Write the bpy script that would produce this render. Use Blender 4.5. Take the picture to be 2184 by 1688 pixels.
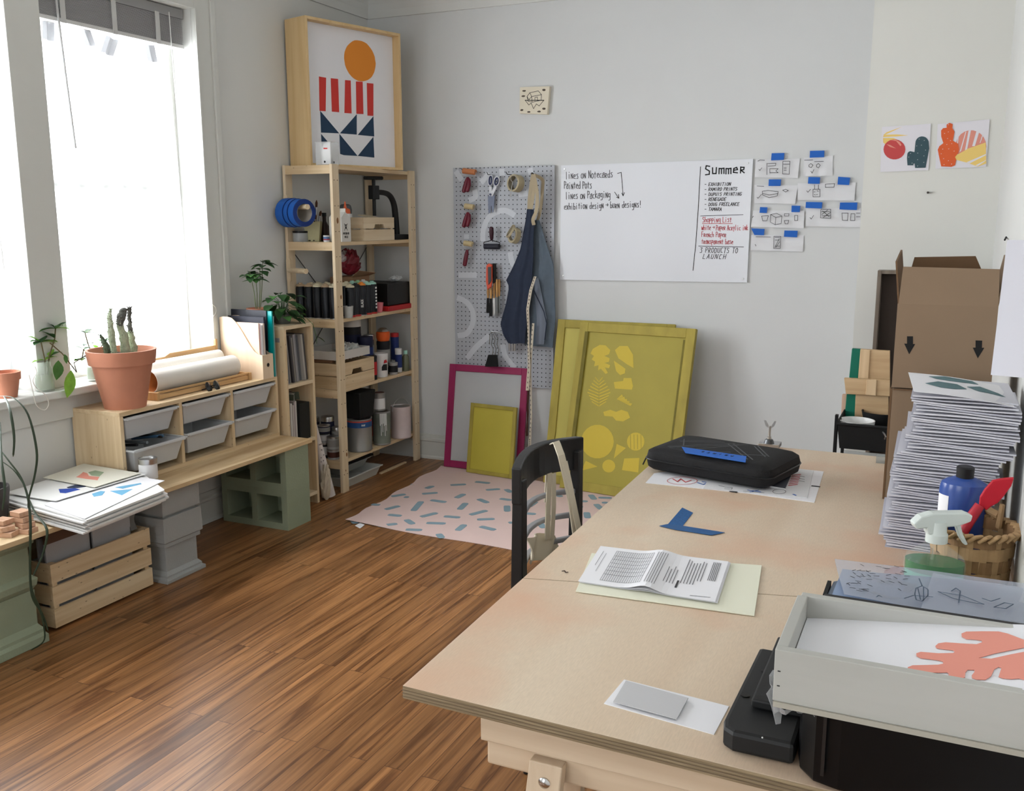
import bpy, math, random
from math import sin, cos, pi, radians
from mathutils import Vector, Matrix
for o in list(bpy.data.objects): bpy.data.objects.remove(o, do_unlink=True)
SC = bpy.context.scene
COL = SC.collection
random.seed(7)
# ---------------------------------------------------------------- camera
FPX, YAW, PITCH, ROLL = 2030.0, radians(24.55), radians(10.52), radians(-0.09)
CAM = Vector((3.18, 0.0, 1.442))
FW = Vector((-sin(YAW)*cos(PITCH), cos(YAW)*cos(PITCH), -sin(PITCH)))
_r0 = Vector((cos(YAW), sin(YAW), 0)); _u0 = _r0.cross(FW)
RT = _r0*cos(ROLL) + _u0*sin(ROLL); UP = -_r0*sin(ROLL) + _u0*cos(ROLL)
cd = bpy.data.cameras.new('camera'); cam = bpy.data.objects.new('camera', cd); COL.objects.link(cam)
cd.sensor_width = 36.0; cd.lens = FPX/2184*36.0; cd.clip_start = 0.02
cam.matrix_world = Matrix(((RT.x, UP.x, -FW.x, CAM.x), (RT.y, UP.y, -FW.y, CAM.y), (RT.z, UP.z, -FW.z, CAM.z), (0, 0, 0, 1)))
SC.camera = cam
# ---------------------------------------------------------------- world, light, exposure
SC.view_settings.view_transform = 'Standard'; SC.view_settings.look = 'None'
SC.view_settings.gamma = 1.0; SC.view_settings.use_curve_mapping = False
SC.view_settings.exposure = 0.10
W = bpy.data.worlds.new('sky'); SC.world = W; W.use_nodes = True
W.node_tree.nodes['Background'].inputs[0].default_value = (0.93, 0.96, 1.0, 1)
W.node_tree.nodes['Background'].inputs[1].default_value = 4.0
def area(name, loc, rot, sx, sy, power, col=(1, 1, 1)):
    l = bpy.data.lights.new(name, 'AREA'); l.shape = 'RECTANGLE'; l.size = sx; l.size_y = sy; l.energy = power; l.color = col
    o = bpy.data.objects.new(name, l); o.location = loc; o.rotation_euler = rot; COL.objects.link(o); return o
DAY = (0.95, 0.975, 1.0)
area('daylight_right_window', (-0.45, 3.09, 1.60), (0, radians(-90), 0), 1.7, 1.1, 84, DAY)
area('daylight_left_window', (-0.45, 2.11, 1.60), (0, radians(-90), 0), 1.7, 1.1, 84, DAY)
area('fill_light_unseen_left', (-0.45, -0.35, 1.60), (0, radians(-90), 0), 1.7, 1.5, 64, DAY)  # assumed source out of view, added to brighten the room
area('fill_light_behind_camera', (1.5, -2.95, 1.60), (radians(-90), 0, radians(180)), 1.9, 1.6, 7, DAY)  # added fill from behind the camera, no known window there
# ---------------------------------------------------------------- measuring helpers: where a sight line meets a real plane
def ray(px, py): return RT*((px-1092)/FPX) - UP*((py-844)/FPX) + FW
def AT(ax, v, px, py):
    d = ray(px, py); return CAM + d*((v-CAM[ax])/d[ax])
def PX(v, px, py): return AT(0, v, px, py)
def PY(v, px, py): return AT(1, v, px, py)
def PZ(v, px, py): return AT(2, v, px, py)
# ---------------------------------------------------------------- materials
def lin(c):
    return tuple(((x/255)/12.92 if x/255 <= .04045 else ((x/255+.055)/1.055)**2.4) for x in c)
MATS = {}
def mat(name, c, rough=.6, metal=0, spec=.4, var=0, vs=8, bump=0, bs=60, alpha=1, trans=0, emit=0, coat=0, stretch=None, ior=1.45):
    if name in MATS: return MATS[name]
    m = bpy.data.materials.new(name); m.use_nodes = True; nt = m.node_tree; b = nt.nodes['Principled BSDF']
    col = lin(c) + (1,)
    b.inputs['Base Color'].default_value = col; b.inputs['Roughness'].default_value = rough; b.inputs['Metallic'].default_value = metal
    b.inputs['Specular IOR Level'].default_value = spec; b.inputs['IOR'].default_value = ior
    if trans: b.inputs['Transmission Weight'].default_value = trans
    if alpha < 1: b.inputs['Alpha'].default_value = alpha
    if coat: b.inputs['Coat Weight'].default_value = coat; b.inputs['Coat Roughness'].default_value = .15
    if var or bump:
        tc = nt.nodes.new('ShaderNodeTexCoord'); src = tc.outputs['Object']
        if stretch:
            mp = nt.nodes.new('ShaderNodeMapping'); mp.inputs['Scale'].default_value = stretch; nt.links.new(src, mp.inputs[0]); src = mp.outputs[0]
    if var:
        n = nt.nodes.new('ShaderNodeTexNoise'); n.inputs['Scale'].default_value = vs; n.inputs['Detail'].default_value = 4; nt.links.new(src, n.inputs['Vector'])
        r = nt.nodes.new('ShaderNodeMapRange'); r.inputs['From Min'].default_value = .3; r.inputs['From Max'].default_value = .7
        r.inputs['To Min'].default_value = 1-var; r.inputs['To Max'].default_value = 1+var*.6; nt.links.new(n.outputs[0], r.inputs[0])
        x = nt.nodes.new('ShaderNodeVectorMath'); x.operation = 'SCALE'; x.inputs[0].default_value = col[:3]; nt.links.new(r.outputs[0], x.inputs['Scale'])
        nt.links.new(x.outputs[0], b.inputs['Base Color'])
    if bump:
        n2 = nt.nodes.new('ShaderNodeTexNoise'); n2.inputs['Scale'].default_value = bs; n2.inputs['Detail'].default_value = 3; nt.links.new(src, n2.inputs['Vector'])
        bp = nt.nodes.new('ShaderNodeBump'); bp.inputs['Strength'].default_value = bump; bp.inputs['Distance'].default_value = .005
        nt.links.new(n2.outputs[0], bp.inputs['Height']); nt.links.new(bp.outputs[0], b.inputs['Normal'])
    MATS[name] = m; return m
def wood(name, c1, c2, axis=1, scale=1.0, rough=.55, knots=True, coat=0, fine=34):
    """procedural sawn wood: grain runs along AXIS of the object"""
    if name in MATS: return MATS[name]
    m = bpy.data.materials.new(name); m.use_nodes = True; nt = m.node_tree; b = nt.nodes['Principled BSDF']
    tc = nt.nodes.new('ShaderNodeTexCoord'); mp = nt.nodes.new('ShaderNodeMapping'); s = [fine*scale]*3; s[axis] = 1.6*scale
    mp.inputs['Scale'].default_value = s; nt.links.new(tc.outputs['Object'], mp.inputs[0])
    n = nt.nodes.new('ShaderNodeTexNoise'); n.inputs['Scale'].default_value = 1.0; n.inputs['Detail'].default_value = 5; n.inputs['Distortion'].default_value = .6
    nt.links.new(mp.outputs[0], n.inputs['Vector'])
    cr = nt.nodes.new('ShaderNodeValToRGB'); cr.color_ramp.elements[0].position = .35; cr.color_ramp.elements[1].position = .68
    cr.color_ramp.elements[0].color = lin(c2)+(1,); cr.color_ramp.elements[1].color = lin(c1)+(1,)
    nt.links.new(n.outputs[0], cr.inputs[0]); out = cr.outputs[0]
    if knots:
        v = nt.nodes.new('ShaderNodeTexVoronoi'); mp2 = nt.nodes.new('ShaderNodeMapping'); k = [9*scale]*3; k[axis] = 4.0*scale
        mp2.inputs['Scale'].default_value = k; nt.links.new(tc.outputs['Object'], mp2.inputs[0]); nt.links.new(mp2.outputs[0], v.inputs['Vector'])
        r = nt.nodes.new('ShaderNodeMapRange'); r.inputs['From Min'].default_value = .04; r.inputs['From Max'].default_value = .11
        nt.links.new(v.outputs['Distance'], r.inputs[0])
        mx = nt.nodes.new('ShaderNodeMix'); mx.data_type = 'RGBA'; mx.inputs[6].default_value = lin(tuple(x*.62 for x in c2))+(1,)
        nt.links.new(r.outputs[0], mx.inputs[0]); nt.links.new(out, mx.inputs[7]); out = mx.outputs[2]
    nt.links.new(out, b.inputs['Base Color']); b.inputs['Roughness'].default_value = rough
    if coat: b.inputs['Coat Weight'].default_value = coat
    bp = nt.nodes.new('ShaderNodeBump'); bp.inputs['Strength'].default_value = .12; bp.inputs['Distance'].default_value = .002
    nt.links.new(n.outputs[0], bp.inputs['Height']); nt.links.new(bp.outputs[0], b.inputs['Normal'])
    MATS[name] = m; return m
# ---------------------------------------------------------------- mesh builder
class B:
    def __init__(s): s.v = []; s.f = []; s.m = []; s.mats = []; s.sm = []
    def mi(s, m):
        if m not in s.mats: s.mats.append(m)
        return s.mats.index(m)
    def add(s, vs, fs, m, smooth=False):
        k = len(s.v); s.v += [Vector(p) for p in vs]; i = s.mi(m)
        for f in fs: s.f.append([k+a for a in f]); s.m.append(i); s.sm.append(smooth)
        return s
    def box(s, a, b, m, M=None):
        x0, y0, z0 = a; x1, y1, z1 = b
        vs = [Vector(p) for p in ((x0,y0,z0),(x1,y0,z0),(x1,y1,z0),(x0,y1,z0),(x0,y0,z1),(x1,y0,z1),(x1,y1,z1),(x0,y1,z1))]
        if M is not None: vs = [M @ p for p in vs]
        return s.add(vs, [(0,3,2,1),(4,5,6,7),(0,1,5,4),(1,2,6,5),(2,3,7,6),(3,0,4,7)], m)
    def hexa(s, bot, top, m):
        return s.add(list(bot)+list(top), [(3,2,1,0),(4,5,6,7),(0,1,5,4),(1,2,6,5),(2,3,7,6),(3,0,4,7)], m)
    def bar(s, p, q, w, h, m, up=(0,0,1)):
        p = Vector(p); q = Vector(q); d = (q-p).normalized(); u = Vector(up)
        if abs(d.dot(u)) > .95: u = Vector((1,0,0))
        r = d.cross(u).normalized(); u = r.cross(d).normalized()
        c = [-r*w/2-u*h/2, r*w/2-u*h/2, r*w/2+u*h/2, -r*w/2+u*h/2]
        return s.add([p+x for x in c]+[q+x for x in c], [(0,1,2,3),(7,6,5,4),(0,4,5,1),(1,5,6,2),(2,6,7,3),(3,7,4,0)], m)
    def tube(s, pts, r, m, n=10, cap=True, flat=1.0):
        pts = [Vector(p) for p in pts]; rs = r if isinstance(r, (list, tuple)) else [r]*len(pts)
        vs = []; fs = []; pr = None
        for i, p in enumerate(pts):
            d = ((pts[i+1] if i+1 < len(pts) else p) - (pts[i-1] if i else p)).normalized()
            if pr is None:
                pr = d.cross(Vector((0,0,1)) if abs(d.z) < .9 else Vector((1,0,0))).normalized()
            else:
                pr = (pr - d*pr.dot(d)); pr = pr.normalized() if pr.length > 1e-6 else d.cross(Vector((0,1,0))).normalized()
            q = d.cross(pr)
            for k in range(n):
                a = 2*pi*k/n; vs.append(p + pr*cos(a)*rs[i] + q*sin(a)*rs[i]*flat)
        for i in range(len(pts)-1):
            for k in range(n): fs.append((i*n+k, i*n+(k+1)%n, (i+1)*n+(k+1)%n, (i+1)*n+k))
        if cap: fs.append(tuple(reversed(range(n)))); fs.append(tuple(range((len(pts)-1)*n, len(pts)*n)))
        return s.add(vs, fs, m, True)
    def lathe(s, c, prof, m, n=28, axis=None, capb=True, capt=True, sx=1, sy=1, rot=0, smooth=True):
        """PROF: (radius, height) pairs; AXIS: direction of the heights"""
        c = Vector(c); ax = Vector(axis or (0,0,1)).normalized()
        a1 = Vector((1,0,0)) if abs(ax.x) < .9 else Vector((0,1,0)); a1 = (a1-ax*a1.dot(ax)).normalized(); a2 = ax.cross(a1)
        vs = []; fs = []
        for r, h in prof:
            for k in range(n):
                t = 2*pi*k/n+rot; vs.append(c + a1*cos(t)*r*sx + a2*sin(t)*r*sy + ax*h)
        for i in range(len(prof)-1):
            for k in range(n): fs.append((i*n+k, i*n+(k+1)%n, (i+1)*n+(k+1)%n, (i+1)*n+k))
        if capb: fs.append(tuple(reversed(range(n))))
        if capt: fs.append(tuple(range((len(prof)-1)*n, len(prof)*n)))
        return s.add(vs, fs, m, smooth)
    def cyl(s, c, r, h, m, n=28, axis=None, r2=None): return s.lathe(c, [(r,0),(r if r2 is None else r2,h)], m, n, axis, smooth=True)
    def ball(s, c, r, m, n=14, sc=(1,1,1)):
        c = Vector(c); k = n//2
        s.lathe((0,0,0), [(max(1e-4, sin(pi*i/k))*r, -cos(pi*i/k)*r) for i in range(k+1)], m, n)
        for i in range((k+1)*n):
            p = s.v[-1-i]; s.v[-1-i] = Vector((p.x*sc[0], p.y*sc[1], p.z*sc[2])) + c
        return s
    def prism(s, pts, d, m, m2=None):
        """polygon PTS (3-D, planar) pushed along vector D"""
        n = len(pts); d = Vector(d); pts = [Vector(p) for p in pts]
        s.add(pts+[p+d for p in pts], [tuple(range(n, 2*n))], m)
        k = len(s.v)-2*n; i2 = s.mi(m2 or m)
        s.f.append([k+i for i in reversed(range(n))]); s.m.append(i2); s.sm.append(False)
        for i in range(n): s.f.append([k+i, k+(i+1)%n, k+n+(i+1)%n, k+n+i]); s.m.append(i2); s.sm.append(False)
        return s
    def grid(s, fn, nu, nv, m, thick=0, smooth=True):
        """sheet fn(u,v) with real thickness"""
        g = [[Vector(fn(i/nu, j/nv)) for j in range(nv+1)] for i in range(nu+1)]
        N = (nu+1)*(nv+1); vs = [p for row in g for p in row]; idx = lambda i, j: i*(nv+1)+j
        fs = [(idx(i,j), idx(i+1,j), idx(i+1,j+1), idx(i,j+1)) for i in range(nu) for j in range(nv)]
        if thick:
            off = []
            for i in range(nu+1):
                for j in range(nv+1):
                    du = g[min(i+1,nu)][j]-g[max(i-1,0)][j]; dv = g[i][min(j+1,nv)]-g[i][max(j-1,0)]
                    nn = du.cross(dv); off.append(g[i][j]-(nn.normalized() if nn.length > 1e-12 else Vector((0,0,1)))*thick)
            vs += off; fs += [tuple(N+a for a in reversed(f)) for f in list(fs)]
            rim = [idx(i,0) for i in range(nu+1)]+[idx(nu,j) for j in range(1,nv+1)]+[idx(i,nv) for i in range(nu-1,-1,-1)]+[idx(0,j) for j in range(nv-1,0,-1)]
            for a, b in zip(rim, rim[1:]+rim[:1]): fs.append((b, a, N+a, N+b))
        return s.add(vs, fs, m, smooth)
def tag(o, label=None, cat=None, group=None, kind=None):
    if label: o['label'] = label
    if cat: o['category'] = cat
    if group: o['group'] = group
    if kind: o['kind'] = kind
    return o
def root(name, loc, label, cat, group=None):
    o = bpy.data.objects.new(name, None); o.empty_display_size = .05; COL.objects.link(o); o.location = Vector(loc); o['_w'] = list(loc)
    return tag(o, label, cat, group)
def wpos(o):
    return Vector(o['_w']) if o is not None and '_w' in o else Vector((0,0,0))
def obj(name, b, parent=None, label=None, cat=None, group=None, kind=None, bevel=0, sub=0):
    """link builder B as ONE mesh object, its origin at its thing's base"""
    me = bpy.data.meshes.new(name)
    if parent is not None: org = wpos(parent)
    else:
        xs = [p.x for p in b.v]; ys = [p.y for p in b.v]; zs = [p.z for p in b.v]
        org = Vector(((min(xs)+max(xs))/2, (min(ys)+max(ys))/2, min(zs)))
    me.from_pydata([tuple(p-org) for p in b.v], [], b.f); 
    for m in b.mats: me.materials.append(m)
    me.polygons.foreach_set('material_index', b.m); me.polygons.foreach_set('use_smooth', b.sm)
    if any(b.sm): me.set_sharp_from_angle(angle=radians(38))
    o = bpy.data.objects.new(name, me); COL.objects.link(o)
    if parent is not None: o.parent = parent
    else: o.location = org
    o['_w'] = list(org)
    if bevel:
        md = o.modifiers.new('bevel', 'BEVEL'); md.width = bevel; md.segments = 2; md.limit_method = 'ANGLE'; md.angle_limit = radians(50)
    if sub:
        md = o.modifiers.new('sub', 'SUBSURF'); md.levels = sub; md.render_levels = sub
    return tag(o, label, cat, group, kind)
# ---------------------------------------------------------------- handwriting: strokes on a 4 x 6 grid
F = {'a':'0.5,3 3,4 3,0 0.5,0 0.4,2 3,2.4','b':'0.5,6 0.5,0 3,0.3 3.2,2.6 0.5,3','c':'3,3.4 0.8,3 0.6,0.6 3.2,0.2','d':'3.2,6 3.2,0 0.8,0.2 0.6,2.6 3.2,3','e':'0.6,1.9 3.2,2.2 2.6,3.6 0.8,3 0.6,0.6 3.2,0.2',
'f':'3,5.6 1.6,6 1.4,0|0.3,3.4 2.8,3.4','g':'3.2,3.6 0.7,3.4 0.7,1 3.2,1.2|3.2,3.6 3.1,-1.6 0.8,-1.8','h':'0.6,6 0.6,0|0.6,2.8 3,3 3,0','i':'1.6,3.6 1.6,0|1.6,5 1.6,5.4','j':'2.2,3.6 2,-1.4 0.6,-1.6','k':'0.6,6 0.6,0|3,3.6 0.6,1.7 3.2,0',
'l':'1.5,6 1.5,0','m':'0.3,0 0.4,3.4 1.9,3.2 1.9,0|1.9,3.2 3.5,3.4 3.5,0','n':'0.5,0 0.6,4 3,0 3.1,4.2','o':'1.8,4 0.5,3 0.6,0.6 2,0 3.3,1 3.2,3.2 1.8,4','p':'0.6,4 0.5,-1.8|0.6,4 3.1,3.8 3,1.6 0.6,1.6','r':'0.6,0 0.7,3.8|0.7,3.6 2.9,3.4 2.6,2 0.8,1.8 3,0',
's':'3,3.8 0.8,3.4 2.9,1.4 2.7,0.1 0.5,0.2','t':'1.8,5.2 1.7,0 |0.5,3.6 3,3.6','u':'0.6,4 0.7,0.3 2.9,0.2 3.1,4','v':'0.5,4 1.8,0 3.2,4','w':'0.3,4 1,0 1.9,3 2.8,0 3.7,4','x':'0.5,0 3.2,4|0.5,4 3.2,0','y':'0.5,4 1.8,1.6|3.2,4 1,-1.4','z':'0.6,4 3.2,4 0.5,0 3.3,0',
'A':'0.2,0 1.8,6 3.5,0|0.8,2.2 3,2.2','B':'0.5,0 0.5,6 3,5.4 2.6,3.4 0.5,3.2 3.2,2.6 3.1,0.4 0.5,0','C':'3.4,5.6 1.2,5.8 0.5,3 1.2,0.2 3.4,0.4','D':'0.5,0 0.5,6 3,5 3.3,2 2.4,0.2 0.5,0','E':'3.3,6 0.5,6 0.5,0 3.3,0|0.5,3 2.8,3','F':'3.3,6 0.5,6 0.5,0|0.5,3 2.8,3',
'G':'3.3,5.6 1,5.8 0.4,2.6 1.2,0.1 3.2,0.3 3.3,2.8 2,2.8','H':'0.5,6 0.5,0|3.3,6 3.3,0|0.5,3 3.3,3','I':'1.8,6 1.8,0','K':'0.5,6 0.5,0|3.3,6 0.5,2.8 3.4,0','L':'0.6,6 0.5,0 3.3,0','M':'0.3,0 0.5,6 1.9,2 3.4,6 3.7,0','N':'0.4,0 0.5,6 3.2,0 3.4,6','O':'1.9,6 0.4,4 0.6,0.8 2,0 3.4,1.6 3.3,4.6 1.9,6',
'P':'0.5,0 0.6,6 3.2,5.4 3,3.2 0.6,2.8','R':'0.5,0 0.6,6 3.2,5.4 3,3.4 0.6,3 3.4,0','S':'3.3,5.4 1,5.9 0.6,4 3.1,2.4 3,0.4 0.5,0.2','T':'1.9,6 1.9,0|0.2,6 3.6,6','U':'0.5,6 0.6,0.6 3,0.4 3.3,6','V':'0.4,6 1.9,0 3.4,6','W':'0.2,6 1,0 1.9,4 2.8,0 3.7,6','X':'0.4,0 3.4,6|0.4,6 3.4,0','Y':'0.4,6 1.9,3|3.4,6 1.6,0',
'3':'0.5,5.8 3.2,5.8 1.8,3.6 3.2,2.4 2.8,0.2 0.4,0.2','-':'0.5,3 3,3','!':'1.8,6 1.8,2|1.8,0.4 1.8,0','>':'0,3 4,3|2.8,4.2 4,3 2.8,1.8','*':'0.6,3 1.6,0.4 3.6,6','q':'1,0 2,3'}
def strokes(b, text, o, ux, uy, nrm, h, m, w=.0022, slant=0, jit=.25, adv=4.6, seed=1, xs=1):
    """marker lettering lying on a surface: O origin, UX/UY unit vectors, H cap height"""
    rnd = random.Random(seed); s = h/6; x = 0
    for ch in text:
        if ch != ' ' and ch in F:
            dy = rnd.uniform(-jit, jit)
            for st in F[ch].split('|'):
                P = [tuple(map(float, t.split(','))) for t in st.split()]
                P = [(o + ux*(x+(a+bb*slant)*s*xs) + uy*((bb+dy)*s)) for a, bb in P]
                line(b, P, nrm, w, m)
        x += adv*s*xs*(1 if ch != ' ' else .8)
    return x
def line(b, P, nrm, w, m, t=.0006):
    """a drawn line of width W: thin ink bars along P"""
    for p, q in zip(P, P[1:]):
        p = Vector(p); q = Vector(q)
        if (q-p).length < 1e-6: continue
        d = (q-p).normalized(); r = d.cross(Vector(nrm)).normalized()*w/2; e = d*w*.35; n = Vector(nrm).normalized()
        b.prism([p-e-r, q+e-r, q+e+r, p-e+r][::-1], n*t, m)
def smooth_path(P, k=6):
    P = [Vector(p) for p in P]
    if len(P) < 3: return P
    Q = []; n = len(P)
    for i in range(n-1):
        a, b_, c, d = P[max(i-1,0)], P[i], P[i+1], P[min(i+2,n-1)]
        for j in range(k):
            t = j/k; Q.append(.5*((2*b_)+(c-a)*t+(2*a-5*b_+4*c-d)*t*t+(3*b_-a-3*c+d)*t**3))
    return Q+[P[-1]]
def strip(b, P, nrm, w, m, t=.0006, k=6, off=0):
    """one continuous band of width W along a smoothed path"""
    P = smooth_path(P, k); n = Vector(nrm).normalized(); vs = []; N = len(P)
    for i, p in enumerate(P):
        d = (P[min(i+1,N-1)]-P[max(i-1,0)]).normalized(); r = d.cross(n).normalized()*w/2; vs += [p-r, p+r, p+r+n*t, p-r+n*t]
    fs = [(i*4+j,i*4+(j+1)%4,i*4+4+(j+1)%4,i*4+4+j) for i in range(N-1) for j in range(4)]+[(3,2,1,0),(N*4-4,N*4-3,N*4-2,N*4-1)]
    return b.add(vs, fs, m)
def ellipse(c, a, b2, ux, uy, n=18, j=0, seed=0):
    rnd = random.Random(seed)
    return [c + ux*(a*cos(2*pi*k/n)*(1+rnd.uniform(-j, j))) + uy*(b2*sin(2*pi*k/n)*(1+rnd.uniform(-j, j))) for k in range(n)]
X_, Y_, Z_ = Vector((1,0,0)), Vector((0,1,0)), Vector((0,0,1))
# ---------------------------------------------------------------- shared materials
WALL = mat('wall_paint', (216,217,214), .7, bump=.05, bs=90, var=.02, vs=3)
WALLB = mat('back_wall_cool', (213,215,215), .7, bump=.05, bs=90, var=.02, vs=3)  # slightly cooler tone than the right section
WALLC = mat('side_section_warm', (219,219,213), .7, bump=.05, bs=90, var=.02, vs=3)  # slightly warmer, lighter tone than the back wall
TRIM = mat('trim_paint', (208,209,204), .45, var=.015, vs=5)
PINE = {a: wood('pine_'+'xyz'[a], (224,202,166), (204,176,136), a) for a in range(3)}
PINEL = {a: wood('light_pine_'+'xyz'[a], (226,208,178), (212,190,156), a, knots=False) for a in range(3)}
BLACK = mat('black_plastic', (20,20,21), .45)
MATTE = mat('matte_black', (16,17,18), .7)
WHITE = mat('white_plastic', (228,228,226), .4)
PAPER = mat('white_paper', (232,232,236), .8, var=.01)
METAL = mat('bare_metal', (190,190,190), .3, metal=1)
GREEN = {n: mat('leaf_'+n, c, .45, var=.25, vs=30) for n, c in dict(dark=(62,98,58), mid=(92,142,78), light=(158,206,92), grey=(96,112,88)).items()}
for _m in GREEN.values():   # thin leaves let daylight through
    _t = _m.node_tree; _b = _t.nodes['Principled BSDF']; _l = _t.nodes.new('ShaderNodeBsdfTranslucent'); _x = _t.nodes.new('ShaderNodeMixShader'); _x.inputs[0].default_value = .38
    _t.links.new(_b.inputs['Base Color'].links[0].from_socket, _l.inputs[0]); _t.links.new(_b.outputs[0], _x.inputs[1]); _t.links.new(_l.outputs[0], _x.inputs[2]); _t.links.new(_x.outputs[0], _t.nodes['Material Output'].inputs[0])
CLAY = mat('terracotta', (190,128,102), .8, var=.06, vs=14, bump=.05)
BLUE = mat('painters_tape', (28,98,190), .6, var=.04)
INK = mat('black_marker', (25,25,28), .6)
# ================================================================ the room
XW, YB, ZC = 3.345, 4.95, 2.585
def planks():
    m = bpy.data.materials.new('oak_floorboards'); m.use_nodes = True; nt = m.node_tree; b = nt.nodes['Principled BSDF']; N = nt.nodes.new; L = nt.links.new
    tc = N('ShaderNodeTexCoord'); sp = N('ShaderNodeSeparateXYZ'); L(tc.outputs['Object'], sp.inputs[0])
    cb = N('ShaderNodeCombineXYZ'); L(sp.outputs[1], cb.inputs[0]); L(sp.outputs[0], cb.inputs[1])
    br = N('ShaderNodeTexBrick'); br.offset = .37; br.inputs['Scale'].default_value = 1; br.inputs['Brick Width'].default_value = 1.15; br.inputs['Row Height'].default_value = .057
    br.inputs['Mortar Size'].default_value = .0011; br.inputs['Mortar Smooth'].default_value = .3; br.inputs['Bias'].default_value = 0
    br.inputs['Color1'].default_value = (0,0,0,1); br.inputs['Color2'].default_value = (1,1,1,1); br.inputs['Mortar'].default_value = (.5,.5,.5,1)
    L(cb.outputs[0], br.inputs['Vector'])
    ad = N('ShaderNodeVectorMath'); ad.operation = 'MULTIPLY_ADD'; ad.inputs[1].default_value = (26, 1.1, 1)
    L(tc.outputs['Object'], ad.inputs[0]); sc = N('ShaderNodeVectorMath'); sc.operation = 'SCALE'; sc.inputs['Scale'].default_value = 9; L(br.outputs['Color'], sc.inputs[0]); L(sc.outputs[0], ad.inputs[2])
    n = N('ShaderNodeTexNoise'); n.inputs['Scale'].default_value = 1; n.inputs['Detail'].default_value = 6; n.inputs['Distortion'].default_value = 1.6; L(ad.outputs[0], n.inputs['Vector'])
    cr = N('ShaderNodeValToRGB'); e = cr.color_ramp.elements; e[0].position = .36; e[0].color = lin((104,67,38))+(1,); e[1].position = .62; e[1].color = lin((162,114,71))+(1,)
    x = cr.color_ramp.elements.new(.45); x.color = lin((135,92,55))+(1,)
    L(n.outputs[0], cr.inputs[0])
    nf = N('ShaderNodeTexNoise'); nf.inputs['Scale'].default_value = 1; nf.inputs['Detail'].default_value = 3; af = N('ShaderNodeVectorMath'); af.operation = 'MULTIPLY_ADD'; af.inputs[1].default_value = (230, 7, 1); L(tc.outputs['Object'], af.inputs[0]); L(sc.outputs[0], af.inputs[2]); L(af.outputs[0], nf.inputs['Vector'])
    mf = N('ShaderNodeMapRange'); mf.inputs['From Min'].default_value = .3; mf.inputs['From Max'].default_value = .7; mf.inputs['To Min'].default_value = .80; mf.inputs['To Max'].default_value = 1.12; L(nf.outputs[0], mf.inputs[0])
    sf = N('ShaderNodeVectorMath'); sf.operation = 'SCALE'; L(cr.outputs[0], sf.inputs[0]); L(mf.outputs[0], sf.inputs['Scale'])
    mr = N('ShaderNodeMapRange'); mr.inputs['To Min'].default_value = .8; mr.inputs['To Max'].default_value = 1.14; L(br.outputs['Color'], mr.inputs[0])
    s2 = N('ShaderNodeVectorMath'); s2.operation = 'SCALE'; L(sf.outputs[0], s2.inputs[0]); L(mr.outputs[0], s2.inputs['Scale'])
    mx = N('ShaderNodeMix'); mx.data_type = 'RGBA'; L(br.outputs['Fac'], mx.inputs[0]); L(s2.outputs[0], mx.inputs[6]); mx.inputs[7].default_value = lin((78,46,26))+(1,)
    L(mx.outputs[2], b.inputs['Base Color']); b.inputs['Roughness'].default_value = .30; b.inputs['Specular IOR Level'].default_value = .30
    bp = N('ShaderNodeBump'); bp.inputs['Strength'].default_value = .2; bp.inputs['Distance'].default_value = .002; bp.invert = True; L(br.outputs['Fac'], bp.inputs['Height']); L(bp.outputs[0], b.inputs['Normal'])
    return m
obj('floor', B().box((-.15,-2.6,-.06), (XW+.15,YB+.15,0), planks()), kind='structure')
obj('ceiling', B().box((-.15,-2.6,2.76), (XW+.15,YB+.15,2.82), WALL), kind='structure')
W1, W2, W3 = (2.68,3.50), (1.71,2.53), (-1.1,.4)  # last opening is an added window out of view, for fill light
ZS, ZT = .79, 2.37
b = B()
def wseg(y0, y1, z0, z1): b.box((-.2,y0,z0), (0,y1,z1), WALL)
wseg(-2.6, YB, 0, ZS-.03); wseg(-2.6, YB, ZT, 2.76)
for y0, y1 in ((-2.6,W3[0]),(W3[1],W2[0]),(W2[1],W1[0]),(W1[1],YB)): wseg(y0, y1, ZS-.03, ZT)
obj('wall_left', b, kind='structure')
obj('wall_back', B().box((-.2,YB,0), (XW+.15,YB+.15,2.76), WALLB), kind='structure')
b = B().box((2.80,4.6,0), (XW,YB,2.76), WALLC); obj('wall_alcove', b, kind='structure')
obj('wall_right', B().box((XW,-2.6,0), (XW+.15,YB,2.76), WALL), kind='structure')
b = B(); b.box((-.2,-2.75,0), (.6,-2.6,2.76), WALL); b.box((2.4,-2.75,0), (XW+.15,-2.6,2.76), WALL); b.box((.6,-2.75,0), (2.4,-2.6,.8), WALL); b.box((.6,-2.75,2.35), (2.4,-2.6,2.76), WALL); obj('wall_front', b, kind='structure')  # opening added so the fill lamp behind it can reach the room
def cove(name, p, q, inw):
    P = Vector(p); Q = Vector(q); n = Vector(inw); b = B(); R = .175; K = 8
    prof = [Vector((0,0,0))+n*(R*(1-cos(pi/2*k/K)))+Z_*(R*sin(pi/2*k/K)) for k in range(K+1)]
    prof = [Vector((0,0,-.006)), n*.012+Z_*-.006] + [x + n*.012 for x in prof] + [Z_*R]
    n_ = len(prof); vs = [P+x for x in prof]+[Q+x for x in prof]
    b.add(vs, [(i,(i+1)%n_,n_+(i+1)%n_,n_+i) for i in range(n_)], WALL, False); return obj(name, b, kind='structure')
cove('trim_1', (0,YB,ZC), (XW,YB,ZC), (0,-1,0)); cove('trim_2', (0,-2.6,ZC), (0,YB,ZC), (1,0,0))
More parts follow.
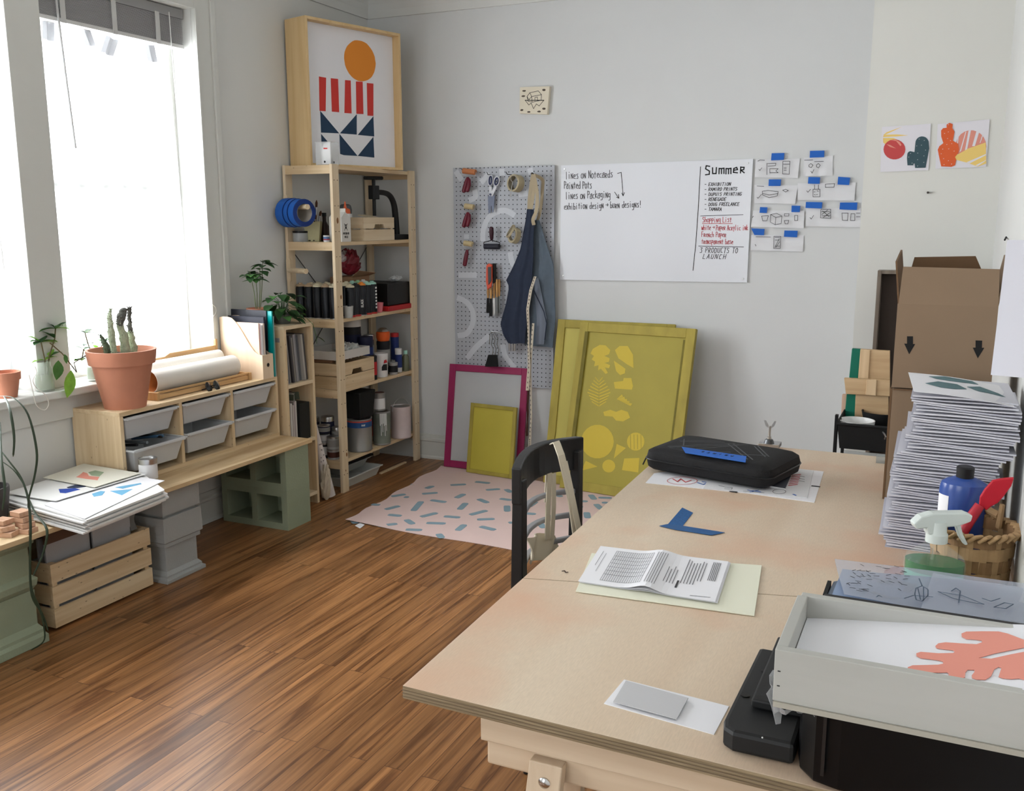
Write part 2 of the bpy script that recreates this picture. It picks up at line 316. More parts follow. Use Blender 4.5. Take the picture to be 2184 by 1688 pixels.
def base(name, p, q, n):
    n = Vector(n); p = Vector(p); q = Vector(q); prof = [(0,0),(.018,0),(.018,.012),(.012,.02),(.012,.105),(.018,.112),(.018,.125),(.008,.132),(.006,.15),(0,.152)]
    k = len(prof); vs = [p+n*a+Z_*z for a, z in prof]+[q+n*a+Z_*z for a, z in prof]
    obj(name, B().add(vs, [(i,(i+1)%k,k+(i+1)%k,k+i) for i in range(k)]+[tuple(range(k)), tuple(reversed(range(k,2*k)))], TRIM), kind='structure')
base('baseboard_back', (0,YB,0), (2.80,YB,0), (0,-1,0)); base('baseboard_left', (0,-2.6,0), (0,YB,0), (1,0,0))
# ---------------------------------------------------------------- windows
GLASS = mat('window_glass', (255,255,255), .02, alpha=.12)
def sheer_mat():
    m = bpy.data.materials.new('sheer_curtain'); m.use_nodes = True; nt = m.node_tree; nt.nodes.remove(nt.nodes['Principled BSDF'])
    t = nt.nodes.new('ShaderNodeBsdfTransparent'); tl = nt.nodes.new('ShaderNodeBsdfTranslucent'); df = nt.nodes.new('ShaderNodeBsdfDiffuse')
    tl.inputs[0].default_value = (.85,.87,.9,1); df.inputs[0].default_value = (.8,.8,.8,1)
    a = nt.nodes.new('ShaderNodeMixShader'); a.inputs[0].default_value = .35; nt.links.new(tl.outputs[0], a.inputs[1]); nt.links.new(df.outputs[0], a.inputs[2])
    c = nt.nodes.new('ShaderNodeMixShader'); c.inputs[0].default_value = .38; nt.links.new(t.outputs[0], c.inputs[1]); nt.links.new(a.outputs[0], c.inputs[2])
    nt.links.new(c.outputs[0], nt.nodes['Material Output'].inputs[0]); return m
SHEER = sheer_mat()
def window(name, y0, y1):
    b = B(); xg = -.14
    for (a, c) in (((xg-.02,y0,ZS),(xg+.02,y0+.04,ZT)), ((xg-.02,y1-.04,ZS),(xg+.02,y1,ZT)), ((xg-.02,y0+.04,ZT-.05),(xg+.02,y1-.04,ZT)), ((xg-.02,y0+.04,ZS),(xg+.02,y1-.04,ZS+.05)), ((xg-.02,y0+.04,1.56),(xg+.02,y1-.04,1.60))):
        b.box(a, c, TRIM)
    w = obj(name, b, kind='structure')
    obj('glass', B().box((xg-.003,y0+.04,ZS+.05), (xg+.003,y1-.04,ZT-.05), GLASS), w)
    return w
window('window_1', *W1); window('window_2', *W2); window('window_added', *W3)  # the third window is made up, out of view
# casing boards round the pair of windows
b = B(); cx = .022
b.box((0,W1[1],ZS), (cx,W1[1]+.115,ZT+.12), TRIM); b.box((cx,W1[1]+.095,ZS), (cx+.012,W1[1]+.125,ZT+.13), TRIM); b.box((cx,W1[1],ZS), (cx+.006,W1[1]+.014,ZT), TRIM)
b.box((0,W2[1],ZS), (cx,W1[0],ZT), TRIM); b.box((0,W2[0]-.12,ZS), (cx,W2[0],ZT+.12), TRIM)
b.box((0,W2[0],ZT), (cx,W1[1],ZT+.12), TRIM); b.box((0,W2[0]-.13,ZT+.12), (cx+.012,W1[1]+.13,ZT+.15), TRIM)
obj('trim_3', b, kind='structure', bevel=.002)
obj('trim_4', B().box((-.2,W2[0]+.001,ZS-.03), (.0,W2[1]-.001,ZS), TRIM).box((-.2,W1[0]+.001,ZS-.03), (.0,W1[1]-.001,ZS), TRIM).box((.0,W2[0]-.16,ZS-.03), (.085,W1[1]+.16,ZS), TRIM), kind='structure', bevel=.006)
obj('trim_5', B().box((0,W2[0]-.13,ZS-.13), (.02,W1[1]+.125,ZS-.03), TRIM), kind='structure', bevel=.003)
b = B(); b.box((0,W3[0]-.12,ZS-.03), (.03,W3[0],ZT+.12), TRIM); b.box((0,W3[1],ZS-.03), (.03,W3[1]+.12,ZT+.12), TRIM); b.box((0,W3[0],ZT), (.03,W3[1],ZT+.12), TRIM); b.box((-.2,W3[0]+.001,ZS-.03), (0,W3[1]-.001,ZS), TRIM); b.box((0,W3[0]-.15,ZS-.03), (.085,W3[1]+.15,ZS), TRIM)
obj('trim_6', b, kind='structure')  # casing of the added unseen window
# door casing on the right wall, beside the near end of the table
obj('trim_7', B().box((XW-.012,1.3,0), (XW,1.95,1.02), TRIM), kind='structure', bevel=.003)
# ================================================================ window dressing
def slab(name, a, c, m, parent=None, **k): return obj(name, B().box(a, c, m), parent, **k)
def blind(y0, y1, lab, wand=True):
    r = root('venetian_blind', ((-.06), (y0+y1)/2, 2.2), lab, 'blind')
    slab('headrail', (-.085,y0,2.325), (-.035,y1,2.365), mat('blind_grey', (150,150,150), .4), r)
    b = B()
    for i in range(26): b.box((-.085,y0+.005,2.215+i*.0042), (-.037,y1-.005,2.2172+i*.0042), mat('blind_slats', (168,168,168), .5))
    obj('slat_stack', b, r); slab('bottom_rail', (-.087,y0+.004,2.198), (-.035,y1-.004,2.213), mat('blind_rail', (205,205,203), .4), r)
    for t in (.18, .5, .8):
        y = y0+(y1-y0)*t; obj('ladder_tape', B().box((-.0335,y-.012,2.196), (-.031,y+.012,2.33), mat('ladder_tape', (196,196,194), .8)), r)
    if wand:
        obj('tilt_wand', B().tube([(-.028,y0+.11,2.33),(-.024,y0+.125,2.0),(-.02,y0+.14,1.72)], .0045, mat('wand', (190,190,190), .3), 6), r)
    P = [(-.03,y1-.09,2.34),(-.03,y1-.085,2.1),(-.025,y1-.07,1.6),(-.02,y1-.06,1.25)]
    obj('lift_cord', B().tube(P, .0022, WHITE, 5), r)
blind(W1[0]+.01, W1[1]-.01, 'raised grey venetian blind at the top of the window nearer the corner')
blind(W2[0]+.01, W2[1]-.01, 'raised grey venetian blind at the top of the left window, cut off by the frame', False)
def curtain(fn, name, lab, nu=60, nv=14):
    b = B().grid(fn, nu, nv, SHEER); return obj(name, b, None, lab, 'curtain')
def c1(u, v):
    y = 2.72+.74*u; z = .80+1.42*v - (.05*abs(sin(u*9)) if v == 1 else 0)
    return (-.095+.012*sin(u*40)*(.4+.6*(1-v)) - .01*v, y+.01*sin(v*5+u*12), z)
curtain(c1, 'sheer_curtain', 'thin white sheer curtain hung flat over the window nearer the corner')
def c2(u, v):
    z = .80+1.45*v; w = .10+.62*v**2.0
    return (-.07+.022*sin(u*46)*(1.2-v), 2.47-w*(1-u)+.02*sin(v*4), z)
curtain(c2, 'sheer_curtain', 'white sheer curtain gathered to one side of the left window, foot on the sill')
b = None
for k, (y, z, w, h, a) in enumerate(((2.80,2.165,.05,.07,.1),(2.99,2.17,.045,.06,-.4),(3.10,2.155,.06,.07,.5),(3.33,2.16,.05,.07,-.2))):
    obj('curtain_tab', B().grid(lambda u,v: (-.083+.01*sin(u*7), y+(u-.5)*w+(v-.5)*h*a, z+(v-.5)*h-.3*a*(u-.5)*w), 4, 4, mat('tab_white',(186,188,192),.8,alpha=.8), .0008), bpy.data.objects['sheer_curtain'])
# ================================================================ window sill
def pot(name, c, r, h, lab=None, cat=None, parent=None, rim=.22, m=CLAY, soil=True, taper=.68):
    c = Vector(c); R = r; w = R*.93; t = R*.07
    prof = [(R*taper,0),(w*.97,h*(1-rim)),(R,h*(1-rim)+.001),(R,h),(R-t,h),(R-t*1.6,h*(1-rim*.7)),(.001,h*(1-rim*.75))]
    b = B().lathe(c, prof, m, 36, capt=False); 
    o = obj(name, b, parent, lab, cat)
    return o
def leaf(b, p, d, L, w, m, droop=.3, up=Z_, fold=.15):
    p = Vector(p); d = Vector(d).normalized(); s = d.cross(up); s = s.normalized() if s.length > .01 else X_; n = s.cross(d)
    prof = (0,.55,.9,1,.85,.5,.02); k = len(prof)
    c = [p + d*(L*i/(k-1)) - Z_*(droop*L*(i/(k-1))**2) for i in range(k)]
    vs = []; fs = []
    for i in range(k):
        h = w*prof[i]/2; vs += [c[i]-s*h+n*fold*h*1.4, c[i], c[i]+s*h+n*fold*h*1.4]
    N = len(vs); vs += [v - n*.0008 for v in vs]
    for i in range(k-1):
        a = i*3
        for j in (0,1):
            f = (a+j, a+j+1, a+j+4, a+j+3); fs += [f, tuple(N+x for x in reversed(f))]
    b.add(vs, fs, m, True)
r = root('flower_pot', PX(.02, 12, 843), 'small empty terracotta pot on the window sill at the left edge', 'pot')
c = Vector((.012, 2.395, ZS)); r.location = c; r['_w'] = list(c)
obj('pot_body', B().lathe(c, [(.036,0),(.048,.066),(.053,.067),(.055,.096),(.050,.096),(.045,.06),(.001,.02)], CLAY, 30, capt=False), r)
# jar with cuttings
JAR = mat('jar_glass', (225,238,225), .03, alpha=.28, spec=.8); WATER = mat('jar_water', (190,205,165), .05, alpha=.45)
def jar(c, r_, h, lab, seed, kinds, n=7, L=.05):
    c = Vector(c); R = root('glass_jar', c, lab, 'jar'); rnd = random.Random(seed)
    obj('jar_body', B().lathe(c, [(r_*.95,0),(r_,.01),(r_,h*.75),(r_*.8,h*.85),(r_*.8,h),(r_*.76,h),(r_*.76,h*.84),(r_*.96,h*.74),(r_*.96,.008),(.001,.006)], JAR, 24, capt=False), R)
    obj('water', B().lathe(c+Z_*.009, [(r_*.93,0),(r_*.93,h*.5),(.001,h*.5)], WATER, 24, capt=False), R)
    st = B(); lf = B()
    for q in kinds:
        pts = [c + Vector(p) for p in q]; st.tube(pts, .0025, mat('stem_brown', (96,84,52), .7), 6)
        for i in range(1, len(pts)):
            for kk in range(n if i == len(pts)-1 else 2):
                a = rnd.uniform(0, 2*pi); leaf(lf, pts[i], (cos(a)*.4+.0, sin(a), rnd.uniform(.1,.7)), L*rnd.uniform(.8,1.25), L*.5, GREEN[rnd.choice(('mid','dark','mid','light'))], .3)
    obj('stems', st, R); obj('leaves', lf, R); return R
jar((.035, 2.545, ZS), .034, .115, 'glass jar of water with leafy green cuttings, on the sill by the mullion', 3, [[(0,0,.01),(.0,.01,.12),(0,.0,.19)],[(0,.01,.02),(0,.03,.13),(.01,.055,.2),(0,.07,.235)]], 8, .062)
jar((.015, 2.80, ZS), .03, .10, 'glass jar with trailing green vine, on the sill behind the cactus pot', 5, [[(0,0,.01),(.0,0,.10),(0,-.02,.155),(0,-.03,.20)],[(0,0,.02),(.01,-.03,.11),(.03,-.07,.14),(.05,-.10,.10)],[(0,0,.02),(0,.03,.12),(0,.06,.15)]], 5, .05)
# the one big hanging leaf and the vine
r = root('trailing_vine', (.08,2.60,ZS), 'trailing vine with one large bright leaf hanging over the sill edge', 'plant')
P = [Vector((.075,2.55,ZS+.19)),Vector((.08,2.60,ZS+.14)),Vector((.085,2.64,ZS+.08)),Vector((.082,2.655,ZS+.06)),Vector((.085,2.645,ZS+.10)),Vector((.08,2.72,ZS+.125))]
obj('stem', B().tube(P, .0022, mat('stem_brown',(96,84,52))), r)
b = B(); leaf(b, (.095,2.62,ZS+.075), (.05,-.35,-1), .105, .055, GREEN['light'], .05, X_); obj('leaf', b, r)
b = B(); leaf(b, (.09,2.57,ZS+.12), (0,-.25,-1), .07, .05, GREEN['mid'], .1, X_); obj('leaf', b, r); b = B(); leaf(b, (.085,2.66,ZS+.12), (.1,1,-.05), .09, .02, GREEN['grey'], .1); obj('leaf', b, r); b = B(); leaf(b,(.09,2.60,ZS+.14),(.1,.1,-1),.035,.02,GREEN['mid'],.1,X_); obj('leaf', b, r)
# white cord
P = [PX(.09,*q) for q in ((62,800),(70,835),(78,865),(95,875),(104,862),(96,842),(78,828),(70,812),(78,795),(74,782))]
obj('cord', B().tube(smooth_path(P), .0016, mat('cord_white', (225,222,214), .8), 6), None, 'thin white blind cord looping over the front edge of the sill', 'cord')
P = [PX(.03,*q) for q in ((453,650),(459,655),(461,663),(459,670),(455,675))]
obj('cord', B().tube(smooth_path(P), .0015, mat('cord_white', (225,222,214), .8), 6), None, 'short loop of white cord beside the right window casing', 'cord')
# ================================================================ the low bench
PLY = wood('bench_plywood', (220,196,156), (186,152,108), 1, .8, knots=False, fine=20)
ZB = .405
obj('bench_board', B().box((.035,1.25,ZB-.018), (.455,3.655,ZB), PLY), None, 'long plywood bench board resting on painted concrete blocks under the window', 'bench board', bevel=.0015)
SAGE = mat('sage_green_paint', (148,158,134), .75, var=.06, vs=6, bump=.25, bs=120); GREYP = mat('grey_paint', (160,162,160), .75, var=.05, vs=6, bump=.25, bs=120)
def capblock(name, x0, x1, y0, y1, z0, h, m, lab, group, prof):
    """cast concrete block with moulded edge; PROF: (outset, height fraction)"""
    b = B(); vs = []; fs = []
    for o_, t in prof: vs += [(x0,y0-o_,z0+h*t),(x1+o_,y0-o_,z0+h*t),(x1+o_,y1+o_,z0+h*t),(x0,y1+o_,z0+h*t)]
    for i in range(len(prof)-1):
        for k in range(4): fs.append((i*4+k, i*4+(k+1)%4, i*4+4+(k+1)%4, i*4+4+k))
    fs += [(3,2,1,0), tuple(range(len(vs)-4, len(vs)))]
    b.add(vs, fs, m); return obj(name, b, None, lab, 'concrete block', group, bevel=.002)
FOOT = [(.022,0),(.022,.14),(.014,.2),(.014,.26),(0,.36),(0,1)]; LED = [(0,0),(.0,.02),(.012,.06),(.012,.2),(.02,.24),(.02,.34),(.004,.42),(.004,1)]; TOPL = [(0,0),(0,.75),(.012,.8),(.016,.9),(.016,1)]
capblock('concrete_block', .06,.405,1.93,2.13,0,.195,SAGE,'lower sage green moulded block at the left end of the bench','green bench blocks',FOOT)
capblock('concrete_block', .06,.405,1.95,2.12,.195,.192,SAGE,'upper sage green moulded block at the left end of the bench','green bench blocks',[(0,0),(.012,.1),(.016,.22),(0,.3),(0,.8),(.014,.88),(.016,1)])
FO2 = [(.022,0),(.022,.1),(.012,.14),(.012,.2),(0,.3),(0,1)]
capblock('concrete_block', .06,.40,2.735,2.91,0,.145,GREYP,'grey moulded block, lowest of the grey stack by the crate','grey bench blocks',FO2)
capblock('concrete_block', .06,.40,2.735,2.91,.145,.125,GREYP,'grey moulded block in the middle of the grey stack','grey bench blocks',[(.002,0),(.012,.02),(.012,.16),(.02,.2),(.02,.36),(.018,1)])
capblock('concrete_block', .06,.40,2.735,2.91,.27,.117,GREYP,'grey moulded block, topmost of the grey stack under the bench board','grey bench blocks',[(.002,0),(.002,.06),(.016,.1),(.016,1)])
def cinder(z0, lab):
    x0, x1, y0, y1, h = .055, .443, 3.46, 3.635, .1935; b = B(); t = .032; m = SAGE
    w = (x1-x0-3*t)/2
    b.box((x0,y0,z0), (x0+t,y1,z0+h), m); b.box((x1-t,y0,z0), (x1,y1,z0+h), m); b.box((x0+t+w,y0,z0), (x0+2*t+w,y1,z0+h), m)
    for k in (0,1):
        xa = x0+t+k*(w+t); b.box((xa,y0,z0), (xa+w,y1,z0+t), m); b.box((xa,y0,z0+h-t), (xa+w,y1,z0+h), m); b.box((xa,y1-.02,z0+t), (xa+w,y1,z0+h-t), m)
    return obj('cinder_block', b, None, lab, 'cinder block', 'cinder blocks under the far end of the bench')
cinder(0, 'sage green two-cell cinder block on the floor under the far bench end'); cinder(.1935, 'sage green two-cell cinder block directly under the far bench end, upper of two')
# ---------------------------------------------------------------- slatted crate with frames in it
def crate(x0, x1, y0, y1, z0, h, lab, n=3, gap=.012, hole=False, th=.009, name='slatted_crate', m=None):
    r = root(name, ((x0+x1)/2,(y0+y1)/2,z0), lab, 'crate'); m = m or PINE
    sh = (h-gap*(n-1))/n; P2 = .02
    for i in range(n):
        z = z0+i*(sh+gap)
        for xx in (x0, x1-th):
            if hole and i == n-1:
                yc = (y0+y1)/2; a = .055; hh = sh*.38
                pts = [(xx,y0,z),(xx,yc-a,z),(xx,yc-a*.75,z+hh),(xx,yc+a*.75,z+hh),(xx,yc+a,z),(xx,y1,z),(xx,y1,z+sh),(xx,y0,z+sh)]
                obj('slat', B().prism(pts, (th,0,0), m[1]), r)
            else: obj('slat', B().box((xx,y0,z), (xx+th,y1,z+sh), m[1]), r)
        for yy in (y0, y1-th): obj('slat', B().box((x0+th,yy,z), (x1-th,yy+th,z+sh), m[0]), r)
    for xx in (x0+th, x1-th-P2):
        for yy in (y0+th, y1-th-P2): obj('corner_post', B().box((xx,yy,z0), (xx+P2,yy+P2,z0+h), m[2]), r)
    obj('crate_floor', B().box((x0+th,y0+th,z0), (x1-th,y1-th,z0+.008), m[1]), r); return r
crate(.10, .385, 2.215, 2.675, .012, .235, 'pine slatted crate on the floor under the bench, holding framed boards', 3, .014)
FB = mat('brown_board', (96,72,58), .6); FG = mat('grey_board', (170,170,172), .6)
for k, (x, h, y0, y1, f, g, lab) in enumerate(((.335,.365,2.235,2.425,FB,FG,'brown and grey picture board at the front left inside the slatted crate'),(.335,.372,2.44,2.62,FB,FG,'brown and grey picture board at the front right inside the slatted crate'),(.28,.375,2.25,2.64,mat('dark_frame',(44,36,34)),FG,'tall dark-edged frame behind the two boards in the slatted crate'))):
    r = root('picture_board', (x,(y0+y1)/2,.03), lab, 'picture frame')
    obj('board', B().box((x,y0,.03), (x+.008,y1,h-.055), g), r); obj('frame_rail', B().box((x-.002,y0,h-.055), (x+.012,y1,h-.012), f), r)
    obj('frame_rail', B().box((x-.002,y0,h-.012), (x+.012,y1,h+.01), mat('taupe_edge', (140,128,118), .6)), r)
r = root('cloth_strap', (.30,2.635,.35), 'grey cloth strap hanging out between the crate and the grey blocks', 'strap')
obj('strap_cloth', B().grid(lambda u,v: (.34+.012*sin(v*7), 2.625+.03*u+.008*sin(v*5), .385-.14*v), 4, 10, mat('grey_cloth',(120,118,114),.9), .004), r)
# ---------------------------------------------------------------- heap of prints
def sheetp(name, q, z, t, m, lab, cat='print', group=None, wave=.0, parent=None, seed=1, nu=14, nv=10):
    """a paper sheet whose corners lie at the given plan points"""
    q = [Vector((p[0],p[1],0)) for p in q]; rnd = random.Random(seed); ph = rnd.uniform(0,6)
    def fn(u, v):
        p = q[0]*(1-u)*(1-v)+q[1]*u*(1-v)+q[2]*u*v+q[3]*(1-u)*v
        e = .0015*sin(u*31+ph)*(1 if v in (0,1) else 0)
        return (p.x+e, p.y+.0015*sin(v*29+ph)*(1 if u in (0,1) else 0), z+wave*(.5+.5*sin(u*4+ph))*(.3+v))
    b = B().grid(fn, nu, nv, m, t, False); return obj(name, b, parent, lab, cat, group)
DECK = mat('deckle_paper', (226,226,224), .85, var=.015, vs=20)
def pq(z, *px): return [PZ(z, *p) for p in px]
zt = ZB+.052
for i in range(7):
    z = ZB+.007*(i+1); k = .006*((i*37)%5-2)
    q = pq(zt, (5,1062),(185,1112),(352,1047),(300,1008)); q = [Vector((max(.05,p.x+k*.6), p.y+k, 0)) for p in q]
    sheetp('paper_print', [q[0],q[1],q[2],q[3]][::-1], z, .0052, DECK, 'deckle edged sheet in the thick print pile on the bench, below the top prints', 'print', 'sheets in the bench print pile', seed=i)
q = pq(zt+.004, (95,1078),(180,1108),(350,1026),(240,1010)); sheetp('paper_print', q[::-1], zt+.003, .002, PAPER, 'white print with pale blue triangles, right side of the bench print pile', seed=11, wave=.001)
top1 = sheetp('paper_print', pq(zt+.010, (12,1052),(118,1070),(312,1012),(180,1000))[::-1], zt+.009, .002, DECK, 'white print with dark blue shape, left side of the bench print pile', seed=12, wave=.001)
top2 = sheetp('paper_print', pq(zt+.016, (92,1020),(202,1040),(300,1010),(178,990))[::-1], zt+.015, .002, mat('cream_print',(222,220,206),.85), 'cream print with coral and green shapes, on top of the bench print pile', seed=13, wave=.001)
def shape(parent, z, m, *px, name='printed_shape', t=.0008):
    return obj(name, B().prism([PZ(z,*p) for p in px][::-1], (0,0,t), m), parent)
def shape2(z, m, px): return ([PZ(z,*p) for p in px][::-1], m)
def shapes(parent, z, items, name='printed_shapes', t=.0007):
    b = B()
    for m, px in items:
        P = [PZ(z,*p) for p in px]
        a = sum((P[i].x*P[(i+1)%len(P)].y-P[(i+1)%len(P)].x*P[i].y) for i in range(len(P)))
        if a < 0: P = P[::-1]
        b.prism(P, (0,0,t), m)
    return obj(name, b, parent)
CORAL = mat('coral_ink', (222,146,130), .7); NAVY = mat('navy_ink', (38,52,78), .7); SKY = mat('sky_ink', (108,170,205), .7); COB = mat('cobalt_ink', (35,70,160), .7); SAG2 = mat('sage_ink', (150,168,140), .7)
shapes(top2, zt+.0168, [(CORAL,[(155,1012),(172,1006),(186,1010),(190,1016),(212,1018),(208,1025),(182,1022),(158,1018)]),(SAG2,[(188,1008),(203,1004),(222,1008),(212,1017),(195,1015)]),(INK,[(146,1010),(152,1003),(166,1005),(160,1012),(150,1016)])])
shapes(top1, zt+.0108, [(COB,[(125,1044),(160,1042),(172,1045),(140,1053),(128,1052)]),(NAVY,[(142,1040),(160,1035),(182,1035),(184,1039),(165,1042),(145,1042)])])
b = B()
for m, px in ((SKY,[(235,1048),(283,1044),(260,1057)]),(SKY,[(196,1054),(215,1048),(224,1049),(218,1057),(200,1060)]),(SKY,[(246,1040),(300,1031),(302,1033),(262,1043)])):
    b.prism([PZ(zt+.0052,*p) for p in px], (0,0,.0007), m)
obj('printed_shapes', b, bpy.data.objects['paper_print.007'])
# ---------------------------------------------------------------- dark pot with long drooping blades, toy blocks, saucer
_yp = PX(.20, 10, 1040).y-.068; r = root('potted_plant', (.20,_yp,ZB), 'dark pot at the left edge with long thin drooping blades', 'plant')
obj('pot', B().lathe((.20,_yp,ZB), [(.055,0),(.07,.11),(.07,.125),(.062,.125),(.058,.09),(.001,.08)], mat('charcoal_pot',(66,62,62),.6), 28, capt=False), r)
def blade(b, px, x, w=.006, m=None):
    P = smooth_path([PX(xx,*q) for xx, q in zip(x, px)], 5)
    b.tube(P, [w*.3]+[w*(1-.4*abs(2*i/(len(P)-1)-1)) for i in range(1,len(P)-1)]+[.0006], m or GREEN['dark'], 6, flat=.35)
BL = mat('blade_leaf', (52,66,48), .5, var=.2, vs=20)
for px in (((0,845),(30,850),(60,885),(78,960),(75,1010),(62,1060),(60,1085)),((0,960),(20,985),(45,1020),(60,1065),(65,1120),(64,1200),(68,1270),(90,1310),(103,1347)),((5,985),(35,1010),(60,1060),(64,1150),(66,1250),(85,1300),(95,1345),(92,1370),(65,1388)),((0,900),(3,980),(10,1040),(5,1090)),((62,1065),(75,1095),(100,1130),(92,1180),(70,1230)),((8,845),(20,870),(30,930),(28,975))):
    b = B(); n = len(px); blade(b, px, [.28+.20*min(1,i/(n-1)*2.1) for i in range(n)], .0045, BL); obj('blade', b, r)
BW = wood('toy_block_wood', (214,176,148), (196,152,122), 0, 2, knots=False)
for k, (px, py, z, a) in enumerate(((52,1143,0,.15),(48,1130,1,-.2),(42,1118,2,.1),(38,1106,3,-.05),(12,1150,0,.3),(5,1138,1,-.3),(0,1124,2,.1))):
    c = PZ(ZB+.018*z, px, py); M = Matrix.Translation(c+Vector((-.02,.03,0))) @ Matrix.Rotation(a,4,'Z')
    obj('toy_block', B().box((-.025,-.025,0), (.025,.02,.0165), BW, M), None, 'small wooden toy block in the low heap at the left end of the bench', 'toy block', 'wooden toy blocks on the bench', bevel=.001)
obj('saucer', B().lathe((.16,2.04,ZB), [(.03,0),(.045,.012),(.043,.012),(.029,.003),(.001,.003)], WHITE, 28, capt=False), None, 'small white saucer on the bench behind the wooden toy blocks', 'saucer')
# ---------------------------------------------------------------- drawer unit with six bins
ux0, ux1, uy0, uy1, uz0, uz1 = .012, .272, 2.675, 3.645, ZB, ZB+.293
r = root('storage_unit', ((ux0+ux1)/2,(uy0+uy1)/2,uz0), 'low pine storage unit with six openings for bins, standing on the bench', 'storage unit')
T = .017
slab('top_panel', (ux0,uy0,uz1-T), (ux1,uy1,uz1), PINE[1], r, bevel=.001); slab('bottom_panel', (ux0,uy0,uz0), (ux1,uy1,uz0+T), PINE[1], r)
cw = (uy1-uy0-4*T)/3
for k in range(4):
    y = uy0+k*(cw+T); slab('side_panel' if k in (0,3) else 'divider', (ux0,y,uz0+T), (ux1,y+T,uz1-T), PINE[2], r)
    for zz in (.03,.15):
        if k: slab('runner', (ux0+.01,y-.008,uz0+zz+.092), (ux1-.02,y,uz0+zz+.099), PINEL[0], r)
BIN = mat('bin_plastic', (196,198,200), .35, spec=.5)
def binn(y0, z0, pull, lab, junk=None):
    y1 = y0+cw; x1 = ux1-.008+pull; x0 = x1-.23; h = .088; c = root('storage_bin', ((x0+x1)/2,(y0+y1)/2,z0), lab, 'bin', 'white bins in the pine storage unit')
    g = .014; s = .022; t = .003
    bo = [(x0+s,y0+g+s,z0),(x1-s,y0+g+s,z0),(x1-s,y1-g-s,z0),(x0+s,y1-g-s,z0)]; to = [(x0,y0+g,z0+h),(x1,y0+g,z0+h),(x1,y1-g,z0+h),(x0,y1-g,z0+h)]
    b = B(); b.add(bo+to, [(0,3,2,1),(0,1,5,4),(1,2,6,5),(2,3,7,6),(3,0,4,7)], BIN)
    bi = [(p[0]+(t if i in (0,3) else -t), p[1]+(t if i < 2 else -t), p[2]+t) for i, p in enumerate(bo)]; ti = [(p[0]+(t if i in (0,3) else -t), p[1]+(t if i < 2 else -t), p[2]) for i, p in enumerate(to)]
    b.add(bi+ti, [(0,1,2,3),(4,5,1,0),(5,6,2,1),(6,7,3,2),(7,4,0,3)], BIN)
    obj('bin_body', b, c, bevel=.004)
    rb = B(); e = .010
    rb.box((x0-e,y0+.002,z0+h-.002), (x1+e+.006,y0+g,z0+h+.006), BIN); rb.box((x0-e,y1-g,z0+h-.002), (x1+e+.004,y1-.002,z0+h+.007), BIN)
    rb.box((x0-e,y0+g,z0+h-.002), (x0,y1-g,z0+h+.007), BIN); rb.box((x1,y0+g,z0+h-.006), (x1+e+.004,y1-g,z0+h+.007), BIN)
    obj('rim', rb, c, bevel=.003)
    return c, x0, x1, y1
for k in range(3):
    y0 = uy0+T+k*(cw+T); nm = ('left', 'middle', 'right')[k]
    binn(y0, uz0+.172, .0, f'white plastic bin in the upper row of the pine storage unit, {nm} column')
    binn(y0, uz0+.045, .035 if k == 0 else (.012 if k == 1 else 0), f'white plastic bin in the lower row of the pine storage unit, {nm} column')
rnd = random.Random(4)
for k in range(5):
    y = uy0+T+.05+k*.04; x = ux1-.10+.02*rnd.random(); zz = uz0+.120+.006*k
    obj('marker_pen', B().tube([(x-.06,y,zz),(x+.09,y+rnd.uniform(-.04,.04),zz+.012+.01*(k%2))], .006, mat(('pen_blue','pen_black','pen_grey')[k%3], ((62,92,120),(28,28,32),(120,126,132))[k%3], .4), 8), None,
        ('blue grey','black','grey')[k%3]+' marker pen in the open lower left bin' if k < 3 else ('blue grey','black')[k%3]+' marker pen lying further right in the open lower left bin', 'marker pen', 'pens in the lower left bin')
# silver paint can standing on the bench before the left column
def tin(c, r_, h, lab, cat='paint can', name='paint_can', body=None, label=None, lidm=None, lz=(.15,.75), handle=False, group=None, drip=None):
    c = Vector(c); R = root(name, c, lab, cat, group); body = body or METAL
    obj('can_body', B().lathe(c, [(r_*.97,0),(r_,.003),(r_,.008),(r_*.97,.012),(r_*.97,h-.012),(r_,h-.008),(r_,h-.002),(r_*.93,h-.002),(r_*.93,h-.006)], body, 28, capt=False), R)
    obj('lid', B().lathe(c+Z_*(h-.008), [(r_*.93,0),(r_*.93,.004),(r_*.85,.004),(r_*.82,.001),(.001,.001)], lidm or METAL, 28, capt=False), R)
    if label: obj('paper_label', B().lathe(c+Z_*(h*lz[0]), [(r_*.98,0),(r_*.98,h*(lz[1]-lz[0]))], label, 28, capb=False, capt=False), R)
    if handle:
        P = [c+Vector((cos(t)*r_*1.05*.3, cos(t)*r_*1.05, h*.86+sin(t)*r_*1.15)) for t in [pi*k/12 for k in range(13)]]
        obj('wire_handle', B().tube(P, .0018, METAL, 6), R)
    return R
tin(PZ(ZB, 325, 1043)+Vector((-.035,.02,0)), .036, .118, 'silver paint can with a white label, on the bench before the bins', label=mat('label_white',(225,225,226),.6), lz=(.3,.8))
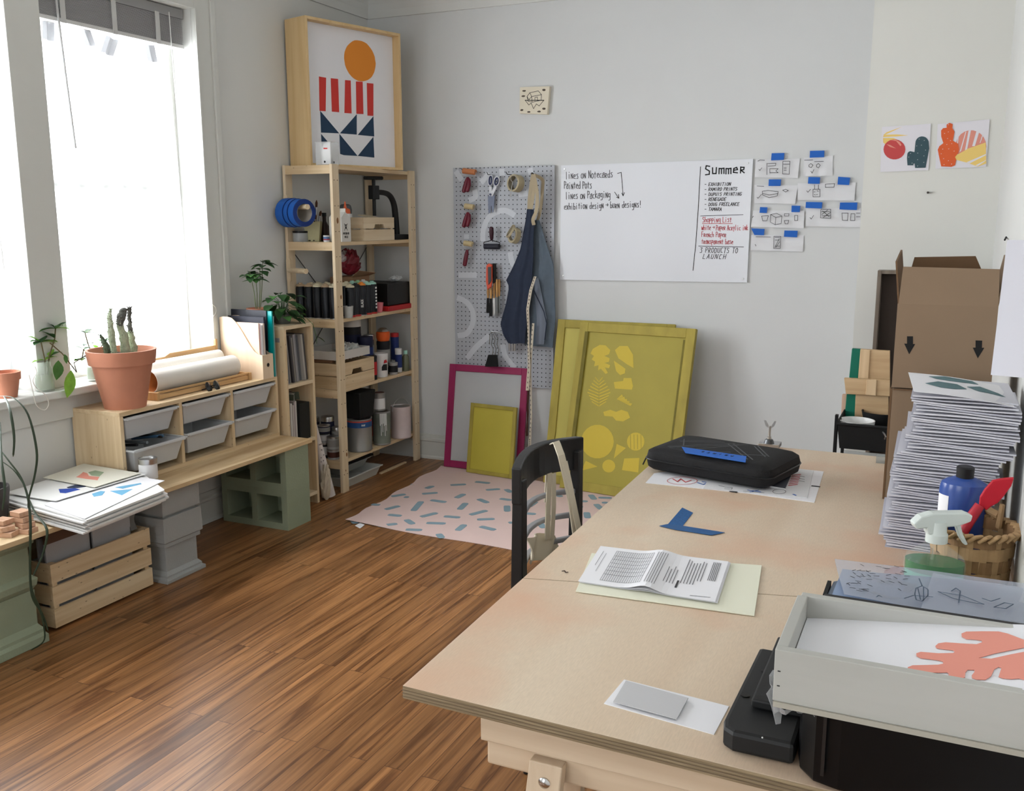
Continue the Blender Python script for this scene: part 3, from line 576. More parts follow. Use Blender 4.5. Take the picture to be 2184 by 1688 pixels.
# ---------------------------------------------------------------- on top of the storage unit
ZU = uz1
c = Vector((.190, 2.785, ZU)); r = root('potted_cactus', c, 'tall grey green cactus in a large terracotta pot on the storage unit', 'cactus')
obj('pot', B().lathe(c, [(.080,0),(.115,.178),(.126,.178),(.134,.234),(.124,.234),(.116,.205),(.001,.202)], CLAY, 44, capt=False), r)
obj('soil', B().lathe(c+Z_*.198, [(.117,0),(.116,.010),(.001,.014)], mat('soil',(42,32,26),.95,bump=.6), 28, capt=False), r)
CAC = mat('cactus_skin', (172,182,156), .8, var=.25, vs=60, bump=.8, bs=120); CAC2 = mat('cactus_dark', (104,104,98), .85, var=.3, vs=60, bump=1, bs=120)
def cact(pts, rs, m, seed):
    b = B(); rnd = random.Random(seed); P = [c+Vector((p[0]*1.2,p[1]*1.3,.205+(p[2]-.14)*1.2)) for p in pts]; rs = [q*1.1 for q in rs]; Q = []; R_ = []
    for i in range(len(P)-1):
        for t in (0,.25,.5,.75): Q.append(P[i].lerp(P[i+1],t)+Vector((rnd.uniform(-.002,.002),rnd.uniform(-.002,.002),0))); R_.append((rs[i]*(1-t)+rs[i+1]*t)*rnd.uniform(.86,1.16))
    Q.append(P[-1]); R_.append(rs[-1]); b.tube(Q, R_, m, 9)
    for q, rr in zip(Q, R_):
        for _ in range(5):
            a = rnd.uniform(0,2*pi); b.lathe(q+Vector((cos(a),sin(a),0))*rr*.8, [(.003,0),(.0004,.008)], m, 5, axis=(cos(a),sin(a),.5))
    return b
obj('cactus_stem', cact([(0,-.03,.14),(0,-.032,.21),(.0,-.035,.27),(0,-.028,.30)], (.013,.012,.010,.004), CAC, 1), r)
obj('cactus_stem', cact([(.01,.01,.14),(.01,.005,.20),(.01,-.006,.25)], (.018,.016,.012), CAC, 2), r)
obj('cactus_stem', cact([(.01,-.008,.245),(.01,0,.27),(.01,.012,.29),(.01,.018,.298)], (.013,.015,.012,.006), CAC2, 3), r)
obj('cactus_stem', cact([(0,.05,.14),(0,.045,.19),(0,.04,.22)], (.015,.013,.009), CAC, 4), r)
obj('cactus_stem', cact([(0,.04,.215),(0,.042,.26),(0,.045,.30)], (.008,.007,.008), CAC2, 5), r)
obj('cactus_stem', cact([(.01,-.06,.14),(.01,-.065,.185),(.0,-.075,.22)], (.012,.011,.004), GREEN['grey'], 6), r)
# paper roll rack
Y0, Y1 = 2.935, 3.50
r = root('roll_rack', (.11,(Y0+Y1)/2,ZU), 'wooden rack for paper rolls, lying on the storage unit', 'rack')
RW = wood('rack_wood', (214,176,126), (188,146,96), 1, knots=False); RWz = wood('rack_wood_end', (206,168,118), (180,138,90), 2, knots=False)
obj('side_post', B().box((.02,Y1,ZU), (.034,Y1+.014,ZU+.185), RWz), r, bevel=.003); obj('side_post', B().box((.02,Y0-.014,ZU), (.034,Y0,ZU+.155), RWz), r, bevel=.003)
pts = [(.022,Y0,ZU+.095),(.022,Y1,ZU+.095),(.022,Y1,ZU+.155),(.022,Y0+.27,ZU+.155),(.022,Y0+.24,ZU+.143),(.022,Y0+.08,ZU+.143),(.022,Y0+.05,ZU+.155),(.022,Y0,ZU+.155)]
obj('back_board', B().prism(pts[::-1], (.010,0,0), RW), r)
for x in (.03,.205): obj('long_rail', B().box((x,Y0,ZU+.003), (x+.012,Y1,ZU+.022), RW), r, bevel=.001)
obj('long_rail', B().box((.21,Y0,ZU+.028), (.218,Y1+.01,ZU+.036), RW), r)
for y in (Y0-.012, Y1+.004): obj('end_block', B().box((.03,y,ZU), (.225,y+.014,ZU+.035), RWz), r, bevel=.002)
ROLL_ = mat('kraft_white_roll', (226,222,214), .75, var=.02); KRAFT = mat('roll_inside', (222,170,118), .8)
def roll(x, z, rr, y0, y1, lab, m=None):
    R = root('paper_roll', (x,(y0+y1)/2,z-rr), lab, 'paper roll')
    obj('paper_sleeve', B().lathe((x,y0,z), [(rr,0),(rr,y1-y0),(rr-.003,y1-y0),(rr-.003,0)], m or ROLL_, 36, axis=(0,1,0), capb=False, capt=False), R)
    b = B().lathe((x,y0,z), [(rr,-.0002),(rr-.003,-.0002)], m or ROLL_, 36, axis=(0,1,0), capb=False, capt=False)
    b.lathe((x,y0,z), [(rr-.0031,.001),(rr-.0031,y1-y0-.001),(.001,y1-y0-.002)], KRAFT, 36, axis=(0,1,0), capb=False, capt=False)
    obj('roll_inner', b, R)
roll(.155, ZU+.023+.048, .048, Y0+.02, Y1-.03, 'thick white paper roll lying open end forward in the wooden rack'); roll(.060, ZU+.105, .033, Y0+.005, Y1-.012, 'slimmer white paper roll at the back of the wooden rack')
# sunglasses
r = root('sunglasses', (.245,3.225,ZU), 'black folded sunglasses on the front edge of the storage unit', 'sunglasses')
for y in (3.20,3.25):
    obj('lens', B().lathe((.248,y,ZU+.016), [(.0225,0),(.024,.003),(.020,.006),(.001,.008)], mat('dark_lens',(14,14,16),.12,spec=.7), 22, axis=(.9,.05,.45), sy=.78), r)
obj('temple', B().tube([(.235,3.175,ZU+.008),(.222,3.22,ZU+.006),(.225,3.275,ZU+.005)], .0028, BLACK, 6), r); obj('bridge', B().tube([(.252,3.215,ZU+.02),(.255,3.226,ZU+.022),(.252,3.236,ZU+.02)], .0025, BLACK, 6), r)
# magazine file
ma, mb, mz = 3.40, 3.62, ZU
r = root('magazine_file', (.14,3.49,mz), 'pale wooden magazine file stuffed with papers, on the storage unit', 'magazine file')
BIR = wood('birch_ply', (232,212,184), (224,200,170), 2, .6, knots=False); th = .005; fx0, fx1, fy0, fy1 = .03, .270, 3.540, 3.617; H0, H1 = .115, .285
def sidep(y):
    P = [(fx0,mz),(fx1,mz),(fx1,mz+H0)]
    for k in range(9):
        t = k/8; P.append((fx1-.02-(fx1-fx0-.07)*t, mz+H0+(H1-H0)*(.5-.5*cos(pi*t))**.8+.004))
    P += [(fx0+.02,mz+H1+.004),(fx0,mz+H1)]
    return [(x,y,z) for x, z in P]
for y in (fy0, fy1-th): obj('side_panel', B().prism(sidep(y)[::-1], (0,th,0), BIR), r)
hx = B(); hx.box((fx1,fy0,mz), (fx1+th,fy1,mz+H0), BIR); obj('front_panel', hx, r)
obj('finger_hole', B().lathe((fx1+th-.001,(fy0+fy1)/2,mz+.065), [(.009,0),(.009,.0022)], mat('hole_dark',(30,24,20),.9), 20, axis=(1,0,0)), r)
slab('file_floor', (fx0,fy0+th,mz), (fx1,fy1-th,mz+th), BIR, r)
for k, (y, t, h, x1, c_, lab, nm) in enumerate(((fy0+.006,.005,.265,.255,(236,196,170),'peach dotted folder in the wooden magazine file','folder'),(fy0+.012,.004,.262,.258,(226,196,200),'pale pink folder in the wooden magazine file','folder'),(fy0+.017,.010,.255,.262,(228,228,230),'block of white papers in the wooden magazine file','paper_bundle'),(fy0+.029,.009,.262,.264,(214,200,190),'beige folder of papers in the wooden magazine file','folder'),(fy0+.042,.009,.29,.258,(34,36,48),'tall navy black binder in the wooden magazine file','binder'))):
    slab(nm, (.045,y,mz+.006), (x1,y+t,mz+h), mat('file_'+str(k), c_, .6), label=lab, cat=nm.replace('_', ' '))
slab('binder', (.03,3.6185,mz+.001), (.245,3.624,mz+.318), mat('black_binder',(30,32,42),.5), label='tall black binder standing between magazine file and teal folder', cat='binder')
slab('folder', (.03,3.625,mz+.001), (.272,3.633,mz+.315), mat('teal_folder',(0,150,150),.3), label='bright teal folder standing at the end of the storage unit', cat='folder')
slab('folder', (.06,3.6345,mz+.001), (.272,3.641,mz+.29), mat('clear_folder',(150,186,190),.3,alpha=.75), label='clear plastic folder standing against the teal folder', cat='folder')
# ---------------------------------------------------------------- small bookcase between bench and tall shelf
bx0, bx1, by0, by1, bz = .02, .30, 3.675, 3.905, .935
r = root('bookcase', ((bx0+bx1)/2,(by0+by1)/2,0), 'narrow pine bookcase standing between the bench and the tall shelf', 'bookcase')
for y in (by0, by1-T): slab('side_panel', (bx0,y,0), (bx1,y+T,bz-T), PINE[2], r)
for nm, z in (('top_panel',bz-T),('shelf_board',.63),('shelf_board',.335),('shelf_board',.05)): slab(nm, (bx0,by0+(0 if z > .9 else T),z), (bx1,by1-(0 if z > .9 else T),z+T), PINEL[1], r)
slab('back_panel', (bx0-.006,by0,.05), (bx0,by1,bz), PINE[2], r)
rnd = random.Random(9)
cols = ((150,148,150),(120,122,128),(92,94,100),(168,164,158),(64,62,66),(132,128,122))
for k in range(11):
    y = by0+T+.002+k*.0168; tilt = -.10*0-.02*k*.4; h = .235+rnd.uniform(-.012,.01); z = .63+T
    M = Matrix.Translation((0,y,z)) @ Matrix.Rotation(.09,4,'X')
    obj('magazine', B().box((.05,0,.001), (.275+rnd.uniform(-.01,.01),.013,h), mat('mag%d'%(k%6), cols[k%6], .5), M), None, 'thin grey-spined magazine leaning in the row on the bookcase upper shelf', 'magazine', 'magazines in the bookcase')
for k in range(7):
    y = by0+T+.004+k*.012
    slab('book', (.05,y,.335+T), (.282+rnd.uniform(-.01,.008),y+.011,.335+T+.19+rnd.uniform(-.01,.015)), mat('bk%d'%(k%4), ((196,190,182),(172,160,158),(206,202,196),(150,140,140))[k%4], .7), label='thin pale book in the row on the bookcase middle shelf', cat='book', group='pale books in the bookcase')
slab('notebook', (.05,by0+T+.095,.335+T), (.288,by0+T+.175,.335+T+.185), mat('black_cover',(24,26,26),.6), label='thick black book on the bookcase middle shelf, at the right end', cat='book')
r = root('plaster_offcut', (.22,by0+.12,.335+T+.19), 'crumpled green and brown scrap on top of the books in the bookcase', 'scrap')
b = B()
for k in range(9): b.box((-.03,-.002,-.02),(.03,.002,.02), mat(('scrapg','scrapb','scrapw')[k%3], ((96,104,88),(112,74,48),(200,196,184))[k%3], .8), Matrix.Translation((.21+rnd.uniform(-.03,.03),by0+.10+k*.010,.335+T+.212+rnd.uniform(0,.006)))@Matrix.Rotation(rnd.uniform(-.6,.6),4,'X')@Matrix.Rotation(rnd.uniform(-.5,.5),4,'Z'))
obj('scrap_pieces', b, r)
# plants on the bookcase
c = Vector((.13,3.70,bz)); r = root('potted_plant', c, 'small leafy seedling tree in a terracotta pot, on the bookcase', 'plant')
obj('pot', B().lathe(c, [(.036,0),(.046,.055),(.053,.056),(.055,.082),(.049,.082),(.046,.068),(.001,.066)], CLAY, 28, capt=False), r)
st = B(); lf = B(); rnd = random.Random(21)
for (dx, dy, h) in ((0,-.03,.19),(0.01,-.012,.17),(0,.02,.20),(-.01,.045,.24)):
    top = c+Vector((dx, dy*1.5, .07+h)); st.tube([c+Vector((0,dy*.4,.065)), c+Vector((dx*.5,dy*.9+.006,.07+h*.5)), top], [.0022,.0018,.0014], mat('stem_green',(92,104,66),.7), 6)
    for k in range(7):
        a = 2*pi*k/7+rnd.random(); leaf(lf, top-Z_*rnd.uniform(0,.03), (cos(a),sin(a),rnd.uniform(-.1,.35)), rnd.uniform(.058,.078), .04, GREEN[rnd.choice(('dark','mid','dark'))], .3)
obj('stems', st, r); obj('leaves', lf, r)
c = Vector((.20,3.80,bz)); r = root('potted_plant', c, 'bushy dark green vine plant on the bookcase, leaves spilling over the edge', 'plant')
obj('pot', B().lathe(c, [(.035,0),(.045,.045),(.041,.045),(.038,.03),(.001,.03)], mat('grey_pot',(96,98,92),.6), 24, capt=False), r)
st = B(); lf = B()
for k in range(34):
    a = rnd.uniform(0,2*pi); d = rnd.uniform(.03,.10); h = rnd.uniform(.02,.15); p = c+Vector((cos(a)*d*.7+.01, sin(a)*d*1.15, h))
    st.tube([c+Z_*.03, (c+p)/2+Z_*.05, p], .0013, GREEN['dark'], 5); leaf(lf, p, (cos(a)*.8+.3,sin(a),rnd.uniform(-.5,.4)), rnd.uniform(.05,.078), .046, GREEN[rnd.choice(('dark','dark','mid'))], .4)
obj('stems', st, r); obj('leaves', lf, r)
c = Vector((.285,3.88,bz+.02)); P = [c, c+Vector((.02,.02,-.03)), c+Vector((.03,.03,-.09)), c+Vector((.02,.045,-.13))]
b = B().tube(P, .0013, GREEN['mid'], 5); leaf(b, P[2], (.4,.6,-.3), .05, .02, GREEN['dark']); obj('trailing_runner', b, r)
# ================================================================ tall pine shelf
sx0, sx1, sy0, sy1 = .015, .323, 4.085, 4.905; LV = (1.71, 1.325, .927, .555, .172)
r = root('shelving_unit', ((sx0+sx1)/2,(sy0+sy1)/2,0), 'tall open pine shelving unit with five boards, in the corner', 'shelf')
HOLE = mat('peg_hole', (70,52,36), .9); PT = .017; PW = .057
for x in (sx0, sx1-PT):
    for y in (sy0, sy1-PW):
        p = obj('post', B().box((x,y,0), (x+PT,y+PW,1.715), PINEL[2]), r, bevel=.0015)
        if x > .2:
            hb = B()
            for k in range(13):
                z = .10+k*.128
                for dy in (.014,.043): hb.lathe((x+PT-.0005,y+dy,z), [(.0028,0),(.0028,.0012)], HOLE, 8, axis=(1,0,0))
            h = obj('peg_holes', hb, r)
for z in LV:
    obj('shelf_board', B().box((sx0+PT,sy0+.012,z-.018), (sx1-PT,sy1-.012,z), PINE[1]), r)
    for y in (sy0+.002, sy1-.018): obj('end_rail', B().box((sx0+PT,y,z-.042), (sx1-PT,y+.016,z-.001 if y > 4.5 else z+.001), PINE[0]), r)
for a, c in (((.012,4.12,1.30),(.012,4.88,.60)), ((.012,4.88,1.30),(.012,4.12,.60))): obj('cross_brace', B().bar(a, c, .004, .003, mat('brace_steel',(90,90,88),.4,metal=.6), (1,0,0)), r)
# knots on the front post
b = B()
for y, z, s in ((4.118,1.435,.011),(4.125,1.045,.008),(4.128,.205,.008),(4.115,.12,.004)): b.prism(ellipse(Vector((sx1+.0002,y,z)), s*.75, s*1.4, Y_, Z_, 12, .1, 3), (.0006,0,0), mat('knot',(134,92,54),.7))
obj('knots', b, r)
# ---------------------------------------------------------------- framed print on top
ZK = 1.7105; bl = Vector((.011,4.18,ZK)); fl = Vector((.174,4.113,ZK)); fr = Vector((.352,4.729,ZK)); u = (fr-fl).normalized(); w = Vector((-u.y,u.x,0)); Wd = (fr-fl).length; Hh = .728; Dp = .168
r = root('framed_print', fl, 'deep pine box frame with orange sun and red bar print, standing on the tall shelf', 'picture frame')
def FP(a, d, z): return fl+u*a+w*d+Z_*z
def fbox(name, a0, a1, d0, d1, z0, z1, m, parent=r): 
    return obj(name, B().hexa([FP(a0,d0,z0),FP(a0,d1,z0),FP(a1,d1,z0),FP(a1,d0,z0)][::-1], [FP(a0,d0,z1),FP(a0,d1,z1),FP(a1,d1,z1),FP(a1,d0,z1)][::-1], m), parent, bevel=.001)
FT = .014; HN = wood('honey_pine_z', (222,194,146), (210,178,128), 2, .7, knots=False); HN0 = wood('honey_pine_x', (222,194,146), (210,178,128), 0, .7, knots=False)
fbox('frame_side',0,FT,0,Dp,0,Hh,HN); fbox('frame_side',Wd-FT,Wd,0,Dp,0,Hh,HN); fbox('frame_rail',FT,Wd-FT,0,Dp,0,FT,HN0); fbox('frame_rail',FT,Wd-FT,0,Dp,Hh-FT,Hh,HN0)
pr = fbox('print_panel',FT,Wd-FT,.05,.054,FT,Hh-FT,PAPER)
def onprint(px, py):   # where the sight line meets the print's own plane
    d = ray(px, py); n = w; o = FP(0,.0495,0); return CAM+d*((o-CAM).dot(n)/d.dot(n))
ORG = mat('orange_ink',(228,142,52),.75); REDI = mat('red_ink',(206,62,56),.75); NVY = mat('deep_blue_ink',(38,62,88),.75)
b = B()
C = onprint(768,130); rad = (onprint(801,130)-onprint(735,130)).length/2; radz = (onprint(768,86)-onprint(768,173)).length/2
def zq(x, y): return (580+x/3.015, y/3.015)
b.prism(ellipse(C, rad, radz, u, Z_, 40, .012, 2), -w*.0008, ORG)
for q in (((302,492),(348,500),(345,716),(306,713)),((378,503),(425,508),(432,722),(385,718)),((470,515),(506,518),(512,730),(466,727)),((540,524),(583,526),(588,734),(543,732)),((610,534),(652,538),(652,746),(614,744))):
    b.prism([onprint(*zq(*p)) for p in q][::-1], -w*.0008, REDI)
for q in (((310,713),(432,858),(316,853)),((437,858),(545,735),(545,866)),((552,868),(652,748),(657,878)),((316,862),(356,908),(340,990),(322,990)),((434,862),(550,1003),(462,998),(438,990)),((552,1003),(652,880),(658,1014))):
    b.prism([onprint(*zq(*p)) for p in q][::-1], -w*.0008, NVY)
obj('printed_shapes', b, pr)
# small ornament in a clear box
c = Vector((.285,4.12,ZK)); r = root('toy_figurine', c, 'small white round figurine in a clear box, on the tall shelf by the print', 'figurine')
def cbox(b, c, s, m, a=.35):
    M = Matrix.Translation(c)@Matrix.Rotation(a,4,'Z'); return b.box((-s[0]/2,-s[1]/2,0),(s[0]/2,s[1]/2,s[2]),m,M)
c = Vector((.262,4.135,ZK)); 
obj('clear_box', cbox(B(), c, (.088,.085,.115), mat('clear_plastic',(235,238,240),.1,alpha=.35,spec=.6), .12), r, bevel=.004)
obj('head', B().ball(c+Vector((.008,-.005,.062)), .036, WHITE, 18, (1,1,1.25)), r)
b = B(); b.ball(c+Vector((.012,-.036,.016)), .008, MATTE, 10); b.ball(c+Vector((.040,-.008,.014)), .008, MATTE, 10); obj('foot', b, r)
obj('visor', B().box((-.012,-.003,0), (.018,.002,.006), mat('red_stripe',(200,40,40),.5), Matrix.Translation(c+Vector((.022,-.040,.078)))@Matrix.Rotation(.5,4,'Z')), r)
# ---------------------------------------------------------------- helpers: things measured on a shelf
def canpx(xl, xr, yb, z):
    """centre and radius of an upright round thing whose front foot shows at (xl..xr, yb) on level z"""
    n = PZ(z+.0005, (xl+xr)/2, yb); d = (n-CAM); dist = d.dot(FW); r_ = (xr-xl)*dist/FPX/2; h = Vector((d.x,d.y,0)).normalized(); return n+h*r_, r_
def atcan(x, y, z): return Vector((x,y,z+.0005))
L1, L2, L3, L4 = LV[1], LV[2], LV[3], LV[4]
# blue tape rolls on the upper peg; the pegs stick out of the rear post towards the room
TD = Vector((.95,-.30,-.01)).normalized()
def peg(z, L, lab):
    o = Vector((.036,4.078,z)); R = root('wall_peg', o-Z_*.07, lab, 'peg')
    obj('peg_plate', B().prism([(.036+.013*cos(t), 4.083, z-.05+.013*sin(t)) if t > pi else (.036+.013*cos(t), 4.083, z+.05+.013*sin(t)) for t in [2*pi*k/20 for k in range(20)]], (0,-.010,0), PINEL[2]), R)
    obj('dowel', B().tube([o, o+TD*L], .0135, PINEL[0], 18), R)
peg(1.505, .185, 'pale wooden peg at the top left of the tall shelf, carrying three blue tape rolls')
peg(1.180, .150, 'bare wooden peg on the left end of the tall shelf')
for k, (a, t, rr, lab) in enumerate(((.012,.066,.074,'wide blue masking tape roll, innermost of three on the peg'),(.079,.036,.0715,'blue masking tape roll, middle of three on the peg'),(.116,.048,.069,'blue masking tape roll, outermost of three on the peg'))):
    c = Vector((.036,4.072,1.505-.030))+TD*a; R = root('tape_roll', c-Z_*rr, lab, 'tape roll', 'blue tape rolls on the peg'); t = t-.002
    obj('tape', B().lathe(c, [(.046,0),(rr,0),(rr,t),(.046,t)], BLUE, 40, axis=TD, capb=False, capt=False), R)
    obj('tape_side', B().lathe(c, [(.047,t+.0004),(rr,t+.0004),(rr+.0006,t-.002)], mat('tape_side',(22,52,120),.6), 40, axis=TD, capb=False, capt=False), R)
    obj('core', B().lathe(c, [(.046,t),(.046,0),(.043,0),(.043,t)], mat('card_core',(186,180,170),.7), 34, axis=TD, capb=False, capt=False), R)
# row 1
c, q = Vector((PY(4.145,641,505).x,4.145,L1+.0005)), .040
R = root('glass_jar', c, 'short clear tub with a black lid on the top shelf level, left end', 'jar'); obj('jar_body', B().lathe(c, [(q*.96,0),(q,.005),(q,.045)], mat('frosted_jar',(200,204,204),.15,alpha=.7,spec=.7), 26), R); obj('lid', B().cyl(c+Z_*.045, q*1.02, .011, BLACK, 26), R)
c = Vector((PY(4.20,668,490).x,4.20,L1+.0005)); R = root('brush_pot', c, 'cream chipped square pot full of paintbrushes on the top shelf level', 'brush pot')
CH = mat('cream_enamel',(192,186,146),.6,var=.08,vs=20)
b = B(); M = Matrix.Translation(c)@Matrix.Rotation(.5,4,'Z'); s0, s1, hh = .033, .044, .105
vs = [M@Vector(p) for p in ((-s0,-s0,0),(s0,-s0,0),(s0,s0,0),(-s0,s0,0),(-s1,-s1,hh),(s1,-s1,hh),(s1,s1,hh),(-s1,s1,hh),(-s1+.004,-s1+.004,hh),(s1-.004,-s1+.004,hh),(s1-.004,s1-.004,hh),(-s1+.004,s1-.004,hh),(-s0,-s0,.01),(s0,-s0,.01),(s0,s0,.01),(-s0,s0,.01))]
b.add(vs, [(0,3,2,1),(0,1,5,4),(1,2,6,5),(2,3,7,6),(3,0,4,7),(4,5,9,8),(5,6,10,9),(6,7,11,10),(7,4,8,11),(8,9,13,12),(9,10,14,13),(10,11,15,14),(11,8,12,15),(12,13,14,15)], CH); obj('pot_body', b, R)
b = B()
for k in range(8): b.ball(M@Vector((random.uniform(-.04,.04),-s1+.001-(0 if k%2 else .001),hh-.004*random.random())) if k < 4 else M@Vector((random.uniform(-.02,.04),-s0-.003,.006)), .006, mat('chipped_paint',(50,42,34),.8), 6, (1,.3,.6))
obj('paint_chips', b, R)
BR = mat('brush_handle',(150,120,96),.5); BH = mat('brush_hair',(84,56,40),.9)
for k, (dx, dy, L, tilt, dark) in enumerate(((0.015,.01,.215,.02,0),(.0,.0,.15,-.12,0),(-.02,-.02,.135,-.35,1),(.028,.012,.16,.10,1),(.02,-.018,.14,.06,0))):
    a = c+Vector((dx*.4,dy*.4,.012)); e = c+Vector((dx+tilt*.06+.004,dy+tilt*.1,L)); t = (e-a)
    R2 = root('paintbrush', a, ('long flat paintbrush, tallest in the cream pot','slim brown paintbrush leaning left in the cream pot','black handled brush leaning far left out of the cream pot','dark bristled brush at the right of the cream pot','short brown brush at the front of the cream pot')[k], 'paintbrush', 'brushes in the cream pot')
    obj('handle', B().tube([a, a+t*.62], .0045, BLACK if dark else BR, 8), R2); obj('ferrule', B().tube([a+t*.62, a+t*.82], .006, METAL, 10), R2); obj('bristles', B().tube([a+t*.82, a+t*.93, e], [.006,.007,.002], BH, 10), R2)
c, q = Vector((PY(4.135,696,505).x,4.135,L1+.0005)), .016; R = root('paint_tub', c, 'tiny white tub with blue and red label beside the cream pot', 'tub'); obj('tub_body', B().cyl(c, q, .034, WHITE, 20), R); obj('tub_label', B().lathe(c+Z_*.009, [(q*1.01,0),(q*1.01,.018)], mat('tub_label',(92,126,178),.6), 20, capb=False, capt=False), R); obj('label_stripe', B().lathe(c+Z_*.011, [(q*1.02,0),(q*1.02,.005)], mat('tub_red',(190,70,70),.6), 20, capb=False, capt=False), R)
c = Vector((PY(4.29,692,480).x,4.29,L1+.0005)); R = root('spray_bottle', c, 'dark brown bottle behind the front post of the tall shelf', 'bottle'); obj('bottle_body', B().lathe(c, [(.022,0),(.023,.08),(.010,.105),(.010,.13)], mat('brown_bottle',(44,26,20),.3), 20), R); obj('cap', B().cyl(c+Z_*.13, .012,.02,BLACK,16), R)
# milk carton
c = Vector((.27,4.212,L1+.0005)); R = root('milk_carton', c, 'white gable-top carton with a skull and crossbones on the top shelf level', 'carton')
CT = mat('carton_white',(218,216,210),.55); cw2 = .038; x1 = c.x+cw2; y0, y1 = c.y-cw2, c.y+cw2; H = .125
b = B().box((c.x-cw2,y0,c.z), (x1,y1,c.z+H), CT); b.add([(c.x-cw2,y0,c.z+H),(x1,y0,c.z+H),(x1,y1,c.z+H),(c.x-cw2,y1,c.z+H),(c.x-cw2,c.y,c.z+H+.03),(x1,c.y,c.z+H+.03)], [(0,1,5,4),(2,3,4,5),(1,2,5),(3,0,4)], CT); obj('carton_body', b, R); obj('top_seam', B().box((c.x-cw2,c.y-.002,c.z+H+.028),(x1,c.y+.002,c.z+H+.046),CT), R)
b = B(); o = Vector((x1+.0003,c.y,c.z+.075)); b.prism(ellipse(o+Z_*.006,.009,.009,Y_,Z_,14), (.0006,0,0), INK); b.prism([o+Y_*-.005+Z_*-.008,o+Y_*.005+Z_*-.008,o+Y_*.006+Z_*.001,o+Y_*-.006+Z_*.001], (.0006,0,0), INK)
for s in (-1,1): line(b, [o+Y_*(-.014*s)+Z_*-.016, o+Y_*(.014*s)+Z_*.018], X_, .003, INK)
for s in (-1,1): b.prism(ellipse(o+X_*.0007+Y_*(.0036*s)+Z_*.006,.0024,.0026,Y_,Z_,8), (.0004,0,0), CT)
obj('skull_mark', b, R)
b = B(); strokes(b, 'POISON OR', Vector((x1+.0003,c.y-.027,c.z+.038)), Y_, Z_, X_, .010, INK, .0018, adv=3.7); strokes(b, 'MILK', Vector((x1+.0003,c.y-.013,c.z+.020)), Y_, Z_, X_, .011, INK, .0018, adv=4.2); obj('lettering', b, R)
# orange funnel-like bottle and grey lidded tub behind
c = Vector((PY(4.29,736,440).x,4.29,L1+.0005)); R = root('glue_bottle', c, 'white bottle with an orange nozzle behind the skull carton', 'bottle'); obj('bottle_body', B().cyl(c,.026,.145,WHITE,22), R); obj('nozzle', B().lathe(c+Z_*.145, [(.027,0),(.025,.022),(.008,.03),(.003,.062)], mat('orange_cap',(214,98,54),.5), 20), R)
c = Vector((.14,4.46,L1+.0005)); R = root('spray_bottle', c, 'white tub with a dark grey domed lid behind the small crate', 'tub'); obj('tub_body', B().cyl(c,.038,.145,WHITE,26), R); obj('lid', B().lathe(c+Z_*.145, [(.034,0),(.036,.02),(.030,.045),(.02,.052),(.001,.053)], mat('slate_lid',(84,88,90),.5), 26), R)
# small crate
crate(.19,.305,4.385,4.695,L1+.001,.125,'small light pine crate with a handle hole on the top shelf level',2,.006,True,.008,name='wooden_crate',m=PINEL)
obj('folded_card', B().box((-.045,-.05,0),(.045,.05,.004), mat('pale_card',(206,192,164),.8), Matrix.Translation((.25,4.53,L1+.128))@Matrix.Rotation(.2,4,'Y')), None, 'pale folded card lying on the small pine crate', 'card')
# press
c = Vector((.20,4.70,L1+.0005)); R = root('screw_press', c, 'black cast iron screw press with curved arm on the top shelf level', 'press')
IR = mat('cast_iron',(20,22,24),.55); xp = .24
def pp(px, py): return PX(xp, px, py)
P = [Vector((xp,4.825,L1+.03)), Vector((xp,4.815,L1+.15)), Vector((xp,4.80,L1+.205)), Vector((xp,4.765,L1+.245)), Vector((xp,4.71,L1+.262)), Vector((xp,4.62,L1+.265))]
obj('arm', B().tube(smooth_path(P,5), [.019-.005*i/25 for i in range(26)], IR, 16), R); obj('foot_plate', B().box((xp-.05,4.735,L1+.0005),(xp+.05,4.88,L1+.03),IR), R, bevel=.004)
obj('collar', B().box((xp-.018,4.565,L1+.225),(xp+.018,4.625,L1+.30),IR), R, bevel=.003); obj('spindle', B().tube([(xp,4.595,L1+.135),(xp,4.595,L1+.335)],.010,IR,12), R); obj('handle_bar', B().tube([(xp,4.51,L1+.338),(xp,4.68,L1+.343)],.0105,IR,10), R)
# ---------------------------------------------------------------- row 2: spray cans
CAN = mat('can_black',(30,32,36),.25,metal=.35); CAPC = {k: mat('cap_'+k, v, .4) for k, v in dict(beige=(176,152,122),cream=(206,196,168),white=(216,216,212),orange=(224,134,52),mint=(160,206,190),green=(150,190,150),red=(176,44,40),black=(24,24,26)).items()}
def spray(x, y, z, r_, h, cap, lab, body=None, group='spray cans on the shelf', ring=None, word=None):
    c = atcan(x,y,z); R = root('spray_can', c, lab, 'spray can', group)
    obj('can_body', B().lathe(c, [(r_,0),(r_,h*.86),(r_*.86,h*.90),(r_*.55,h*.925)], body or CAN, 26), R)
    obj('cap', B().lathe(c+Z_*h*.90, [(r_*.93,0),(r_*.90,h*.035),(r_*.66,h*.062),(r_*.40,h*.068),(r_*.36,h*.10),(.001,h*.102)], CAPC[cap], 22), R)
    obj('base_rim', B().lathe(c-Z_*.0003, [(r_*1.01,0),(r_*1.01,.010 if ring else .004)], CAPC[ring] if ring else METAL, 26, capb=False, capt=False), R)
    if word:
        b = B(); n = Vector((cos(-.9),sin(-.9),0)); o = c+n*(r_+.0008)+Z_*.045; strokes(b, word, o-Vector((-n.y,n.x,0))*-.006, Z_, Vector((n.y,-n.x,0)), n, .012, WHITE, .003, adv=4.3, jit=0); obj('lettering', b, R)
    return R
for k, (x, y) in enumerate(((.115,4.125),(.175,4.122),(.235,4.118),(.288,4.158))):
    pass
xs = [.055,.108,.162,.215,.265]
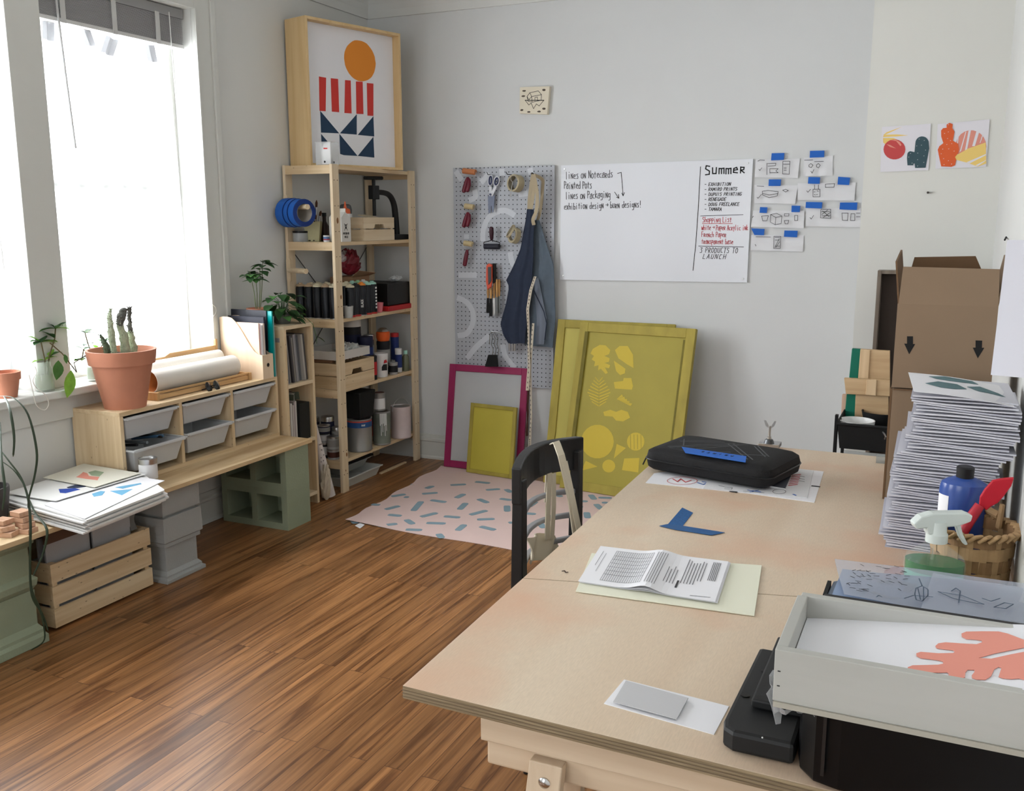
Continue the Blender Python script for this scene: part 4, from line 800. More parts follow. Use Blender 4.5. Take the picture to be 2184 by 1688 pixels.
for k, x in enumerate(xs[:5]):
    spray(x, 4.145, L2, .0265, .183, ('beige','beige','cream','beige','cream')[k], 'black spray can with %s cap, %s in the front row, left part of middle shelf'%(('beige','beige','cream','beige','cream')[k], ('first','second','third','fourth','fifth')[k]))
for j in range(2):
    for k in range(4): spray(.08+.056*k, 4.205+.058*j, L2, .0265, .183, 'cream', 'black spray can with a cream cap in the back rows of the middle shelf', group='rear spray cans on the middle shelf')
for k, (y, cap, ring, word, lab, h) in enumerate(((4.265,'cream','red',None,'black spray can with red base, first in the row along the shelf front',.175),(4.318,'black','red',None,'spray can with fine print and red base behind the plastic cup',.178),(4.372,'orange',None,'BLACK','black spray can with an orange cap and large white word',.18),(4.425,'mint','red',None,'black spray can with a mint cap, second last along the shelf front',.18),(4.478,'mint','red',None,'black spray can with mint cap and checkered label, last along the shelf front',.18))):
    spray(.285, y, L2, .0265, h, cap, lab, ring=ring, word=word)
    if k in (1,4):
        R = bpy.data.objects['spray_can.%03d'%(12+k+1)] if False else None
for k in range(4): spray(.225, 4.32+.055*k, L2, .0265, .185, ('cream','mint','green','white')[k], 'dark spray can with pale cap in the second row along the middle shelf', group='second row of spray cans')
b = B()
for k in range(7): b.box((.3115,4.470,L2+.03+.018*k),(.3124,4.484,L2+.04+.018*k), WHITE)
obj('label_checks', b, [o for o in bpy.data.objects if o.get('label','').startswith('black spray can with mint cap and checkered')][0])
c = atcan(.30,4.222,L2); obj('plastic_cup', B().lathe(c, [(.022,0),(.026,.062),(.024,.062),(.020,.003),(.001,.003)], mat('cloudy_cup',(186,188,184),.4,alpha=.85), 22, capt=False), None, 'small cloudy plastic cup beside the front post on the middle shelf', 'cup')
c = atcan(.285,4.545,L2); obj('plastic_cup', B().lathe(c, [(.017,0),(.026,.055),(.024,.055),(.015,.003),(.001,.003)], mat('pink_cup',(212,120,130),.5), 22, capt=False), None, 'small pink cup beside the spray cans on the middle shelf', 'cup')
obj('storage_box', B().box((.04,4.62,L2+.03),(.30,4.86,L2+.155),BLACK), None, 'black box at the far end of the middle shelf', 'box', bevel=.004)
obj('tray', B().box((.05,4.60,L2+.0005),(.315,4.875,L2+.028),mat('red_tray',(176,30,36),.5)), None, 'flat red tray under the black box on the middle shelf', 'tray', bevel=.003)
R = root('cardboard_box', (.17,4.53,L2+.10), 'open brown cardboard box above the spray cans on the middle shelf', 'box')
obj('box_body', B().box((.05,4.42,L2+.001),(.19,4.60,L2+.20),mat('kraft_board',(146,112,84),.8)), R); obj('flap', B().hexa([(.19,4.42,L2+.20),(.235,4.43,L2+.235),(.235,4.60,L2+.215),(.19,4.60,L2+.20)],[(.19,4.42,L2+.203),(.235,4.43,L2+.238),(.235,4.60,L2+.218),(.19,4.60,L2+.203)],mat('kraft_board',(146,112,84))), R)
def crumple(name, c, s, m, lab, cat, seed, k=12):
    rnd = random.Random(seed); b = B(); 
    vs = []; fs = []; n = 24; rr = 14
    for i in range(rr+1):
        for j in range(n):
            t = pi*i/rr; a = 2*pi*j/n; q = 1+.13*sin(3*a+seed+2*t)+.09*sin(7*a-5*t+seed*2)+.06*sin(11*t+4*a)+rnd.uniform(-.05,.05); vs.append(Vector(c)+Vector((sin(t)*cos(a)*s[0]*q, sin(t)*sin(a)*s[1]*q, (1-cos(t))*s[2]*(1 if i in (0,rr) else q))))
    for i in range(rr):
        for j in range(n): fs.append((i*n+j, i*n+(j+1)%n, (i+1)*n+(j+1)%n, (i+1)*n+j))
    b.add(vs, fs, m); return obj(name, b, None, lab, cat)
crumple('plastic_bag', (.12,4.51,L2+.205), (.055,.075,.065), mat('red_bag',(124,34,46),.4,var=.3,vs=20), 'crumpled dark red plastic bag on the cardboard box, middle shelf', 'bag', 5)
crumple('tissue_paper', (.10,4.47,L2+.265), (.035,.05,.035), mat('tissue',(186,176,176),.6), 'crumpled white and dark wrapping above the red bag', 'wrapping', 6)
crumple('tissue_paper', (.24,4.80,L2+.156), (.03,.05,.015), mat('film_wrap',(196,198,200),.3), 'crumpled clear wrapping on top of the black box', 'wrapping', 7)
# ---------------------------------------------------------------- row 3
r3 = crate(.045,.305,4.115,4.448,L3+.001,.135,'larger pine crate with handle hole on the fourth shelf level',2,.004,True,.009,name='wooden_crate',m=PINE)
b = B(); x0,x1,y0,y1,z = .05,.300,4.12,4.415,L3+.155; TW = mat('tray_white',(206,202,196),.6); t = .004
b.box((x0,y0,z),(x1,y1,z+t),TW); b.box((x0,y0,z+t),(x0+t,y1,z+.045),TW); b.box((x1-t,y0,z+t),(x1,y1,z+.045),TW); b.box((x0+t,y0,z+t),(x1-t,y0+t,z+.045),TW); b.box((x0+t,y1-t,z+t),(x1-t,y1,z+.045),TW)
obj('box_lid', b, None, 'white open box tray on top of the larger pine crate', 'tray')
rnd = random.Random(3)
for k in range(9): 
    y = 4.14+.034*k; obj('paint_tube', B().tube([(.10,y,L3+.141),(.25,y+rnd.uniform(-.004,.004),L3+.145)], .0095, mat('kraft_tube%d'%(k%2),((150,112,84),(186,160,132))[k%2],.7), 10), None, 'short brown cardboard tube in the row filling the larger pine crate', 'tube', 'cardboard tubes in the crate')
crumple('cloth', (.22,4.31,L3+.162), (.06,.07,.028), mat('pale_cloth',(186,188,184),.9), 'crumpled pale cloth in the white tray on the crate', 'cloth', 8)
WL = mat('white_tub',(220,218,216),.35); LAB = {k: mat('lab_'+k, v, .6) for k, v in dict(black=(30,30,34),blue=(34,52,110),red=(180,42,46),navy=(24,28,58),white=(214,214,214),grey=(150,150,148),silver=(176,178,180),brown=(84,48,40)).items()}
def tub(x, y, z, r_, h, lab, body, band=None, lid=None, lz=(.2,.75), cat='paint tub', name='paint_tub', group='paint tubs and jars on the shelf', handle=False, word=None):
    c = atcan(x,y,z); R = root(name, c, lab, cat, group)
    obj('tub_body', B().lathe(c, [(r_*.95,0),(r_,h*.88)], body, 26), R); obj('lid', B().lathe(c+Z_*h*.88, [(r_*1.03,0),(r_*1.03,h*.10),(r_*.98,h*.12),(.001,h*.12)], lid or body, 26), R)
    if band:
        obj('paper_label', B().lathe(c+Z_*h*lz[0], [(r_*.965+.0012,0),(r_*.99+.0012,h*(lz[1]-lz[0]))], band, 26, capb=False, capt=False), R)
    if handle:
        P = [c+Vector((.3*cos(t)*r_*1.05, cos(t)*r_*1.05, h*.8+sin(t)*r_*1.2)) for t in [pi*k/12 for k in range(13)]]; obj('wire_handle', B().tube(P, .0018, METAL, 6), R)
    return R
tub(.13,4.50,L3,.05,.33,'tall stack of black tubs with a white lid at the back of the fourth level',LAB['black'],LAB['navy'],WL,name='paint_tub')
tub(.205,4.515,L3,.044,.235,'navy blue tub with small white label on the fourth level',LAB['navy'],LAB['blue'],LAB['navy'])
tub(.278,4.478,L3,.022,.135,'stack of small black jars with red and white labels beside the crate',LAB['black'],LAB['red'],LAB['black'])
tub(.262,4.585,L3,.040,.135,'large white ink tub with red and black lettering on the fourth level',WL,None,WL)
o = [q_ for q_ in bpy.data.objects if q_.get('label','').startswith('large white ink tub')][0]; cc = wpos(o); b = B(); n = Vector((.80,-.60,0)); tt = Vector((.60,.80,0)); f0 = cc+n*.044+Z_*.04
b.prism([f0-tt*.012,f0+tt*.020,f0+tt*.020+Z_*.035,f0-tt*.002+Z_*.035,f0-tt*.012+Z_*.02], n*.0008, LAB['black']); b.prism([f0+tt*.0+Z_*.04,f0+tt*.022+Z_*.045,f0+tt*.016+Z_*.062,f0+tt*.004+Z_*.058], n*.0008, LAB['red']); obj('brand_mark', b, o)
tub(.175,4.60,L3,.030,.235,'clear jar with metal lid behind the white ink tub',mat('dark_jar',(70,70,72),.3),LAB['grey'],METAL)
tub(.215,4.69,L3,.038,.19,'black ink tub under the orange tub on the fourth level',LAB['black'],LAB['grey'],LAB['black'])
c = atcan(.215,4.69,L3+.191); R = root('paint_tub', c, 'orange round tub with a foil topped lid, highest on the fourth level', 'paint tub'); obj('tub_body', B().lathe(c, [(.034,0),(.040,.02),(.040,.05),(.034,.055)], mat('orange_tub',(222,96,40),.4), 26), R); obj('foil_top', B().lathe(c+Z_*.055, [(.036,0),(.028,.012),(.016,.020),(.001,.018)], METAL, 11, smooth=False), R)
tub(.285,4.680,L3,.026,.07,'small clear jar with black and white label on the fourth level, front edge',mat('clear_jar',(160,158,156),.3),LAB['black'],LAB['grey'])
tub(.225,4.80,L3,.024,.225,'tall narrow bottle with blue and red label near the far end of the fourth level',LAB['white'],LAB['blue'],LAB['red'],(.3,.9))
tub(.270,4.765,L3,.020,.14,'small bottle with blue and white label in front of the tall narrow bottle',LAB['white'],LAB['blue'],LAB['white'])
c = atcan(.285,4.82,L3); R = root('squeeze_bottle', c, 'small clear bottle with a mint green cap at the far end', 'bottle'); obj('bottle_body', B().lathe(c,[(.020,0),(.020,.085),(.010,.10)],mat('olive_bottle',(112,116,92),.2,alpha=.8),20), R); obj('cap', B().cyl(c+Z_*.10,.012,.022,CAPC['mint'],16), R)
# ---------------------------------------------------------------- row 4 (lowest board)
SIL = mat('galvanised',(150,150,148),.42,metal=.55); PNK = mat('pink_paint_drips',(206,190,188),.6,var=.10,vs=12)
_c, _r = canpx(741,795,966,L4); tin(_c, _r, .185, 'large grey metal paint can with blue and red printed band on the lowest shelf', body=SIL, name='paint_can', group='paint cans on the lowest shelf')
o = bpy.data.objects['paint_can.001']; cc = wpos(o); obj('printed_band', B().lathe(cc+Z_*.138, [(_r+.0012,0),(_r+.0012,.030)], mat('band_blue',(36,76,128),.5), 30, capb=False, capt=False), o); obj('printed_band', B().lathe(cc+Z_*.168, [(_r+.0014,0),(_r+.0014,.007)], mat('band_red',(190,70,56),.5), 30, capb=False, capt=False), o)
b = B(); n = Vector((.80,-.60,0)); tt = Vector((.60,.80,0)); strokes(b, 'PAINT', cc+n*(_r+.0018)+Z_*.148-tt*.012, tt, Z_, n, .009, WHITE, .0014, adv=3.8, jit=0, xs=.75); obj('lettering', b, o)
b = B(); _a, _q, _z = _c.x, _c.y, L4+.187; b.add([(_a-.05,_q-.06,_z),(_a+.05,_q-.06,_z),(_a+.05,_q+.07,_z),(_a-.05,_q+.07,_z),(_a-.06,_q-.075,_z+.15),(_a+.06,_q-.075,_z+.15),(_a+.06,_q+.085,_z+.15),(_a-.06,_q+.085,_z+.15)], [(0,3,2,1),(4,5,6,7),(0,1,5,4),(1,2,6,5),(2,3,7,6),(3,0,4,7)], MATTE); obj('plastic_pot', b, None, 'square black plastic pot on top of the large grey paint can', 'pot', bevel=.006)
_d, _s = canpx(796,834,951,L4); tin(_d, _s, .195, 'grey paint can with green and black paint drips on the lowest shelf', body=SIL, label=mat('swatch_green',(120,126,116),.7,var=.3,vs=9), lz=(.05,.95), group='paint cans on the lowest shelf')
b = B(); cc = wpos(bpy.data.objects['paint_can.002']); rnd = random.Random(8)
for k in range(9):
    a = -1.15+.09*k; n = Vector((cos(a),sin(a),0)); L = rnd.uniform(.05,.13); b.tube([cc+n*(_s+.001)+Z_*.185, cc+n*(_s+.001)+Z_*(.185-L)], .0018, WHITE, 5)
obj('paint_drips', b, bpy.data.objects['paint_can.002'])
tin(atcan(_d.x-.01,_d.y-.005,L4+.197), .036, .105, 'smaller white labelled can with brown lid on top of the dripped can', body=SIL, label=LAB['white'], lz=(.08,.68), lidm=LAB['brown'], group='paint cans on the lowest shelf')
_e, _t = canpx(834,878,937,L4); tin(_e, _t, .19, 'pinkish white paint can with wire handle at the far end of the lowest shelf', body=PNK, handle=True, group='paint cans on the lowest shelf')
tub(.215,4.575,L4,.015,.16,'narrow dark red bottle between the paint cans',LAB['brown'],LAB['red'],LAB['brown'])
for k, (x, y, r_, h, lab, bd, bn) in enumerate(((.235,4.135,.034,.055,'small round jar with brown label, bottom of the front stack','silver','brown'),(.17,4.14,.032,.085,'jar with white label, bottom of the second stack','black','white'),(.10,4.14,.034,.10,'dark jar at the back left of the lowest shelf','black','grey'),(.06,4.20,.034,.20,'tall dark blue jar at the back left of the lowest shelf','navy','blue'),(.145,4.215,.036,.21,'dark blue tub in the second row of the lowest shelf','navy','navy'),(.215,4.20,.03,.16,'pale jar behind the front stack on the lowest shelf','grey','silver'))):
    tub(x,y,L4,r_,h,lab,LAB[bd],LAB[bn],METAL)
tub(.235,4.137,L4+.056,.035,.068,'small metal lidded jar stacked on the brown labelled jar',LAB['silver'],LAB['grey'],METAL); tub(.17,4.142,L4+.086,.032,.05,'small jar with black lid stacked on the white labelled jar',LAB['silver'],LAB['white'],LAB['black']); tub(.172,4.142,L4+.137,.033,.042,'short dark jar, topmost of the second stack',LAB['navy'],LAB['grey'],METAL)
# ---------------------------------------------------------------- under the shelf
def traybox(x0,x1,y0,y1,z,h,m,lab,fl=.02):
    b = B(); t = .003; bo = [(x0+fl,y0+fl,z),(x1-fl,y0+fl,z),(x1-fl,y1-fl,z),(x0+fl,y1-fl,z)]; to = [(x0,y0,z+h),(x1,y0,z+h),(x1,y1,z+h),(x0,y1,z+h)]
    b.add(bo+to, [(0,3,2,1),(0,1,5,4),(1,2,6,5),(2,3,7,6),(3,0,4,7)], m)
    bi = [(p[0]+(t if i in (0,3) else -t), p[1]+(t if i < 2 else -t), p[2]+t) for i, p in enumerate(bo)]; ti = [(p[0]+(t if i in (0,3) else -t), p[1]+(t if i < 2 else -t), p[2]) for i, p in enumerate(to)]
    b.add(bi+ti, [(0,1,2,3),(4,5,1,0),(5,6,2,1),(6,7,3,2),(7,4,0,3)], m)
    for a in (((x0-.008,y0-.008,z+h-.003),(x1+.008,y0,z+h+.003)),((x0-.008,y1,z+h-.003),(x1+.008,y1+.008,z+h+.003)),((x0-.008,y0,z+h-.003),(x0,y1,z+h+.003)),((x1,y0,z+h-.003),(x1+.008,y1,z+h+.003))): b.box(a[0],a[1],m)
    return obj('developing_tray', b, None, lab, 'tray')
traybox(.06,.298,4.16,4.50,.001,.055,mat('tray_plastic',(198,200,196),.4),'white plastic tray on the floor under the tall shelf')
traybox(.05,.24,4.18,4.46,.06,.045,mat('tray_plastic2',(150,154,152),.4),'grey tray stacked in the white tray under the tall shelf')
obj('sheet_board', B().box((-.095,-.14,0),(.095,.16,.012), MATTE, Matrix.Translation((.16,4.33,.118))@Matrix.Rotation(-.05,4,'X')), None, 'black board lying on the trays under the tall shelf', 'board')
obj('wood_strip', B().box((.285,4.50,.001),(.30,4.78,.010),PINE[1]), None, 'thin pine strip on the floor behind the trays', 'wood strip')
# rolled posters leaning at the left of the shelf
R = root('poster_roll', (.33,3.99,0), 'rolled paper standing between the bookcase and the tall shelf, widening to the floor', 'paper roll')
b = B(); A = Vector((.30,3.985,.012)); E_ = Vector((.255,3.935,.45))
b.lathe(A, [(.036,0),(.030,.10),(.018,.30),(.008,.46)], mat('spotted_paper',(212,204,200),.8,var=.10,vs=25), 26, axis=(E_-A)); obj('rolled_sheet', b, R)
rnd = random.Random(2); b = B(); ax = (E_-A).normalized()
for k in range(10):
    t = rnd.uniform(.05,.30); n = (Vector((.8,-.6,0))+Vector((.6,.8,0))*rnd.uniform(-.6,.6)).normalized(); b.ball(A+ax*t+n*(.036-.055*t), .004, mat('dot_ink',(150,140,140),.8), 6)
obj('printed_dots', b, R)
crumple('plastic_bag', (.315,3.945,.001), (.022,.03,.085), mat('cream_bag',(196,184,164),.8), 'crumpled cream bag on the floor against the bookcase', 'bag', 12)
# ================================================================ things on and against the back wall
YW = YB-.0005
def nY(t=.001): return Vector((0,-t,0))
def W_(px, py, off=0): return AT(1, YB-off, px, py)
def panel(name, q, off, t, m, parent=None, **k):
    """flat panel on the back wall; Q = its corners in the photograph (tl, tr, br, bl), OFF = face distance from the wall"""
    P = [W_(*p, off) for p in q]; return obj(name, B().prism(P[::-1], (0,t,0), m), parent, **k)
# ---------------------------------------------------------------- pegboard
def pegmat():
    m = mat('pegboard_grey', (176,180,188), .5, var=.02); nt = m.node_tree; b = nt.nodes['Principled BSDF']; N = nt.nodes.new; L = nt.links.new
    src = b.inputs['Base Color'].links[0].from_socket; tc = N('ShaderNodeTexCoord'); sp = N('ShaderNodeSeparateXYZ'); L(tc.outputs['Object'], sp.inputs[0])
    out = []
    for i in (0, 2):
        a = N('ShaderNodeMath'); a.operation = 'MULTIPLY'; a.inputs[1].default_value = 1/.0254; L(sp.outputs[i], a.inputs[0])
        f = N('ShaderNodeMath'); f.operation = 'FRACT'; L(a.outputs[0], f.inputs[0]); s = N('ShaderNodeMath'); s.operation = 'SUBTRACT'; s.inputs[1].default_value = .5; L(f.outputs[0], s.inputs[0])
        p = N('ShaderNodeMath'); p.operation = 'POWER'; p.inputs[1].default_value = 2; L(s.outputs[0], p.inputs[0]); out.append(p)
    ad = N('ShaderNodeMath'); ad.operation = 'ADD'; L(out[0].outputs[0], ad.inputs[0]); L(out[1].outputs[0], ad.inputs[1])
    lt = N('ShaderNodeMath'); lt.operation = 'LESS_THAN'; lt.inputs[1].default_value = .017; L(ad.outputs[0], lt.inputs[0])
    mx = N('ShaderNodeMix'); mx.data_type = 'RGBA'; L(lt.outputs[0], mx.inputs[0]); L(src, mx.inputs[6]); mx.inputs[7].default_value = lin((40,40,44))+(1,); L(mx.outputs[2], b.inputs['Base Color']); return m
PEGX0, PEGX1, PEGZ0, PEGZ1 = .562, 1.185, .492, 1.728; PO = .022
R = root('pegboard', ((PEGX0+PEGX1)/2, YB-.01, PEGZ0), 'tall light grey pegboard with faint pale painted curves, on the back wall', 'pegboard')
pb = obj('board', B().box((PEGX0,YB-PO,PEGZ0),(PEGX1,YB-PO+.005,PEGZ1), pegmat()), R)
obj('batten', B().box((PEGX0+.02,YB-PO+.005,PEGZ1-.06),(PEGX1-.02,YB-.001,PEGZ1-.02), PINE[0]), R); obj('batten', B().box((PEGX0+.02,YB-PO+.005,PEGZ0+.02),(PEGX1-.02,YB-.001,PEGZ0+.06), PINE[0]), R)
PALE = mat('pale_painted_line', (202,206,212), .5)
def pale(px, w=.032): 
    P = [W_(*q, PO) for q in px]
    P = [Vector((min(max(p.x,PEGX0+.012),PEGX1-.012),YB-PO,min(max(p.z,PEGZ0+.01),PEGZ1-.012))) for p in P]; strip(bb := B(), P, -Y_, w, PALE, .0005); obj('painted_line', bb, pb)
pale([(1030,515),(1031,490),(1042,465),(1060,452),(1080,450),(1098,460)]); pale([(972,365),(985,385)]); pale([(1026,390),(1044,370)]); pale([(1070,358),(1071,375)]); pale([(1130,358),(1133,372)])
pale([(1000,428),(1014,420),(1012,405)]); pale([(1106,415),(1125,412)]); pale([(1088,538),(1092,560),(1100,570)]); pale([(978,587),(1017,587)]); pale([(975,635),(995,645),(1008,665),(1008,690),(995,712),(976,716)]); pale([(996,765),(1016,740),(1044,716)]); pale([(1072,735),(1078,760),(1098,785)]); pale([(1160,630),(1175,640)]); pale([(995,500),(995,510)])
HK = mat('hook_wire', (30,30,32), .4, metal=.5)
def hook(px, py, L=.05, parent=None, name='hook'):
    p = W_(px, py, PO); return B().tube([p+Y_*.002, p-Y_*L*.8, p-Y_*L+Z_*.012], .0022, HK, 6)
def on_board(px, py, d): return AT(1, YB-PO-d, px, py)
BURG = mat('burgundy_handle', (104,26,44), .35); RUB = {k: mat('roller_'+k, v, .6) for k, v in dict(tan=(186,118,76),cream=(196,178,138),black=(34,36,48)).items()}
def brayer(px, py, wid, hx, hy, col, lab, hm=None, n=1, dark=False):
    """ink roller hung by its handle fork: PX,PY roller centre, HX,HY handle end"""
    d = .045; c = on_board(px, py, d); R = root('ink_roller', c-Z_*.1, lab, 'ink roller', 'rollers on the pegboard')
    e = on_board(hx, hy, d+.004); dv = (e-c).normalized(); ax = Vector((-dv.z,.0,dv.x)) if not dark else X_
    ax = Vector((cos(-.12),0,sin(-.12))) if not dark else ax
    obj('roller', B().tube([c-ax*wid/2, c+ax*wid/2], .0155, RUB[col], 20), R)
    b = B(); k1 = c-ax*(wid/2+.004); k2 = c+ax*(wid/2+.004); n0 = c+dv*.035
    b.tube([k1, k1+dv*.022, n0, k2+dv*.022, k2], .0024, METAL if not dark else MATTE, 8); obj('wire_frame', b, R)
    obj('handle', B().tube([n0, n0.lerp(e,.2), n0.lerp(e,.6), e, e+dv*.006], [.007,.011,.013,.012,.006], hm or BURG, 14), R)
    if n > 1: 
        o = Vector((.024,-.004,.004)); obj('handle', B().tube([n0, n0.lerp(e,.2)+o*.6, n0.lerp(e,.6)+o, e+o, e+dv*.006+o], [.007,.011,.013,.012,.006], hm or BURG, 14), R)
    b = hook(px-16*.5, py-1); b2 = hook(px+10*.5, py-1); obj('hook', b, R); obj('hook', b2, R)
brayer(1001,366,.078,989,409,'tan','tan rubber ink roller with burgundy handles at the top left of the pegboard',n=2)
brayer(1001,441,.055,989,483,'cream','cream ink roller with two burgundy handles, second down the left of the pegboard',n=2)
brayer(999,520,.052,991,566,'cream','cream ink roller with one burgundy handle, third down the left of the pegboard')
brayer(1049,526,.092,1048,486,'black','black ink roller with dark handle pointing up, middle of the pegboard',mat('dark_maroon',(58,24,36),.4),dark=True)
# scissors
c = on_board(1046,415,.02); R = root('scissors', c-Z_*.12, 'navy and white handled scissors hanging near the top of the pegboard', 'scissors')
BLD = mat('blade_steel',(70,74,86),.35,metal=.6); NB = mat('scissor_navy',(36,44,84),.4); SW = mat('scissor_white',(206,208,214),.4)
def ring(px, py, rx, rz, m, d=.02, th=.005, tilt=0):
    c = on_board(px,py,d); return B().tube([c+Vector((cos(t)*rx*cos(tilt)-sin(t)*rz*sin(tilt),0,cos(t)*rx*sin(tilt)+sin(t)*rz*cos(tilt))) for t in [2*pi*k/20 for k in range(21)]], th, m, 8)
obj('handle', ring(1046,385,.011,.026,SW,tilt=-.1,th=.006), R); obj('handle', ring(1059,387,.014,.024,SW,d=.026,tilt=-.25,th=.006), R); obj('grip', ring(1046,385,.008,.022,NB,d=.024,tilt=-.1,th=.004), R); obj('grip', ring(1059,387,.010,.019,NB,d=.03,tilt=-.25,th=.004), R)
obj('shank', B().bar(on_board(1046,398,.02), on_board(1047,418,.02), .016,.006,SW,(0,1,0)), R); obj('shank', B().bar(on_board(1057,398,.026), on_board(1048,418,.026), .016,.006,SW,(0,1,0)), R)
obj('pivot', B().cyl(on_board(1046,415,.031), .006,.004,NB,14,axis=(0,-1,0)), R)
obj('blade', B().prism([on_board(*q,.018) for q in ((1041,418),(1051,418),(1046,455),(1042,455))], (0,-.002,0), BLD), R); obj('blade', B().prism([on_board(*q,.022) for q in ((1046,418),(1056,416),(1053,452),(1050,454))], (0,-.002,0), BLD), R)
obj('hook', hook(1047,373), R)
# masking tape rolls
MASK = mat('masking_tape',(186,174,144),.7,var=.04)
def mroll(px, py, r_, t, lab, ax=(-.35,-.9,.1), d=.03, inner=.72):
    c = on_board(px,py,d); ax = Vector(ax).normalized(); R = root('tape_roll', c-Z_*r_, lab, 'tape roll', 'cream tape rolls on the pegboard')
    obj('tape', B().lathe(c-ax*t*.3, [(r_*inner+.001,0),(r_,0),(r_,t),(r_*inner+.001,t)], MASK, 34, axis=ax, capb=False, capt=False), R)
    obj('core', B().lathe(c-ax*t*.3, [(r_*inner+.001,t),(r_*inner,t),(r_*inner,0),(r_*inner+.001,0)], mat('tape_core',(150,140,118),.8), 34, axis=ax, capb=False, capt=False), R); return R
a = mroll(1104,392,.047,.024,'cream tape roll hanging behind another, upper middle of the pegboard',d=.012,inner=.78); b_ = mroll(1098,391,.047,.022,'cream tape roll with a key ring in it, upper middle of the pegboard',d=.045,inner=.78)
mroll(1099,503,.044,.030,'thick cream tape roll, rear one of the lower pair on the pegboard',ax=(-.5,-.8,.2),d=.012); mroll(1090,494,.040,.012,'thin cream tape roll, front one of the lower pair on the pegboard',ax=(-.7,-.5,.5),d=.062,inner=.86)
R = root('key_ring', on_board(1094,410,.06), 'small metal key ring with a pin hanging in the tape roll', 'key ring'); obj('ring', ring(1095,381,.016,.018,METAL,d=.074,th=.0015), R); obj('pin', B().tube([on_board(1093,388,.07), on_board(1090,412,.07), on_board(1089,420,.07)],[.0022,.0022,.005],METAL,8), R)
obj('hook', hook(1092,373,.08), R)
# utility knife and palette knives/brushes
R = root('utility_knife', on_board(1046,615,.04), 'orange and grey utility knife hanging on the pegboard', 'knife'); OR2 = mat('knife_orange',(214,84,56),.5)
obj('knife_body', B().prism([on_board(*q,.05) for q in ((1039,566),(1045,562),(1051,565),(1051,600),(1049,612),(1041,618),(1038,600))][::-1], (0,-.012,0), OR2), R, bevel=.002); obj('knife_grip', B().prism([on_board(*q,.0625) for q in ((1041,570),(1048,569),(1048,600),(1042,608))][::-1], (0,-.004,0), mat('knife_grey',(70,72,74),.6)), R)
R = root('hand_tool', on_board(1057,600,.03), 'black handled tool hanging behind the utility knife', 'hand tool'); obj('tool_body', B().prism([on_board(*q,.035) for q in ((1052,562),(1058,562),(1059,600),(1053,605))][::-1], (0,-.012,0), MATTE), R)
obj('hook', hook(1048,563,.07), R)
YWD = wood('tool_handle',(204,158,96),(176,128,74),2,2,knots=False)
for k, (x, t0, t1, e, cc) in enumerate(((1041,610,636,668,MATTE),(1047,612,637,675,MATTE),(1054,602,636,672,METAL),(1060,596,634,674,mat('tool_grey',(110,112,112),.4,metal=.5)),(1065,596,632,668,mat('tool_grey',(110,112,112))))):
    R = root('palette_knife', on_board(x,e,.03), ('first','second','third','fourth','fifth')[k]+' from the left of the wood handled tools hanging under the utility knife', 'palette knife', 'wood handled tools on the pegboard')
    dd = .03+.008*(k%2); obj('handle', B().tube([on_board(x,t0,dd), on_board(x,(t0+t1)/2,dd), on_board(x,t1,dd)], [.006,.008,.005], YWD, 12), R)
    obj('tool_blade', B().prism([on_board(*q,dd) for q in ((x-2.2,t1),(x+2.2,t1),(x+3.5-k*.3,e),(x-3.5+k*.3,e))][::-1], (0,-.004,0), cc), R)
# binder clip / hanger cluster
WI = mat('shiny_wire',(170,172,174),.25,metal=.9)
for k, (dx, dd) in enumerate(((0,.04),(6,.055),(12,.065))):
    R = root('hanging_clip', on_board(1048+dx,775,dd), ('leftmost','middle','rightmost')[k]+' black clip on shiny wire hanging low on the pegboard', 'clip', 'wire clips on the pegboard')
    obj('wire_hook', B().tube([on_board(*q,dd) for q in ((1044,735),(1045,712),(1048+dx*.4,708),(1050+dx,722),(1048+dx,735),(1052+dx,745),(1050+dx,760))], .0024, WI, 7), R)
    obj('clip_jaw', B().prism([on_board(*q,dd) for q in ((1043+dx,757),(1049+dx,757),(1050+dx*1.1,782),(1036+dx*1.2,782))][::-1], (0,-.012,0), MATTE), R)
R = root('wire_hanger', on_board(1080,725,.06), 'bent shiny wire running from the clips to the apron hem', 'wire'); obj('wire', B().tube([on_board(*q,.05) for q in ((1048,707),(1062,709),(1073,714),(1084,722),(1095,735))], .0035, WI, 8), R)
for k, x in enumerate((1087,1093,1098)): obj('metal_tube', B().tube([on_board(x,733,.05), on_board(x,749,.05)], .006, METAL, 10), None, 'short metal tube hanging below the dark apron hem', 'metal tube', 'metal tubes under the apron')
# ---------------------------------------------------------------- aprons
DEN = mat('dark_denim',(44,52,70),.9,var=.08,vs=40,bump=.2,bs=300); DEN2 = mat('grey_denim',(92,104,116),.9,var=.06,vs=40,bump=.2,bs=300); TAPE = mat('cotton_tape',(176,162,136),.85,var=.05); TWILL = mat('twill_tape',(208,198,180),.85)
def cloth(left, right, z, dep, amp, m, name, parent, nu=22, seed=0, thick=.004, folds=9):
    """draped cloth: LEFT/RIGHT outlines in the photograph, hung in front of the board"""
    n = len(left)-1
    def fn(u, v):
        t = v*n; i = min(int(t), n-1); f = t-i
        l = (left[i][0]*(1-f)+left[i+1][0]*f, left[i][1]*(1-f)+left[i+1][1]*f); r_ = (right[i][0]*(1-f)+right[i+1][0]*f, right[i][1]*(1-f)+right[i+1][1]*f)
        x, y = l[0]*(1-u)+r_[0]*u, l[1]*(1-u)+r_[1]*u
        p = on_board(x, y, dep+amp*.0); o = amp*(.35+.65*v)*(sin(u*folds+seed+v*1.2)+.4*sin(u*folds*2.3+seed*2)); e = dep*.0
        return (p.x, p.y-.0+o-(0), p.z)
    return obj(name, B().grid(fn, nu, 26, m, thick), parent)
